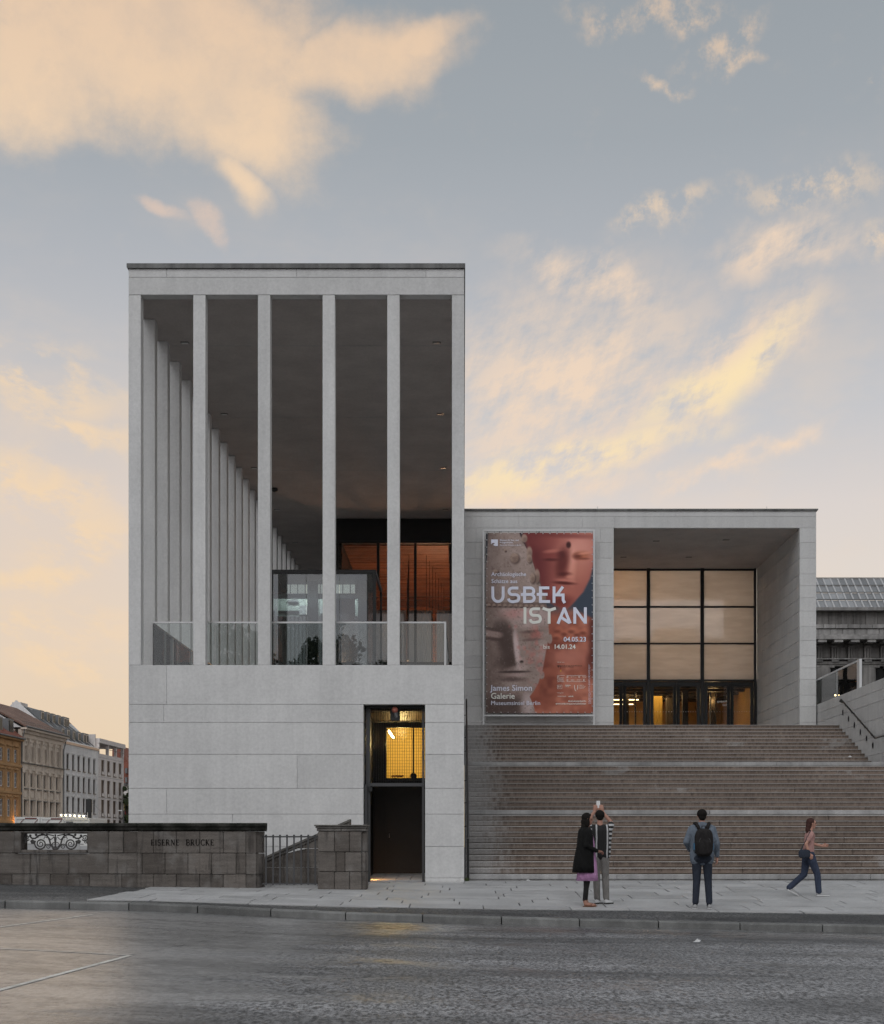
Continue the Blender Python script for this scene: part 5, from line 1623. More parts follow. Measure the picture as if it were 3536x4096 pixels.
# low gate between the parapets
gt = thing('low_iron_gate', 'low grey iron bar gate between parapet and pier', 'gate', (0, YW + .25, 0))
YG_ = YW + .25
for px_ in (1064.5, 1092.7, 1120, 1148, 1176, 1204.7, 1233, 1261):
    MB().box(wx(px_, YG_) - .016, wx(px_, YG_) + .016, -.016, .016, wz(3540, YG_), wz(3343, YG_)).build('bar', M_IRON, gt)
    MB().ball((wx(px_, YG_), 0, wz(3342, YG_)), .022, None, None, 8, 6).build('finial', M_IRON, gt)
for py_ in (3347, 3535):
    MB().box(wx(1040, YG_), wx(1271, YG_), -.022, -.017, wz(py_ + 3, YG_), wz(py_ - 3, YG_)).build('rail', M_IRON, gt)
# sloping stair cheek behind the gate
ck = thing('sloping_stair_cheek', 'sloping sandstone stair wall seen through the low iron gate', 'wall', (0, 31.3, 0))
def cx_(px): return wx(px, 31.3)
def cz_(py): return wz(py, 31.3)
sl = (cz_(3334) - cz_(3433)) / (cx_(1270) - cx_(1045))
def ctop(x): return cz_(3433) + (x - cx_(1045)) * sl
xA, xB = cx_(960), cx_(1400)
xj = list(np.linspace(xA, xB, 6))
zj_c = [-2.6, -1.2, -.55, -.08, .33, .75, 1.2, 1.6]
for a, b in zip(xj[:-1], xj[1:]):
    for z0, z1 in zip(zj_c[:-1], zj_c[1:]):
        ta, tb_ = ctop(a) - .12, ctop(b) - .12
        za, zb_ = min(z1, ta), min(z1, tb_)
        if max(za, zb_) <= z0 + .02: continue
        za, zb_ = max(za, z0 + .01), max(zb_, z0 + .01)
        MB().prism([(a + .004, z0 + .004), (b - .004, z0 + .004), (b - .004, zb_ - .004), (a + .004, za - .004)], 0, .35).build('stone', M_SAND, ck)
    MB().prism([(a + .003, ctop(a) - .115), (b - .003, ctop(b) - .115), (b - .003, ctop(b) - .05), (a + .003, ctop(a) - .05)], -.03, .38).build('coping', M_COPE2, ck)
    MB().prism([(a + .003, ctop(a) - .048), (b - .003, ctop(b) - .048), (b - .003, ctop(b)), (a + .003, ctop(a))], -.07, .40).build('coping', M_COPE2, ck)

# ================================================================ houses across the canal
SLP = .0435
XF0 = -61.0
def hy(px): return XF0 / ((px - PX) / F - SLP)
ANG = math.atan2(1.0, SLP)
LNT = math.hypot(1, SLP)
def plaster(name, col, var=.12):
    return mat(name, rough=0.85, spec=0.2, fn=stone_fn(col, 0.0, 0.0, var, 0.35, streak=.12))
M_ORANGE = plaster('orange_plaster', (0.50, 0.30, 0.15, 1))
M_ORTRIM = plaster('orange_trim', (0.46, 0.28, 0.14, 1))
M_BEIGE = plaster('beige_plaster', (0.64, 0.55, 0.46, 1))
M_BTRIM = plaster('beige_trim', (0.69, 0.60, 0.51, 1))
M_GREYP = plaster('grey_plaster', (0.72, 0.71, 0.70, 1))
M_PALEP = plaster('pale_stone', (0.70, 0.65, 0.62, 1))
M_WINDK = mat('house_window_glass', (0.03, 0.028, 0.027, 1), 0.35, spec=0.2)
M_WINBR = mat('house_window_bronze', (0.10, 0.070, 0.052, 1), 0.4, spec=0.25)
M_TILE = mat('brown_roof_tile', rough=0.85, fn=stone_fn((0.17, 0.10, 0.075, 1), 0.0, 0.3, 0.3, .8))
M_TILER = mat('red_roof_tile', rough=0.85, fn=stone_fn((0.22, 0.075, 0.05, 1), 0.0, 0.3, 0.3, .8))
M_ZINC = mat('zinc_roof', rough=0.5, fn=stone_fn((0.16, 0.165, 0.17, 1), 0.1, 0.0, 0.15, .4))
M_GUT = mat('gutter_metal', (0.12, 0.12, 0.12, 1), 0.5)

def house(name, label, px0, px1):
    ya = hy(px0)
    e = thing(name, label, 'house', (XF0 + SLP * ya, ya, -.3), ANG)
    L = (hy(px1) - ya) * LNT
    def U(px): return (hy(px) - ya) * LNT
    return e, L, U
def hb(e, n, m, *a): return MB().box(*a).build(n, m, e)
def win(e, u, w_, z0, z1, m_frame, m_glass, depth=.18, bars=True, m_wall=None, surround=None):
    """frame and pane set back in the wall opening; local front is y = 0"""
    f = MB()
    t = .09
    ya, yb = .14, .22
    f.box(u - w_ / 2, u - w_ / 2 + t, ya, yb, z0, z1)
    f.box(u + w_ / 2 - t, u + w_ / 2, ya, yb, z0, z1)
    f.box(u - w_ / 2 + t + .001, u + w_ / 2 - t - .001, ya, yb, z1 - t, z1)
    f.box(u - w_ / 2 + t + .001, u + w_ / 2 - t - .001, ya, yb, z0, z0 + t)
    if bars:
        f.box(u - .035, u + .035, ya + .005, yb - .01, z0 + t, z1 - t)
        for k in (1, 2):
            zz_ = z0 + (z1 - z0) * (.30 * k + .05)
            f.box(u - w_ / 2 + t, u + w_ / 2 - t, ya + .01, yb - .015, zz_ - .03, zz_ + .03)
    o = f.build('window', m_frame, e)
    MB().box(u - w_ / 2 + t, u + w_ / 2 - t, ya + .05, ya + .06, z0 + t, z1 - t).build('pane', m_glass, o)
    return o
Q = .3   # houses stand on the quay: local z = world z + Q
def wall_open(e, m, L, ztop_, wins, y1=.35, back=12.0):
    """front wall built as strips around window openings (u, w, z0, z1)"""
    us = sorted(set([0, L] + [a for q in wins for a in (q[0] - q[1] / 2, q[0] + q[1] / 2)]))
    mb = MB()
    for a, b in zip(us[:-1], us[1:]):
        c = (a + b) / 2
        cut = sorted([(q[2], q[3]) for q in wins if abs(q[0] - c) < q[1] / 2])
        z = 0
        for (z0, z1) in cut:
            if z0 > z: mb.box(a, b, 0, y1, z, z0)
            z = z1
        mb.box(a, b, 0, y1, z, ztop_)
    mb.box(0, L, y1 + .4, back, 0, ztop_)
    mb.box(0, L, y1, y1 + .4, -.1, .0)
    return mb.build('wall', m, e)

def gable_roof(e, m, L, ze, depth, rise, over=.35, name='roof', x0=0):
    mb = MB()
    th = .22
    mb.prism([(-over, ze), (depth / 2, ze + rise), (depth + over, ze), (depth + over, ze + th), (depth / 2, ze + rise + th), (-over, ze + th)], x0, L, 'x')
    r_ = mb.build(name, m, e)
    MB().prism([(0, ze), (depth, ze), (depth / 2, ze + rise)], x0 + .02, L - .02, 'x').build('gable', M_GREYP, e)
    return r_

# --- orange house
e, L, U = house('orange_house', 'orange plaster house with white windows at the left edge', -330, 83)
oc = [-210, -150, -95, -45, 8, 35.6, 63]
oc = [p for p in (-235, -185, -138, -92, -48, -20, 5, 35.6, 63)]
oc = [-180, -135, -92, -55, -22, 6, 35.6, 63]
ws = []
for p in oc:
    for (z0, z1) in ((10.83, 12.35), (7.8, 9.6), (4.32, 6.36), (.9, 3.0)):
        ws.append((U(p), 1.05, z0 + Q, z1 + Q))
wall_open(e, M_ORANGE, L, 13.73 + Q, ws)
for q in ws:
    win(e, q[0], q[1], q[2], q[3], M_WHITE, M_WINDK)
    hb(e, 'window_head', M_ORTRIM, q[0] - .8, q[0] + .8, -.22, .0, q[3] + .30, q[3] + .42)
    hb(e, 'window_panel', M_ORTRIM, q[0] - .72, q[0] + .72, -.06, .0, q[2] - .02, q[2] - .005)
for z_ in (3.55, 7.05, 10.3):
    hb(e, 'string_course', M_ORTRIM, 0, L, -.16, .0, z_ + Q, z_ + Q + .28)
for p in (-115, -75, -38, -8, 20, 49, 77):
    for (a, b) in ((10.6, 13.2), (7.4, 10.2), (3.9, 7.0)):
        hb(e, 'pilaster_strip', M_ORTRIM, U(p) - .10, U(p) + .10, -.06, .0, a + Q, b + Q)
hb(e, 'eave', M_ORTRIM, 0, L, -.45, .0, 13.45 + Q, 13.73 + Q)
MB().tube([(0, -.55, 13.75 + Q), (L, -.55, 13.75 + Q)], .12, 8).build('gutter', M_GUT, e)
gable_roof(e, M_TILER, L, 13.74 + Q, 11.0, 4.2)
for p in (-140, -80, -30, 12, 55):
    d = hb(e, 'dormer', M_ZINC, U(p) - .9, U(p) + .9, .35, 3.2, 14.1 + Q, 16.0 + Q)
    MB().box(U(p) - .5, U(p) + .5, .28, .345, 14.4 + Q, 15.8 + Q).build('pane', M_WINDK, d)
# wall lamp glow on the orange facade (a lit lamp is visible)
lampo = hb(e, 'wall_lamp', lamp_mat('house_lamp_glow', (1.0, .45, .12, 1), 5.0), U(54), U(54) + .12, -.3, -.15, 3.6 + Q, 4.0 + Q)
light('facade_lamp', 'POINT', (U(54) + .05, -.5, 3.9 + Q), 25, (1.0, .5, .15), e, .1)

# --- beige palazzo
e, L, U = house('beige_house', 'beige ornate house with arched top windows and brown tile roof', 83.5, 250.5)
bc = [101, 127.7, 153.3, 179.6, 204.7, 228.8]
ws = []
for p in bc:
    for (z0, z1) in ((11.25, 13.05), (8.02, 9.82), (4.48, 6.48), (.9, 3.0)):
        ws.append((U(p), .95, z0 + Q, z1 + Q))
wall_open(e, M_BEIGE, L, 15.0 + Q, ws)
for q in ws:
    win(e, q[0], q[1], q[2], q[3], M_BTRIM, M_WINDK, bars=False)
    if q[2] > 11:
        n = 14
        pts = [(q[0] + .62 * math.cos(math.pi * i / n), -.05, q[3] + .02 + .62 * math.sin(math.pi * i / n)) for i in range(n + 1)]
        MB().tube(pts, .10, 6).build('arch', M_BTRIM, e)
        pts = [(q[0] + .42 * math.cos(math.pi * i / n), q[3] + .05 + .42 * math.sin(math.pi * i / n)) for i in range(n + 1)]
        MB().prism(pts, -.05, .0).build('tympanum', M_BTRIM, e)
        for s in (-1, 1):
            hb(e, 'colonnette', M_BTRIM, q[0] + s * .62 - .08, q[0] + s * .62 + .08, -.16, .0, q[2] - .15, q[3] + .05)
    elif q[2] > 4:
        hb(e, 'sill', M_GUT, q[0] - .75, q[0] + .75, -.25, .0, q[2] - .22, q[2] - .12)
        if q[2] > 7:
            hb(e, 'panel', M_BTRIM, q[0] - .55, q[0] + .55, -.06, .0, q[2] - 1.25, q[2] - .42)
            hb(e, 'sill', M_GUT, q[0] - .75, q[0] + .75, -.22, .0, q[2] - 1.62, q[2] - 1.5)
mids = [(bc[0] - 13)] + [(a + b) / 2 for a, b in zip(bc[:-1], bc[1:])] + [bc[-1] + 12]
for p in mids:
    hb(e, 'pilaster', M_BTRIM, U(p) - .24, U(p) + .24, -.14, .0, 3.4 + Q, 9.75 + Q)
    hb(e, 'capital', M_BTRIM, U(p) - .34, U(p) + .34, -.26, .0, 9.76 + Q, 10.12 + Q)
    hb(e, 'pilaster', M_BTRIM, U(p) - .18, U(p) + .18, -.18, .0, 11.25 + Q, 13.6 + Q)
    hb(e, 'base_block', M_BTRIM, U(p) - .30, U(p) + .30, -.24, .0, 10.95 + Q, 11.24 + Q)
    hb(e, 'capital', M_BTRIM, U(p) - .30, U(p) + .30, -.26, .0, 13.61 + Q, 14.0 + Q)
    MB().tube([(U(p), -.13, 10.6 + Q), (U(p), -.10, 10.6 + Q)], .28, 12).build('medallion', M_BEIGE, e)
hb(e, 'string_course', M_BTRIM, -.05, L + .1, -.10, .0, 10.14 + Q, 10.92 + Q)
hb(e, 'string_cornice', M_GUT, -.1, L + .2, -.38, .0, 10.925 + Q, 11.0 + Q)
hb(e, 'frieze', M_BTRIM, 0, L, -.12, .0, 14.05 + Q, 14.95 + Q)
for k in range(34):
    u = .2 + k * (L - .4) / 33
    hb(e, 'corbel', M_BTRIM, u - .09, u + .09, -.52, -.125, 14.55 + Q, 14.95 + Q)
hb(e, 'eave', M_BTRIM, -.1, L + .2, -.75, .0, 14.96 + Q, 15.20 + Q)
MB().tube([(-.1, -.8, 15.3 + Q), (L + .2, -.8, 15.3 + Q)], .13, 8).build('gutter', M_GUT, e)
gable_roof(e, M_TILE, L, 15.22 + Q, 12.2, 3.6, .6)
for k in range(24):
    u = .4 + k * (L - .8) / 23
    MB().tube([(u, -.1, 15.6 + Q), (u, -.1, 16.0 + Q)], .025, 4).build('snow_guard_post', M_GUT, e)
MB().tube([(0, -.1, 16.0 + Q), (L, -.1, 16.0 + Q)], .03, 4).build('snow_guard', M_GUT, e)
MB().tube([(L + .12, -.12, .5), (L + .12, -.12, 13.5 + Q), (L + .12, -.5, 15.1 + Q)], .07, 6).build('downpipe', M_GUT, e)
MB().tube([(-.0, -.12, .5), (-.0, -.12, 13.5 + Q), (-.0, -.5, 15.1 + Q)], .07, 6).build('downpipe', M_GUT, e)

# --- grey house
e, L, U = house('grey_house', 'plain grey house with dormers and glazed roof strips', 252, 393.5)
gc = [270.8, 293.4, 314.8, 336, 357, 377.3]
ws = []
for p in gc:
    for (z0, z1) in ((11.1, 13.1), (8.23, 10.25), (5.39, 7.38), (2.4, 4.4)):
        ws.append((U(p), 1.0, z0 + Q, z1 + Q))
wall_open(e, M_GREYP, L, 14.4 + Q, ws)
for q in ws:
    win(e, q[0], q[1], q[2], q[3], M_WINBR, M_WINDK, bars=False)
    hb(e, 'sill', M_WINBR, q[0] - .6, q[0] + .6, -.12, .0, q[2] - .09, q[2] - .01)
    hb(e, 'lintel_band', M_GREYP, q[0] - .65, q[0] + .65, -.08, .0, q[3] + .12, q[3] + .24)  # plaster band standing proud above each window
hb(e, 'parapet_cap', mat('copper_strip', (0.48, 0.34, 0.26, 1), 0.4, .3), 0, L, -.12, .3, 14.41 + Q, 14.75 + Q)
gable_roof(e, M_ZINC, L, 14.42 + Q, 12.4, 5.0, -.3)
for k, p in enumerate(gc[1:] + [388]):
    uu = U(p) - 1.0
    for (yy_, zz_) in ((1.4, 15.5), (4.2, 17.8)):
        d = hb(e, 'dormer', M_ZINC, uu - .65, uu + .65, yy_ - .3, yy_ + 2.0, zz_ + Q - .2, zz_ + Q + 1.25)
        MB().box(uu - .48, uu + .48, yy_ - .36, yy_ - .305, zz_ + Q - .05, zz_ + Q + 1.05).build('frame', M_BTRIM, d)
        MB().box(uu - .36, uu + .36, yy_ - .40, yy_ - .362, zz_ + Q + .05, zz_ + Q + .95).build('pane', M_WINDK, d)
for k in range(14):
    u = .6 + k * (L - 1.2) / 13
    MB().tube([(u, .4, 15.0 + Q), (u, 5.8, 15.0 + Q + 4.4)], .06, 4).build('roof_batten', M_STEEL if k % 3 == 0 else M_GUT, e)
hb(e, 'firewall', M_GREYP, -.25, .1, .3, 12.0, 13.5 + Q, 14.5 + Q)
MB().prism([(0, 14.3 + Q), (12.4, 14.3 + Q), (6.2, 20.1 + Q)], -.28, .12, 'x').build('gable_wall', M_GREYP, e)
hb(e, 'chimney', M_PALEP, 1.0, 3.6, 6.0, 7.2, 18.4 + Q, 19.95 + Q)
for k in range(5):
    u = U(303) + k * 2.35
    hb(e, 'downpipe', M_GREYP, u, u + .08, -.07, .0, .5, 11.0)

# --- pale house
e, L, U = house('pale_corner_house', 'pale stone house with roof pergola beside the gallery wall', 394, 495)
pc_ = [411.4, 434.6, 458.2, 480.8]
ws = []
for p in pc_:
    for (z0, z1) in ((11.14, 13.26), (7.98, 10.37), (5.1, 7.52), (2.3, 4.7)):
        ws.append((U(p), 1.55, z0 + Q, z1 + Q))
wall_open(e, M_PALEP, L, 14.1 + Q, ws)
for q in ws:
    win(e, q[0], q[1], q[2], q[3], M_WINBR, M_WINBR, bars=False)
    hb(e, 'sill', M_WINBR, q[0] - .8, q[0] + .8, -.1, .0, q[2] - .1, q[2] - .01)
    hb(e, 'glass_rail', M_PALEP, q[0] - .6, q[0] + .2, -.08, -.05, q[2] + .03, q[2] + .45)
for z_ in (4.95, 7.75, 10.75, 13.55):
    hb(e, 'course_joint', M_JOINT, 0, L, -.006, .0, z_ + Q, z_ + Q + .05)
hb(e, 'pergola_slab', M_PALEP, 0, L + .3, -.2, 4.0, 15.6 + Q, 16.25 + Q)
for u in (.05, L * .36, L * .68, L - .4):
    hb(e, 'pergola_post', M_PALEP, u, u + .35, -.05, .35, 14.11 + Q, 15.6 + Q)
hb(e, 'pergola_wall', M_PALEP, 0, 1.0, .36, 4.0, 14.11 + Q, 15.6 + Q)
MB().tube([(0, -.05, 14.9 + Q), (L, -.05, 14.9 + Q)], .035, 5).build('roof_rail', M_GUT, e)
hb(e, 'left_return', M_PALEP, -.3, -.005, .4, 3.0, 13.0 + Q, 16.8 + Q)
mb = MB()
mb.prism([(3.2, 15.5 + Q), (7.5, 19.6 + Q), (13, 15.5 + Q)], 0, L * .75, 'x')
mb.build('roof', M_TILE, e)
for k in range(5):
    u = .8 + k * 1.6
    MB().hexa([(u, 4.0, 16.5 + Q), (u + 1.3, 4.0, 16.5 + Q), (u + 1.3, 4.1, 16.5 + Q), (u, 4.1, 16.5 + Q), (u, 6.6, 19.0 + Q), (u + 1.3, 6.6, 19.0 + Q), (u + 1.3, 6.7, 19.0 + Q), (u, 6.7, 19.0 + Q)]).build('skylight', M_STEEL, e)
MB().prism([(3.0, 15.5 + Q), (7.5, 20.0 + Q), (13, 15.5 + Q)], -.3, -.05, 'x').build('gable_wall', M_GREYP, e)

# --- red roofed house far behind, train on its viaduct, a tree
e = thing('red_roof_house', 'far house with steep red tile roof beside the gallery wall', 'house', (0, 250, -.3))
a, b = wx(470, 250), wx(560, 250)
hb(e, 'wall', M_PALEP, a, b, 0, 10, 0, 12.2)
MB().prism([(a - 1, 12.0), (wx(452, 250), 18.5), (wx(478, 250), 18.8), (b, 12.0)], -.4, 10).build('roof', M_TILER, e)
for k in range(2):
    d = hb(e, 'dormer', M_ZINC, wx(506, 250), wx(514, 250), -1.2, .5, 12.3 + 1.6 * k, 13.2 + 1.6 * k)
hb(e, 'eave', M_GUT, a, b, -.7, -.1, 11.9, 12.2)
tr = thing('commuter_train', 'red and yellow train glimpsed beside the gallery wall', 'train', (0, 222, 0))
a, b = wx(440, 222), wx(640, 222)
M_TRY = mat('train_yellow', (0.50, 0.36, 0.14, 1), 0.4); M_TRR = mat('train_red', (0.28, 0.02, 0.03, 1), 0.4)
zt0 = wz(3290, 222)
hb(tr, 'body_lower', M_TRR, a, b, 0, 3, wz(3260, 222), wz(3243, 222))
hb(tr, 'body_upper', M_TRY, a, b, 0, 3, wz(3242.5, 222), wz(3212, 222))
hb(tr, 'roof', M_ZINC, a, b, .2, 2.8, wz(3211.5, 222), wz(3204, 222))
for k in range(8):
    hb(tr, 'window', M_WINDK, a + .5 + k * .95, a + 1.2 + k * .95, -.04, -.005, wz(3238, 222), wz(3222, 222))
hb(tr, 'viaduct', M_ZINC, a - 2, b, -.5, 4, -.35, wz(3261, 222))
for k in range(12):
    hb(tr, 'railing_bar', M_GUT, a + k * .6, a + k * .6 + .08, -.7, -.62, wz(3261, 222), wz(3240, 222))

def leaf_ball(mb, c, r, n, leaf, flat=1.0):
    for _ in range(n):
        d = Vector(rng.normal(size=3)).normalized() * r * (rng.random() ** .4)
        p = Vector(c) + Vector((d.x, d.y, d.z * flat))
        a_ = Vector(rng.normal(size=3)).normalized(); b_ = a_.orthogonal().normalized()
        s = leaf * (.6 + .8 * rng.random())
        mb.add([p - a_ * s, p + b_ * s * .6, p + a_ * s, p - b_ * s * .6], [(0, 1, 2, 3)])
M_LEAF = mat('leaf_green', rough=0.6, fn=stone_fn((0.055, 0.075, 0.030, 1), 0.0, 0.0, 0.5, .5))
M_BARK = mat('bark', (0.06, 0.05, 0.04, 1), 0.9)
def tree(label, x, y, z, h, r, leaf, n, group=None, seed=1):
    t_ = thing('tree', label, 'tree', (x, y, z), group=group)
    rr = random.Random(seed)
    MB().tube([(0, 0, 0), (.1, .05, h * .25), (-.05, .1, h * .5), (0, 0, h * .75)], [h * .03, h * .024, h * .016, h * .006], 9).build('trunk', M_BARK, t_, True)
    cb = MB()
    for k in range(26):
        a_ = rr.uniform(0, 6.28); q = rr.uniform(.0, 1.0)
        rad = r * math.sqrt(rr.random()) * (1 - .5 * abs(q - .4))
        c = (rad * math.cos(a_), rad * math.sin(a_), h * (.38 + .55 * q))
        leaf_ball(cb, c, r * rr.uniform(.22, .40), n // 26, leaf, .8)
        if k % 3 == 0:
            MB().tube([(0, 0, h * (.25 + .3 * q)), (c[0] * .5, c[1] * .5, c[2] * .85), c], [h * .010, h * .006, h * .002], 5).build('limb', M_BARK, t_)
    cb.build('crown', M_LEAF, t_)
    return t_
tree('small dark green tree beside the gallery wall below the red roof', wx(508, 215), 215, -.3, wz(3128, 215) + .3, 1.9, .16, 3000, seed=4)

# --- site cabins with a string of lamps
M_CAB = mat('white_cabin', rough=0.5, fn=stone_fn((0.62, 0.62, 0.60, 1), 0.05, 0.0, 0.06, .3))
YC = 122.0
cab_labels = ['white site cabin with dark corner marks behind the parapet, leftmost', 'white site cabin in the middle of the row behind the parapet', 'white site cabin under the string of bulbs behind the parapet']
M_MARK = mat('cabin_mark_red', (0.16, 0.05, 0.045, 1), 0.5)
for k, (pa, pb, pt) in enumerate(((59, 160, 3268), (162, 256, 3270), (258, 358, 3272))):
    a, b = wx(pa, YC), wx(pb, YC)
    c_ = thing('site_cabin', cab_labels[k], 'cabin', (a, YC, .55), group='white site cabins across the canal')
    w_ = b - a; h = wz(pt, YC) - .55
    MB().cbox(0, w_, 0, 6, 0, h, .03).build('shell', M_CAB, c_)
    for u in (0.0, w_ - .16):
        MB().box(u, u + .16, -.05, -.002, 0, h).build('corner_post', M_CAB, c_)
    MB().box(.17, w_ - .17, -.05, -.002, h - .18, h).build('top_rail', M_CAB, c_)
    if k < 2:
        MB().box(.9, 1.9, -.06, -.051, h - .17, h - .06).build('maker_plate', M_MARK, c_)
        for u in (.25, w_ - .7):
            MB().hexa([(u, -.06, h - .75), (u + .05, -.06, h - .75), (u + .05, -.02, h - .75), (u, -.02, h - .75), (u + .5, -.06, h - .2), (u + .55, -.06, h - .2), (u + .55, -.02, h - .2), (u + .5, -.02, h - .2)]).build('brace', M_MARK, c_)
    else:
        MB().box(.15, .75, -.07, -.051, h - .55, h - .3).build('vent', M_GUT, c_)
    MB().box(.5, w_ - .5, -.03, -.001, h * .15, h * .17).build('seam', M_GUT, c_)
dk = thing('red_barrier', 'dark red site barrier below the white cabins', 'barrier', (0, YC - 1.5, -.35))
for k in range(18):
    u = wx(40, YC) + k * .42
    MB().box(u, u + .12, 0, .1, 0, wz(3388, YC) + .35).build('board', M_MARK, dk)
MB().box(wx(40, YC), wx(200, YC), .101, .16, .3, wz(3386, YC) + .33).build('rail', M_MARK, dk)
sl_ = thing('string_of_bulbs', 'string of six lit bulbs on posts over the white cabin', 'string lights', (0, YC - .5, 0))
M_BULB = lamp_mat('bulb_glow', (1.0, .86, .55, 1), 7.0)
for k in range(7):
    px_ = 246 + k * 18
    x_ = wx(px_, YC - .5)
    MB().tube([(x_ + .3, 0, wz(3275, YC)), (x_ + .3, 0, wz(3250, YC))], .03, 5).build('post', M_STEEL, sl_)
    if k < 6:
        z_ = wz(3261 + .9 * k, YC)
        MB().ball((x_, -.1, z_), .075, None, None, 10, 7).build('bulb', M_BULB, sl_)
MB().tube([(wx(244, YC), 0, wz(3258, YC)), (wx(300, YC), 0, wz(3259, YC)), (wx(356, YC), 0, wz(3264, YC))], .02, 5).build('cable', M_STEEL, sl_)
MB().tube([(wx(244, YC), 0, wz(3266, YC)), (wx(356, YC), 0, wz(3272, YC))], .02, 5).build('rail', M_STEEL, sl_)
py_ = thing('black_pylon', 'black upright pylon in front of the grey house', 'pylon', (wx(354, YC + 10), YC + 10, -.35))
MB().cbox(-.27, .27, 0, .4, 0, wz(3196, YC + 10) + .35, .04).build('shaft', M_DARK, py_)
MB().box(-.35, .35, -.05, .45, 0, .3).build('foot', M_DARK, py_)
MB().tube([(.3, .2, wz(3196, YC + 10)), (2.3, .2, wz(3283, YC + 10))], .012, 4).build('guy_wire', M_GUT, py_)
lp = thing('street_lamp', 'slim grey street lamp beside the pale house', 'street lamp', (wx(494, 150), 150, -.3))
zl = wz(3243, 150) + .3
MB().tube([(0, 0, 0), (0, 0, zl)], .06, 8).build('pole', M_IRON, lp)
MB().tube([(0, 0, zl), (-.35, 0, zl + .02)], .03, 6).build('arm', M_IRON, lp)
MB().cbox(-.55, -.12, -.08, .08, zl - .02, zl + .06, .02).build('lamp_head', M_WHITE, lp)
# quay railing and white hoarding seen through the scroll panel
qh = thing('white_hoarding', 'white site hoarding seen through the iron scroll panel', 'hoarding', (0, 95, -.35))
for k in range(9):
    a = wx(40, 95) + k * .78
    MB().box(a, a + .76, 0, .06, 0, wz(3377 if k < 6 else 3384, 95) + .35).build('panel', mat('hoarding_grey', g(.40), .6), qh)

# ================================================================ old museum behind, right
YM = 92.0
nm = thing('old_museum', 'dark classical museum with glazed roof and Doric frieze behind the entrance', 'building', (0, YM, 0))
def mxx(px): return wx(px, YM)
def mzz(py): return wz(py, YM)
M_OLD = mat('dark_shell_limestone', rough=0.9, spec=0.2, fn=stone_fn((0.21, 0.20, 0.19, 1), 0.12, 0.0, 0.3, .6, streak=.5))
M_OLDL = mat('worn_limestone', rough=0.9, spec=0.2, fn=stone_fn((0.30, 0.29, 0.28, 1), 0.10, 0.0, 0.25, .6, streak=.45))
def mb_(n, m, *a): return MB().box(*a).build(n, m, nm)
X0m, X1m = mxx(3100), mxx(3900)
mb_('wall', M_OLD, X0m, X1m, .6, 14, -1, mzz(2450))
def course(py0, py1, step, y0, m, off=0.0, name='ashlar'):
    x_ = X0m + off
    while x_ < X1m:
        MB().cbox(x_ + .012, x_ + step - .012, y0, .6, mzz(py1) + .008, mzz(py0) - .008, .012).build(name, m, nm)
        x_ += step
stp = (mxx(3368) - mxx(3319))
o_ = (mxx(3319) - X0m) % stp
course(2444, 2495, stp, .25, M_OLD, o_ - stp)
course(2496, 2513, stp, .05, M_OLDL, o_ - stp / 2)
course(2514, 2537, stp, .15, M_OLDL, o_ - stp * .9)
for (p0, p1, y0) in ((2538, 2543, -.35), (2543.5, 2552, -.55), (2552.5, 2563, -.75)):
    mb_('cornice', M_OLDL, X0m, X1m, y0, .6, mzz(p1), mzz(p0))
# mutules, triglyphs, metopes
tri = (mxx(3393.5) - mxx(3328))
t0 = mxx(3344) - 4 * tri
for k in range(14):
    c = t0 + k * tri
    if c > X1m - 1: break
    mb_('mutule', M_OLDL, c - .26 * tri, c + .26 * tri, -.70, .35, mzz(2574), mzz(2563.5))
    for s in (-1, 0, 1):
        mb_('triglyph', M_OLD, c + s * .155 * tri - .055 * tri, c + s * .155 * tri + .055 * tri, .18, .6, mzz(2632), mzz(2588))
    mb_('triglyph_head', M_OLD, c - .22 * tri, c + .22 * tri, .16, .6, mzz(2587.5), mzz(2581))
    mb_('metope', M_OLD, c + .25 * tri, c + .75 * tri, .40, .6, mzz(2628), mzz(2588))
    mb_('regula', M_OLDL, c - .22 * tri, c + .22 * tri, .10, .6, mzz(2641), mzz(2637))
    for q in range(6):
        xq = c - .19 * tri + q * .076 * tri
        mb_('gutta', M_OLDL, xq - .02 * tri, xq + .02 * tri, .12, .3, mzz(2646), mzz(2641.3))
mb_('taenia', M_OLDL, X0m, X1m, .05, .6, mzz(2636.5), mzz(2632.5))
mb_('architrave', M_OLD, X0m, X1m, .22, .6, mzz(2655), mzz(2642))
mb_('architrave', M_OLD, X0m, X1m, .28, .6, mzz(2662), mzz(2655.5))
# piers with capitals and dark openings
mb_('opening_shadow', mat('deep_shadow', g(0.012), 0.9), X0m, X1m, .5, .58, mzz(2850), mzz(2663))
for px_ in (3200, 3290, 3470, 3585, 3700):
    c = mxx(px_)
    mb_('capital', M_OLD, c - .72, c + .72, -.25, .5, mzz(2672), mzz(2663))
    MB().tube([(c, .1, mzz(3200)), (c, .1, mzz(2673))], [.62, .54], 16).build('column_shaft', M_OLD, nm)
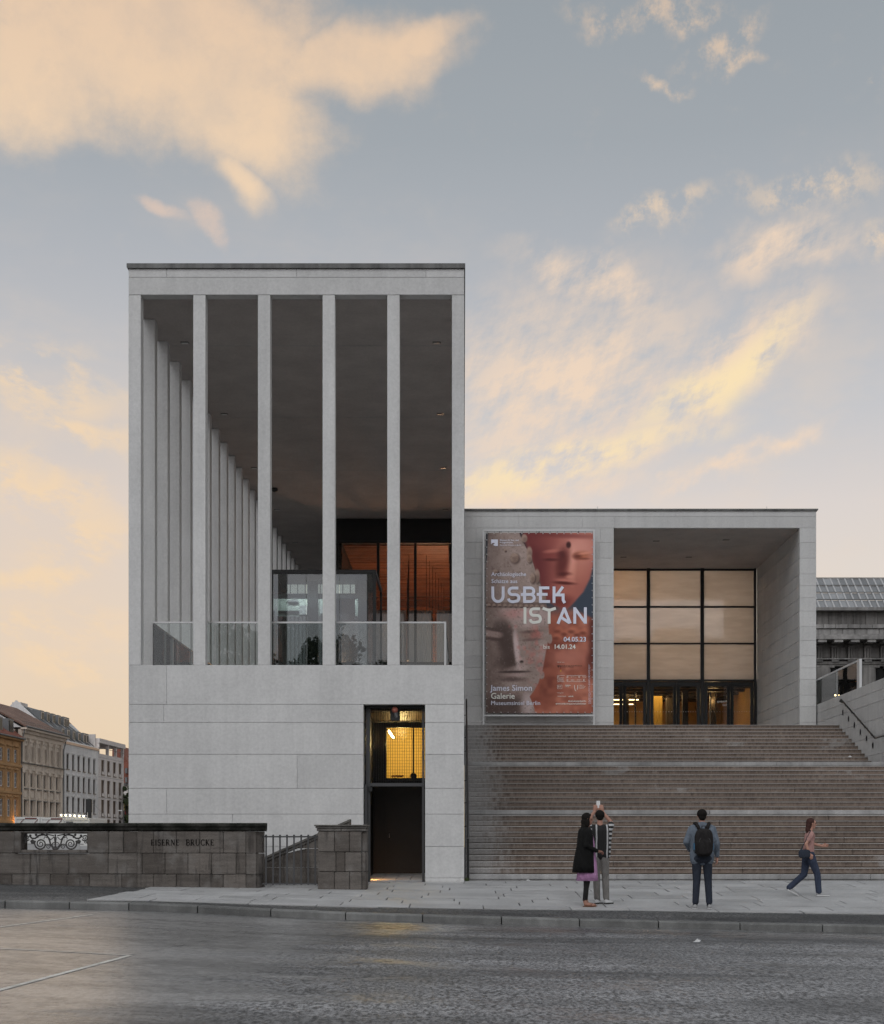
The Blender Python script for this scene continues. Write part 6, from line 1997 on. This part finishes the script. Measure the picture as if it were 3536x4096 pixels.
# glazed roof
mb_('gutter', M_OLDL, X0m, X1m, -.25, .6, mzz(2443.5), mzz(2431))
zr0, zr1 = mzz(2431), None
YT = 3.0
def rz(py, y): return CZ + (PY - py) * (YM + y) / F
zr1 = rz(2318, YT)
M_RGL = mat('roof_glass', rough=0.25, spec=0.6, fn=stone_fn((0.25, 0.255, 0.26, 1), 0.25, 0.0, 0.2, .3))
ribsp = (mxx(3230 + 75 / 1.0) - mxx(3230)) * .395
ribsp = 29.7 * YM / F
nr = int((X1m - X0m) / ribsp)
for k in range(nr):
    a = X0m + k * ribsp
    nrow = 4
    for q in range(nrow):
        t0_, t1_ = q / nrow, (q + 1) / nrow
        y0_, y1_ = YT * t0_, YT * t1_
        z0_, z1_ = zr0 + (zr1 - zr0) * t0_, zr0 + (zr1 - zr0) * t1_
        d = .015 * q
        MB().add([(a, y0_ - d, z0_ + d), (a + ribsp, y0_ - d, z0_ + d), (a + ribsp, y1_ - d, z1_ + d), (a, y1_ - d, z1_ + d)], [(0, 1, 2, 3)]).build('roof_pane', M_RGL, nm)
    MB().hexa([(a - .05, -.1, zr0), (a + .05, -.1, zr0), (a + .05, .0, zr0), (a - .05, .0, zr0), (a - .05, YT - .1, zr1 + .05), (a + .05, YT - .1, zr1 + .05), (a + .05, YT, zr1), (a - .05, YT, zr1)]).build('roof_rib', mat('roof_rib_zinc', g(.42), .6), nm)
mb_('ridge', M_OLDL, X0m, X1m, YT - .1, YT + .6, zr1 - .1, zr1 + .12)
for t_ in (.25, .5, .75):
    mb_('roof_purlin', M_GUT, X0m, X1m, YT * t_ - .09, YT * t_ - .05, zr0 + (zr1 - zr0) * t_ + .03, zr0 + (zr1 - zr0) * t_ + .09)

# ================================================================ people
def cloth(name, col, var=.25, rough=.9):
    def fn(w, b, t):
        p = w.n('ShaderNodeTexCoord').outputs['Object']
        sp = w.n('ShaderNodeSeparateXYZ'); t.links.new(p, sp.inputs[0])
        q = w.xyz(w.m('MULTIPLY', sp.outputs[0], 1.0), sp.outputs[1], w.m('MULTIPLY', sp.outputs[2], 0.45))
        fold = w.noise(q, 13, 3, 0.5, 0.8); weave = w.noise(p, 120, 2, 0.6)
        v = w.m('MULTIPLY', w.lerp(fold, 0.3, 0.7, 1 - var * .8, 1 + var * .8), w.lerp(weave, 0.3, 0.7, 0.88, 1.12))
        t.links.new(w.mix(1.0, col, w.xyz(v, v, v), 'MULTIPLY'), b.inputs['Base Color'])
        bump(w, b, fold, 0.035, 0.9)
    return mat(name, rough=rough, spec=.15, fn=fn)
M_SKIN = mat('skin', (0.42, 0.22, 0.16, 1), 0.55)
M_SKIND = mat('skin_tan', (0.34, 0.17, 0.12, 1), 0.55)
M_HAIR = mat('dark_hair', (0.014, 0.012, 0.011, 1), 0.85, spec=.1)
M_HAIRB = mat('auburn_hair', (0.06, 0.030, 0.026, 1), 0.8, spec=.1)
M_DENIM = cloth('light_denim', (0.135, 0.160, 0.195, 1))
M_JEANS = cloth('dark_jeans', (0.030, 0.036, 0.050, 1))
M_JEANSB = cloth('blue_jeans', (0.040, 0.050, 0.080, 1))
M_BLACKC = cloth('black_cardigan', (0.010, 0.010, 0.010, 1))
M_PINKD = cloth('lilac_dress', (0.45, 0.24, 0.42, 1))
M_LEGG = cloth('dark_leggings', (0.020, 0.020, 0.020, 1))
M_TROUS = cloth('grey_trousers', (0.20, 0.19, 0.18, 1))
M_PINKT = cloth('dusty_pink_top', (0.38, 0.22, 0.20, 1))
M_SHOE = mat('white_shoe', g(0.55), 0.6)
M_SHOEG = mat('grey_shoe', g(0.30), 0.7)
M_SANDAL = mat('brown_sandal', (0.14, 0.06, 0.03, 1), 0.7)
M_PACK = cloth('black_pack', (0.022, 0.020, 0.020, 1))
M_EYE = mat('eye_dark', g(0.01), 0.2)
def stripe_fn(w, b, t):
    p = w.n('ShaderNodeTexCoord').outputs['Object']
    sp = w.n('ShaderNodeSeparateXYZ'); t.links.new(p, sp.inputs[0])
    f = w.m('FRACT', w.m('ADD', w.m('MULTIPLY', sp.outputs[0], 5.0), w.m('MULTIPLY', w.noise(p, 6, 2), .15)))
    k = w.m('MULTIPLY', w.ss(f, .62, .66), w.ss(f, .80, .76))
    f2 = w.m('FRACT', w.m('MULTIPLY', sp.outputs[2], 12.0))
    k2 = w.m('MULTIPLY', w.ss(f2, .5, .55), w.ss(w.m('ABSOLUTE', sp.outputs[0]), .15, .17))
    t.links.new(w.mix(w.m('MAXIMUM', k, k2), g(0.012), g(0.42)), b.inputs['Base Color'])
M_STRIPE = mat('striped_shirt', rough=.9, fn=stripe_fn)

def capsule(mb, p0, r0, p1, r1, n=12):
    p0, p1 = Vector(p0), Vector(p1)
    d = (p1 - p0)
    if d.length < 1e-5:
        mb.ball(p0, r0, None, None, n, 8); return
    d.normalize()
    path, rad = [], []
    for i in range(5):
        a = -math.pi / 2 + (math.pi / 2) * i / 4
        path.append(p0 + d * r0 * math.sin(a)); rad.append(max(r0 * math.cos(a), .0008))
    for i in range(1, 5):
        a = math.pi / 2 * i / 4
        if i == 1: path.append(p1); rad.append(r1)
        path.append(p1 + d * r1 * math.sin(a)); rad.append(max(r1 * math.cos(a), .0008))
    mb.tube(path, rad, n)

def hand_prims(wrist, d, up, m, curl=.5, s=1.0, side=1):
    """palm, four fingers and a thumb as short chains; d = pointing direction, up = back of the hand"""
    d, up = Vector(d).normalized(), Vector(up).normalized()
    lat = d.cross(up).normalized() * side
    w = Vector(wrist)
    out = []
    palm = w + d * .075 * s
    for k in (-1, 0, 1):
        out.append((w + lat * .012 * k, .021 * s, palm + lat * .026 * k * s, .017 * s, m))
    for k, L in enumerate((.066, .074, .068, .054)):
        base = palm + lat * (.033 - .022 * k) * s
        c1 = (d * math.cos(curl * .6) - up * math.sin(curl * .6)).normalized()
        c2 = (d * math.cos(curl * 1.6) - up * math.sin(curl * 1.6)).normalized()
        mid = base + c1 * L * .55 * s
        out.append((base, .0105 * s, mid, .0098 * s, m))
        out.append((mid, .0098 * s, mid + c2 * L * .5 * s, .008 * s, m))
    tb = w + d * .025 * s + lat * .022 * s
    t1 = tb + (d * .6 + lat * .75 - up * .2).normalized() * .042 * s
    out.append((tb, .014 * s, t1, .011 * s, m))
    out.append((t1, .011 * s, t1 + (d * .9 + lat * .2 - up * .2).normalized() * .034 * s, .009 * s, m))
    return out

def body(parent, prims, mats, voxel=.0085, name='body', smooth=4):
    """overlapping tapered limbs fused into one continuous skin; each face takes the cloth of its nearest limb"""
    mb = MB()
    for p in prims:
        capsule(mb, p[0], p[1], p[2], p[3])
    me0 = mb.mesh('tmp', mats[0])
    o = bpy.data.objects.new('tmp', me0); COL.objects.link(o)
    md = o.modifiers.new('r', 'REMESH'); md.mode = 'VOXEL'; md.voxel_size = voxel
    sm = o.modifiers.new('s', 'SMOOTH'); sm.iterations = smooth; sm.factor = .5
    dg = bpy.context.evaluated_depsgraph_get()
    me = bpy.data.meshes.new_from_object(o.evaluated_get(dg))
    bpy.data.objects.remove(o)
    me.materials.clear()
    for m in mats: me.materials.append(m)
    n = len(me.polygons)
    c = np.zeros(n * 3); me.polygons.foreach_get('center', c); c = c.reshape(-1, 3)
    best = np.full(n, 1e9); mi = np.zeros(n, int)
    for p in prims:
        a, b = np.array(p[0]), np.array(p[2])
        ab = b - a; L2 = max((ab ** 2).sum(), 1e-9)
        t = np.clip(((c - a) @ ab) / L2, 0, 1)
        dist = np.linalg.norm(c - (a + t[:, None] * ab), axis=1) - (p[1] + (p[3] - p[1]) * t)
        k = dist < best
        best[k] = dist[k]; mi[k] = p[4]
    me.polygons.foreach_set('material_index', mi.astype(np.int32))
    me.polygons.foreach_set('use_smooth', [True] * n)
    me.update(); me.name = name
    return put(name, me, parent)

def head_prims(c, f, m, s=1.0):
    """skull, jaw, nose, ears, brow; c = head centre, f = facing direction"""
    c, f = Vector(c), Vector(f).normalized()
    up = Vector((0, 0, 1)); up = (up - f * up.dot(f)).normalized(); l = up.cross(f)
    o = [(c + up * .028 * s - f * .018 * s, .084 * s, c + up * .028 * s + f * .012 * s, .078 * s, m),
         (c - up * .02 * s + f * .02 * s, .068 * s, c - up * .078 * s + f * .046 * s, .036 * s, m),
         (c + f * .088 * s + up * .012 * s, .010 * s, c + f * .104 * s - up * .022 * s, .013 * s, m),
         (c + f * .080 * s - up * .052 * s + l * .018 * s, .010 * s, c + f * .080 * s - up * .052 * s - l * .018 * s, .010 * s, m)]
    for q in (-1, 1):
        o.append((c + l * q * .080 * s + up * .012 * s, .012 * s, c + l * q * .080 * s - up * .022 * s, .009 * s, m))
        o.append((c + l * q * .030 * s + up * .022 * s + f * .074 * s, .012 * s, c + l * q * .05 * s + up * .020 * s + f * .066 * s, .011 * s, m))
    return o
def eyes(parent, c, f, s=1.0):
    c, f = Vector(c), Vector(f).normalized()
    up = Vector((0, 0, 1)); l = up.cross(f)
    for q in (-1, 1):
        MB().ball(c + l * q * .031 * s + up * .006 * s + f * .080 * s, .010 * s, None, None, 8, 6).build('eye', M_EYE, parent, True)

def shoe(parent, heel, toe, m, sole=None, h=.07, w=.042):
    heel, toe = Vector(heel), Vector(toe)
    d = (toe - heel).normalized()
    mb = MB()
    pts = [heel - d * .01, heel + d * .03, heel.lerp(toe, .45), heel.lerp(toe, .8), toe]
    rr = [w * .75, w * .95, w, w * .98, w * .55]
    hh = [h * 1.0, h * 1.15, h * .9, h * .62, h * .4]
    lat = Vector((-d.y, d.x, 0)).normalized()
    n = 10; vs, fs = [], []
    for p, r_, hz_ in zip(pts, rr, hh):
        for k in range(n):
            a = math.pi * k / (n - 1)
            vs.append(p + lat * r_ * math.cos(a) + Vector((0, 0, .012 + hz_ * math.sin(a) ** .8)))
    for i in range(len(pts) - 1):
        for k in range(n - 1):
            fs.append((i * n + k, i * n + k + 1, (i + 1) * n + k + 1, (i + 1) * n + k))
        fs.append((i * n + n - 1, i * n, (i + 1) * n, (i + 1) * n + n - 1))
    fs.append(tuple(range(n - 1, -1, -1))); fs.append(tuple(range((len(pts) - 1) * n, len(pts) * n)))
    mb.add(vs, fs)
    o = mb.build('shoe', m, parent, True)
    if sole:
        sb = MB(); out = []
        for p, r_ in zip(pts, rr): out.append((p + lat * r_ * 1.08)[:2])
        for p, r_ in list(zip(pts, rr))[::-1]: out.append((p - lat * r_ * 1.08)[:2])
        sb.prism([tuple(q) for q in out], heel.z - .001, heel.z + .022, 'z')
        sb.build('sole', sole, o)
    return o

def rings(parent, name, m, R_, n=28, smooth=True, wob=0.0):
    """lofted garment from elliptical rings (cx, cy, z, rx, ry)"""
    mb = MB(); vs, fs = [], []
    for j, (cx, cy, z, rx, ry) in enumerate(R_):
        for k in range(n):
            a = 2 * math.pi * k / n
            q = 1 + wob * math.sin(a * 7 + j * .3) * (1 - j / len(R_))
            vs.append((cx + rx * q * math.cos(a), cy + ry * q * math.sin(a), z))
    for j in range(len(R_) - 1):
        for k in range(n):
            fs.append((j * n + k, j * n + (k + 1) % n, (j + 1) * n + (k + 1) % n, (j + 1) * n + k))
    fs.append(tuple(range(n - 1, -1, -1))); fs.append(tuple(range((len(R_) - 1) * n, len(R_) * n)))
    mb.add(vs, fs)
    return mb.build(name, m, parent, smooth)

def feet_at(px, Y):
    X = wx(px, Y)
    return (X, Y, ZP(X, Y) + .002)

# --- person with backpack, seen from behind
p = thing('person', 'person in light denim shirt with black backpack facing the stair', 'person', feet_at(2808, 25.9))
S, J, K_, H = 0, 1, 2, 3
pr = []
for s in (-1, 1):
    hip, knee, ank = (s * .095, 0, .94), (s * .105 + .01, .02, .50), (s * .125 + .005, -.01, .09)
    pr += [(hip, .098, knee, .070, J), (knee, .070, (ank[0], ank[1], .13), .060, J)]
    pr += [((ank[0], ank[1], .12), .045, (ank[0], ank[1] + .05, .06), .042, J)]
pr += [((-.08, -.02, .93), .115, (.08, -.02, .93), .115, J)]
for x_ in (-.10, 0, .10):
    pr += [((x_, 0, .96), .115, (x_ * 1.15, .0, 1.20), .115, S), ((x_ * 1.15, 0, 1.20), .115, (x_ * 1.3, 0, 1.40), .115, S)]
pr += [((-.15, 0, 1.47), .075, (.15, 0, 1.47), .075, S), ((-.06, 0, 1.51), .07, (.06, 0, 1.51), .07, S)]
pr += [((0, 0, 1.50), .058, (0, .015, 1.62), .054, K_), ((0, 0, 1.53), .062, (0, 0, 1.55), .062, S)]
hc = (0, .02, 1.70)
pr += head_prims(hc, (.06, 1, 0), K_)
# right arm hangs, left hand held in front of the belly
pr += [((.19, 0, 1.46), .068, (.265, -.03, 1.20), .058, S), ((.265, -.03, 1.20), .058, (.285, .06, .98), .046, S), ((.285, .06, .98), .030, (.288, .075, .93), .026, K_)]
pr += hand_prims((.288, .08, .93), (0.02, .12, -1), (1, 0, 0.0), K_, .5, 1.0, -1)
pr += [((-.19, 0, 1.46), .068, (-.295, -.04, 1.22), .058, S), ((-.295, -.04, 1.22), .058, (-.20, .14, 1.08), .046, S), ((-.20, .14, 1.08), .030, (-.16, .17, 1.07), .026, K_)]
pr += hand_prims((-.16, .17, 1.07), (1, .1, 0), (0, 1, .3), K_, .6, 1.0, 1)
# denim shirt hem
for x_ in (-.11, 0, .11):
    pr += [((x_, -.0, .90), .110, (x_, 0, 1.0), .118, S)]
body(p, pr, [M_DENIM, M_JEANS, M_SKIN])
hb_ = MB(); hv = Vector(hc)
hb_.ball(hv + Vector((0, -.018, .036)), .093, .100, .088, 18, 12)
hb_.ball(hv + Vector((0, -.052, -.02)), .070, .050, .070, 14, 10)
hb_.build('hair', M_HAIR, p, True)
for s in (-1, 1):
    shoe(p, (s * .128, -.06, 0), (s * .155, .19, 0), M_SHOEG, M_SHOE)
pk = MB()
def rbox(mb, cx, cy, cz, hx, hy, hz, e=4.0, nu=24, nv=16):
    vs, fs = [], []
    def sp_(v, e_): return math.copysign(abs(v) ** (2 / e_), v)
    for i in range(nv + 1):
        t = -math.pi / 2 + math.pi * i / nv
        for k in range(nu):
            a = 2 * math.pi * k / nu
            vs.append((cx + hx * sp_(math.cos(t), e) * sp_(math.cos(a), e), cy + hy * sp_(math.cos(t), e) * sp_(math.sin(a), e), cz + hz * sp_(math.sin(t), e)))
    for i in range(nv):
        for k in range(nu):
            fs.append((i * nu + k, i * nu + (k + 1) % nu, (i + 1) * nu + (k + 1) % nu, (i + 1) * nu + k))
    mb.add(vs, fs)
    return mb
bp = thing('backpack', 'black backpack worn over a light denim shirt', 'backpack', feet_at(2808, 25.9))
rbox(MB(), 0, -.20, 1.21, .165, .105, .255, 3.2).build('main_bag', M_PACK, bp, True)
rbox(MB(), 0, -.29, 1.12, .125, .045, .135, 3.2).build('front_pocket', M_PACK, bp, True)
MB().tube([(.10 * math.cos(a), -.312 + .02 * math.sin(a), 1.20 + .13 * math.sin(a)) for a in np.linspace(0, math.pi, 13)], .005, 5).build('zip', M_IRON, bp)
MB().tube([(-.03, -.17, 1.455), (-.03, -.17, 1.51), (.03, -.17, 1.51), (.03, -.17, 1.455)], .010, 6).build('grab_loop', M_PACK, bp)
for s in (-1, 1):
    MB().tube([(s * .06, -.13, 1.44), (s * .115, -.06, 1.555), (s * .13, .03, 1.56), (s * .14, .125, 1.46), (s * .145, .135, 1.30), (s * .15, .05, 1.10), (s * .14, -.12, 1.03)], [.03, .034, .034, .03, .022, .014, .012], 8).build('strap', M_PACK, bp, True)
    MB().box(s * .165 - .012, s * .165 + .012, -.20, -.10, 1.08, 1.20).build('side_mesh', mat('blue_tag', (.05, .16, .28, 1), .7), bp)

# --- woman in long black cardigan, in profile facing right
p = thing('person', 'person in long black cardigan over lilac dress, standing in profile', 'person', feet_at(2345, 26.0))
pr = []
for s in (-1, 1):
    y_ = s * .075
    pr += [((0, y_, .86), .090, (.01, y_, .46), .058, 1), ((.01, y_, .46), .058, (-.02 + .02 * s, y_, .12), .036, 1), ((-.02 + .02 * s, y_, .12), .034, (.0 + .02 * s, y_, .06), .036, 2), ((.0 + .02 * s, y_, .045), .034, (.14 + .02 * s, y_ * 1.1, .028), .022, 2)]
    for k in range(5):
        pr += [((.13 + .02 * s, y_ * 1.1 + (.026 - .013 * k), .022), .010, (.178 - .008 * k * 1.2 + .02 * s, y_ * 1.1 + (.030 - .014 * k), .018), .0075, 2)]
for y_ in (-.07, .07):
    pr += [((-.01, y_, .92), .11, (0, y_, 1.15), .095, 0), ((0, y_, 1.15), .095, (.0, y_ * 1.2, 1.32), .095, 0)]
pr += [((0, -.13, 1.38), .066, (0, .13, 1.38), .066, 0), ((.0, 0, 1.40), .050, (.02, 0, 1.52), .046, 2)]
hc = (.03, 0, 1.595)
pr += head_prims(hc, (1, -.15, -.08), 2, .95)
for s in (-1, 1):
    el, wr = (-.02, s * .22, 1.12), (.17, s * .13, 1.02)
    pr += [((0, s * .16, 1.36), .060, el, .050, 0), (el, .050, wr, .040, 0), (wr, .026, (.20, s * .11, 1.01), .023, 2)]
    pr += hand_prims((.205, s * .105, 1.01), (.8, -.5 * s, -.15), (0, .2, 1), 2, .6, .92, s)
body(p, pr, [M_BLACKC, M_LEGG, M_SKIND])
eyes(p, hc, (1, -.15, -.08), .95)
rings(p, 'dress', M_PINKD, [(.02, 0, .47, .20, .17), (.02, 0, .60, .185, .165), (.03, 0, .80, .16, .15), (.035, 0, 1.0, .13, .135), (.03, 0, 1.2, .115, .14), (.03, 0, 1.33, .09, .13)], wob=.05)
cg = MB()
n = 26
prof = [(.62, .205, .19, -.035), (.80, .190, .185, -.03), (.95, .172, .185, -.02), (1.12, .150, .185, -.01), (1.28, .140, .195, -.005), (1.38, .125, .185, -.01), (1.44, .08, .11, -.01)]
vs = []
for (z, rx, ry, cx) in prof:
    for k in range(n + 1):
        a = R(38) + (2 * math.pi - R(76)) * k / n
        vs.append((cx + rx * math.cos(a) * (1 + .05 * math.sin(k * 1.7) * (1.4 - z)), ry * math.sin(a), z))
m_ = n + 1
cg.add(vs, [(j * m_ + k, j * m_ + k + 1, (j + 1) * m_ + k + 1, (j + 1) * m_ + k) for j in range(len(prof) - 1) for k in range(n)])
co_ = cg.build('cardigan', M_BLACKC, p, True)
sd = co_.modifiers.new('thick', 'SOLIDIFY'); sd.thickness = .014; sd.offset = 1
hb_ = MB(); hv = Vector(hc)
hb_.ball(hv + Vector((-.022, 0, .036)), .096, .088, .090, 18, 12)
hb_.ball(hv + Vector((-.060, 0, -.05)), .066, .078, .10, 14, 10)
hb_.ball(hv + Vector((-.075, 0, -.15)), .056, .085, .10, 14, 10)
hb_.ball(hv + Vector((-.01, .06, -.06)), .05, .03, .09, 10, 8); hb_.ball(hv + Vector((-.015, -.066, -.06)), .045, .026, .09, 10, 8)
hb_.build('hair', M_HAIR, p, True)
for s in (-1, 1):
    y_ = s * .078; x_ = .02 * s
    MB().prism([(x_ - .05, y_ - .035), (x_ + .08, y_ - .042), (x_ + .185, y_ - .03), (x_ + .195, y_ + .01), (x_ + .17, y_ + .042), (x_ + .05, y_ + .042), (x_ - .05, y_ + .034)], -.001, .012, 'z').build('sandal', M_SANDAL, p)
    MB().tube([(x_ + .10, y_ - .045, .012), (x_ + .10, y_ - .03, .05), (x_ + .10, y_ + .03, .05), (x_ + .10, y_ + .045, .012)], .008, 6).build('sandal_strap', M_SANDAL, p)

# --- man raising a phone with both hands
fp = feet_at(2400, 26.6)
p = thing('person', 'person in black and white striped shirt raising a phone overhead', 'person', fp)
pr = []
for s in (-1, 1):
    x_ = .02 + s * .07
    pr += [((s * .085, 0, .90), .092, (s * .085 + .02, .03, .48), .068, 1), ((s * .085 + .02, .03, .48), .068, (s * .085 + .03, 0, .12), .060, 1), ((s * .085 + .03, 0, .11), .04, (s * .085 + .06, .03, .06), .04, 1)]
for x_ in (-.095, 0, .095):
    pr += [((x_, 0, .93), .108, (x_ * 1.1, .0, 1.16), .108, 0), ((x_ * 1.1, 0, 1.16), .108, (x_ * 1.3, 0, 1.36), .108, 0)]
pr += [((-.15, 0, 1.42), .072, (.15, 0, 1.42), .072, 0), ((0, 0, 1.44), .056, (0, .02, 1.56), .052, 2)]
hc = (.0, .035, 1.64)
pr += head_prims(hc, (.1, 1, .30), 2, .98)
for s in (-1, 1):
    sh, el, wr = (s * .185, .02, 1.43), (s * .235, .20, 1.52), (s * .075, .30, 1.735)
    mid = tuple(Vector(sh).lerp(Vector(el), .62))
    pr += [(sh, .070, mid, .066, 0), (mid, .044, el, .042, 2), (el, .042, wr, .029, 2)]
    pr += hand_prims(wr, (-s * .22, .05, 1), (-s * .2, -1, 0), 2, .55, 1.0, -s)
body(p, pr, [M_STRIPE, M_TROUS, M_SKIND])
hb_ = MB(); hv = Vector(hc)
hb_.ball(hv + Vector((0, -.022, .034)), .090, .094, .088, 18, 12); hb_.ball(hv + Vector((0, -.052, -.015)), .068, .046, .062, 12, 10)
hb_.build('hair', M_HAIR, p, True)
for s in (-1, 1):
    shoe(p, (s * .088 + .01, -.05, 0), (s * .10 + .15, .14, 0), M_SHOE, M_DARK)
ph = thing('phone', 'silver phone held up in both raised hands', 'phone', (fp[0], fp[1] + .345, fp[2] + 1.80))
MB().cbox(-.036, .036, -.004, .004, -.01, .145, .0035).build('case', M_STEEL, ph)
MB().box(-.033, .033, -.0052, -.0042, -.004, .139).build('screen', lamp_mat('phone_screen', g(.5), .25), ph)
MB().box(.008, .028, .0042, .006, .11, .135).build('lens', M_FIXT, ph)

# --- woman walking to the right
p = thing('person', 'person in dusty pink top and blue jeans walking right near the stair', 'person', feet_at(3232, 29.0))
pr = []
hipR, kneeR, ankR = (.02, -.08, .84), (.17, -.08, .45), (.20, -.08, .09)
hipL, kneeL, ankL = (.0, .08, .84), (-.06, .08, .44), (-.36, .09, .17)
for (h_, k_, a_) in ((hipR, kneeR, ankR), (hipL, kneeL, ankL)):
    pr += [(h_, .098, k_, .068, 1), (k_, .068, a_, .062, 1)]
pr += [((-.01, -.06, .86), .108, (-.01, .06, .86), .108, 1)]
for y_ in (-.06, .06):
    pr += [((.01, y_, .92), .10, (.02, y_, 1.08), .086, 0), ((.02, y_, 1.08), .086, (.035, y_ * 1.2, 1.22), .092, 0)]
pr += [((.035, -.12, 1.27), .058, (.035, .12, 1.27), .058, 0), ((.04, 0, 1.29), .046, (.06, 0, 1.40), .043, 2)]
hc = (.075, 0, 1.475)
pr += head_prims(hc, (1, 0, -.05), 2, .93)
for (s, el, wr, dd) in ((-1, (-.09, -.19, 1.06), (-.02, -.20, .86), (.5, 0, -1)), (1, (.15, .18, 1.06), (.33, .16, 1.02), (1, -.1, .1))):
    sh = (.035, s * .15, 1.25); mid = tuple(Vector(sh).lerp(Vector(el), .55))
    pr += [(sh, .058, mid, .052, 0), (mid, .040, el, .036, 2), (el, .036, wr, .025, 2)]
    pr += hand_prims(wr, dd, (0, s, .1), 2, .6, .9, s)
body(p, pr, [M_PINKT, M_JEANSB, M_SKIN])
eyes(p, hc, (1, 0, -.05), .93)
hb_ = MB(); hv = Vector(hc)
hb_.ball(hv + Vector((-.022, 0, .034)), .092, .084, .086, 18, 12); hb_.ball(hv + Vector((-.06, 0, -.04)), .06, .072, .09, 14, 10); hb_.ball(hv + Vector((-.08, 0, -.12)), .05, .07, .075, 12, 10)
hb_.build('hair', M_HAIRB, p, True)
shoe(p, (.16, -.08, 0), (.42, -.085, 0), M_SHOEG, M_SHOE)
so = shoe(p, (0, 0, 0), (.25, 0, 0), M_SHOEG, M_SHOE)
so.location = (-.40, .09, .115); so.rotation_euler = (0, R(28), 0)
bag = thing('shoulder_bag', 'dark shoulder bag carried by the walking person', 'bag', (feet_at(3232, 29.0)[0], 29.0, feet_at(3232, 29.0)[2]))
rbox(MB(), -.12, -.20, .86, .12, .045, .09, 3.5).build('bag_body', M_JEANS, bag, True)
MB().tube([(-.20, -.20, .93), (-.08, -.19, 1.15), (.02, -.14, 1.335), (.03, -.06, 1.33)], .010, 6).build('bag_strap', M_JEANS, bag)

# ================================================================ small things
def crumple(name, label, px, py_, zf, size, m, cat='litter'):
    mb = MB(); r_ = random.Random(px)
    n = 9
    X, Yy, Z = zf(px, py_)
    vs = []
    for i in range(4):
        for k in range(n):
            a = 2 * math.pi * k / n
            q = (1 - i / 3.3) * (1 + r_.uniform(-.35, .35))
            vs.append((X + size * q * math.cos(a), Yy + size * .8 * q * math.sin(a), Z + size * .25 * i * r_.uniform(.6, 1.2)))
    fs = [(i * n + k, i * n + (k + 1) % n, (i + 1) * n + (k + 1) % n, (i + 1) * n + k) for i in range(3) for k in range(n)] + [tuple(range(3 * n, 4 * n)), tuple(range(n - 1, -1, -1))]
    mb.add(vs, fs)
    return tag(mb.build(name, m), label, cat)
def on_road(px, py):
    X, Y = road_pt(px, py); return X, Y, ZR(X) + .004
M_PAPER = mat('paper', g(.55), .8)
crumple('paper_scrap', 'crumpled pale paper scrap lying on the road', 2790, 3768, on_road, .055, M_PAPER)
def on_step(i, X):
    return lambda px, py: (X, risers[i] + .09, RH * (i + 1) + .002)
crumple('paper_scrap', 'white paper scrap on the upper stair near the wing wall', 3462, 3030, on_step(24, 12.3), .06, M_PAPER)
crumple('paper_scrap', 'tiny white paper scrap at the foot of the stair', 2112, 3518, lambda px, py: (wx(2112, 32.9), 32.85, .004), .05, M_PAPER)
# grass tuft in the corner between gallery and stair
gtf = MB()
for k in range(70):
    a = rng.uniform(0, 6.28); r_ = rng.uniform(0, .07); h = rng.uniform(.03, .11)
    bx_, by_ = XR + .06 + r_ * math.cos(a) * .7, 32.75 + r_ * math.sin(a)
    dx_, dy_ = rng.uniform(-.05, .05), rng.uniform(-.05, .02)
    gtf.add([(bx_ - .004, by_, 0), (bx_ + .004, by_, 0), (bx_ + dx_, by_ + dy_, h)], [(0, 1, 2)])
tag(gtf.build('grass_tuft', mat('grass', (0.07, 0.10, 0.03, 1), .7)), 'green grass tuft in the corner at the handrail foot', 'grass', kind='stuff')
# tar seam and repaired edge in the road
M_TAR = mat('tar_seam', g(.010), .35)
def seam(pts, w_):
    mb = MB(); vs = []
    for i, (px, py) in enumerate(pts):
        X, Y = road_pt(px, py)
        for s in (-1, 1):
            vs.append((X, Y + s * w_ * (1 + .3 * math.sin(i * 2.1)), ZR(X) + .003))
    mb.add(vs, [(2 * i, 2 * i + 2, 2 * i + 3, 2 * i + 1) for i in range(len(pts) - 1)])
    return tag(mb.build('tar_seam', M_TAR), kind='structure')
seam([(520 + 15.5 * i, 3820 - 2.9 * i + 2.0 * math.sin(i)) for i in range(31)], .030)
seam([(985 + 36 * i, 3732 + (1.1 * i if i < 12 else 13 + .6 * (i - 12)) + 1.2 * math.sin(i * 1.3)) for i in range(40)], .016)
seam([(300, 3652), (330, 3650), (365, 3648), (400, 3645)], .03)

# ================================================================ street behind the viewpoint (seen mirrored in the glass)
tree('big leafy street tree across the road, mirrored in the lift glass', -11.5, -20, -.4, 16.0, 4.6, .22, 9000, 'street trees across the road', 11)
tree('smaller leafy street tree across the road, right of the big one', -5.0, -22, -.4, 13.0, 3.2, .22, 6000, 'street trees across the road', 23)
gh = thing('gabled_house', 'large gabled house across the road, mirrored in the portal glass', 'house', (30, -80, -.4))
MB().box(-22, 22, -8, 0, 0, 24).build('wall', M_OLD, gh)
MB().prism([(-23, 24), (23, 24), (8, 30.2), (-8, 30.2)], -8, .3).build('roof', M_ZINC, gh)
MB().box(-3, 3, -5, -1, 30.2, 31.8).build('roof_pedestal', M_OLD, gh)
for k in range(8):
    for q in range(4):
        w_ = MB().box(-19 + k * 5, -17 + k * 5, .0, .05, 3 + q * 5.2, 6.2 + q * 5.2).build('window', M_WINDK, gh)
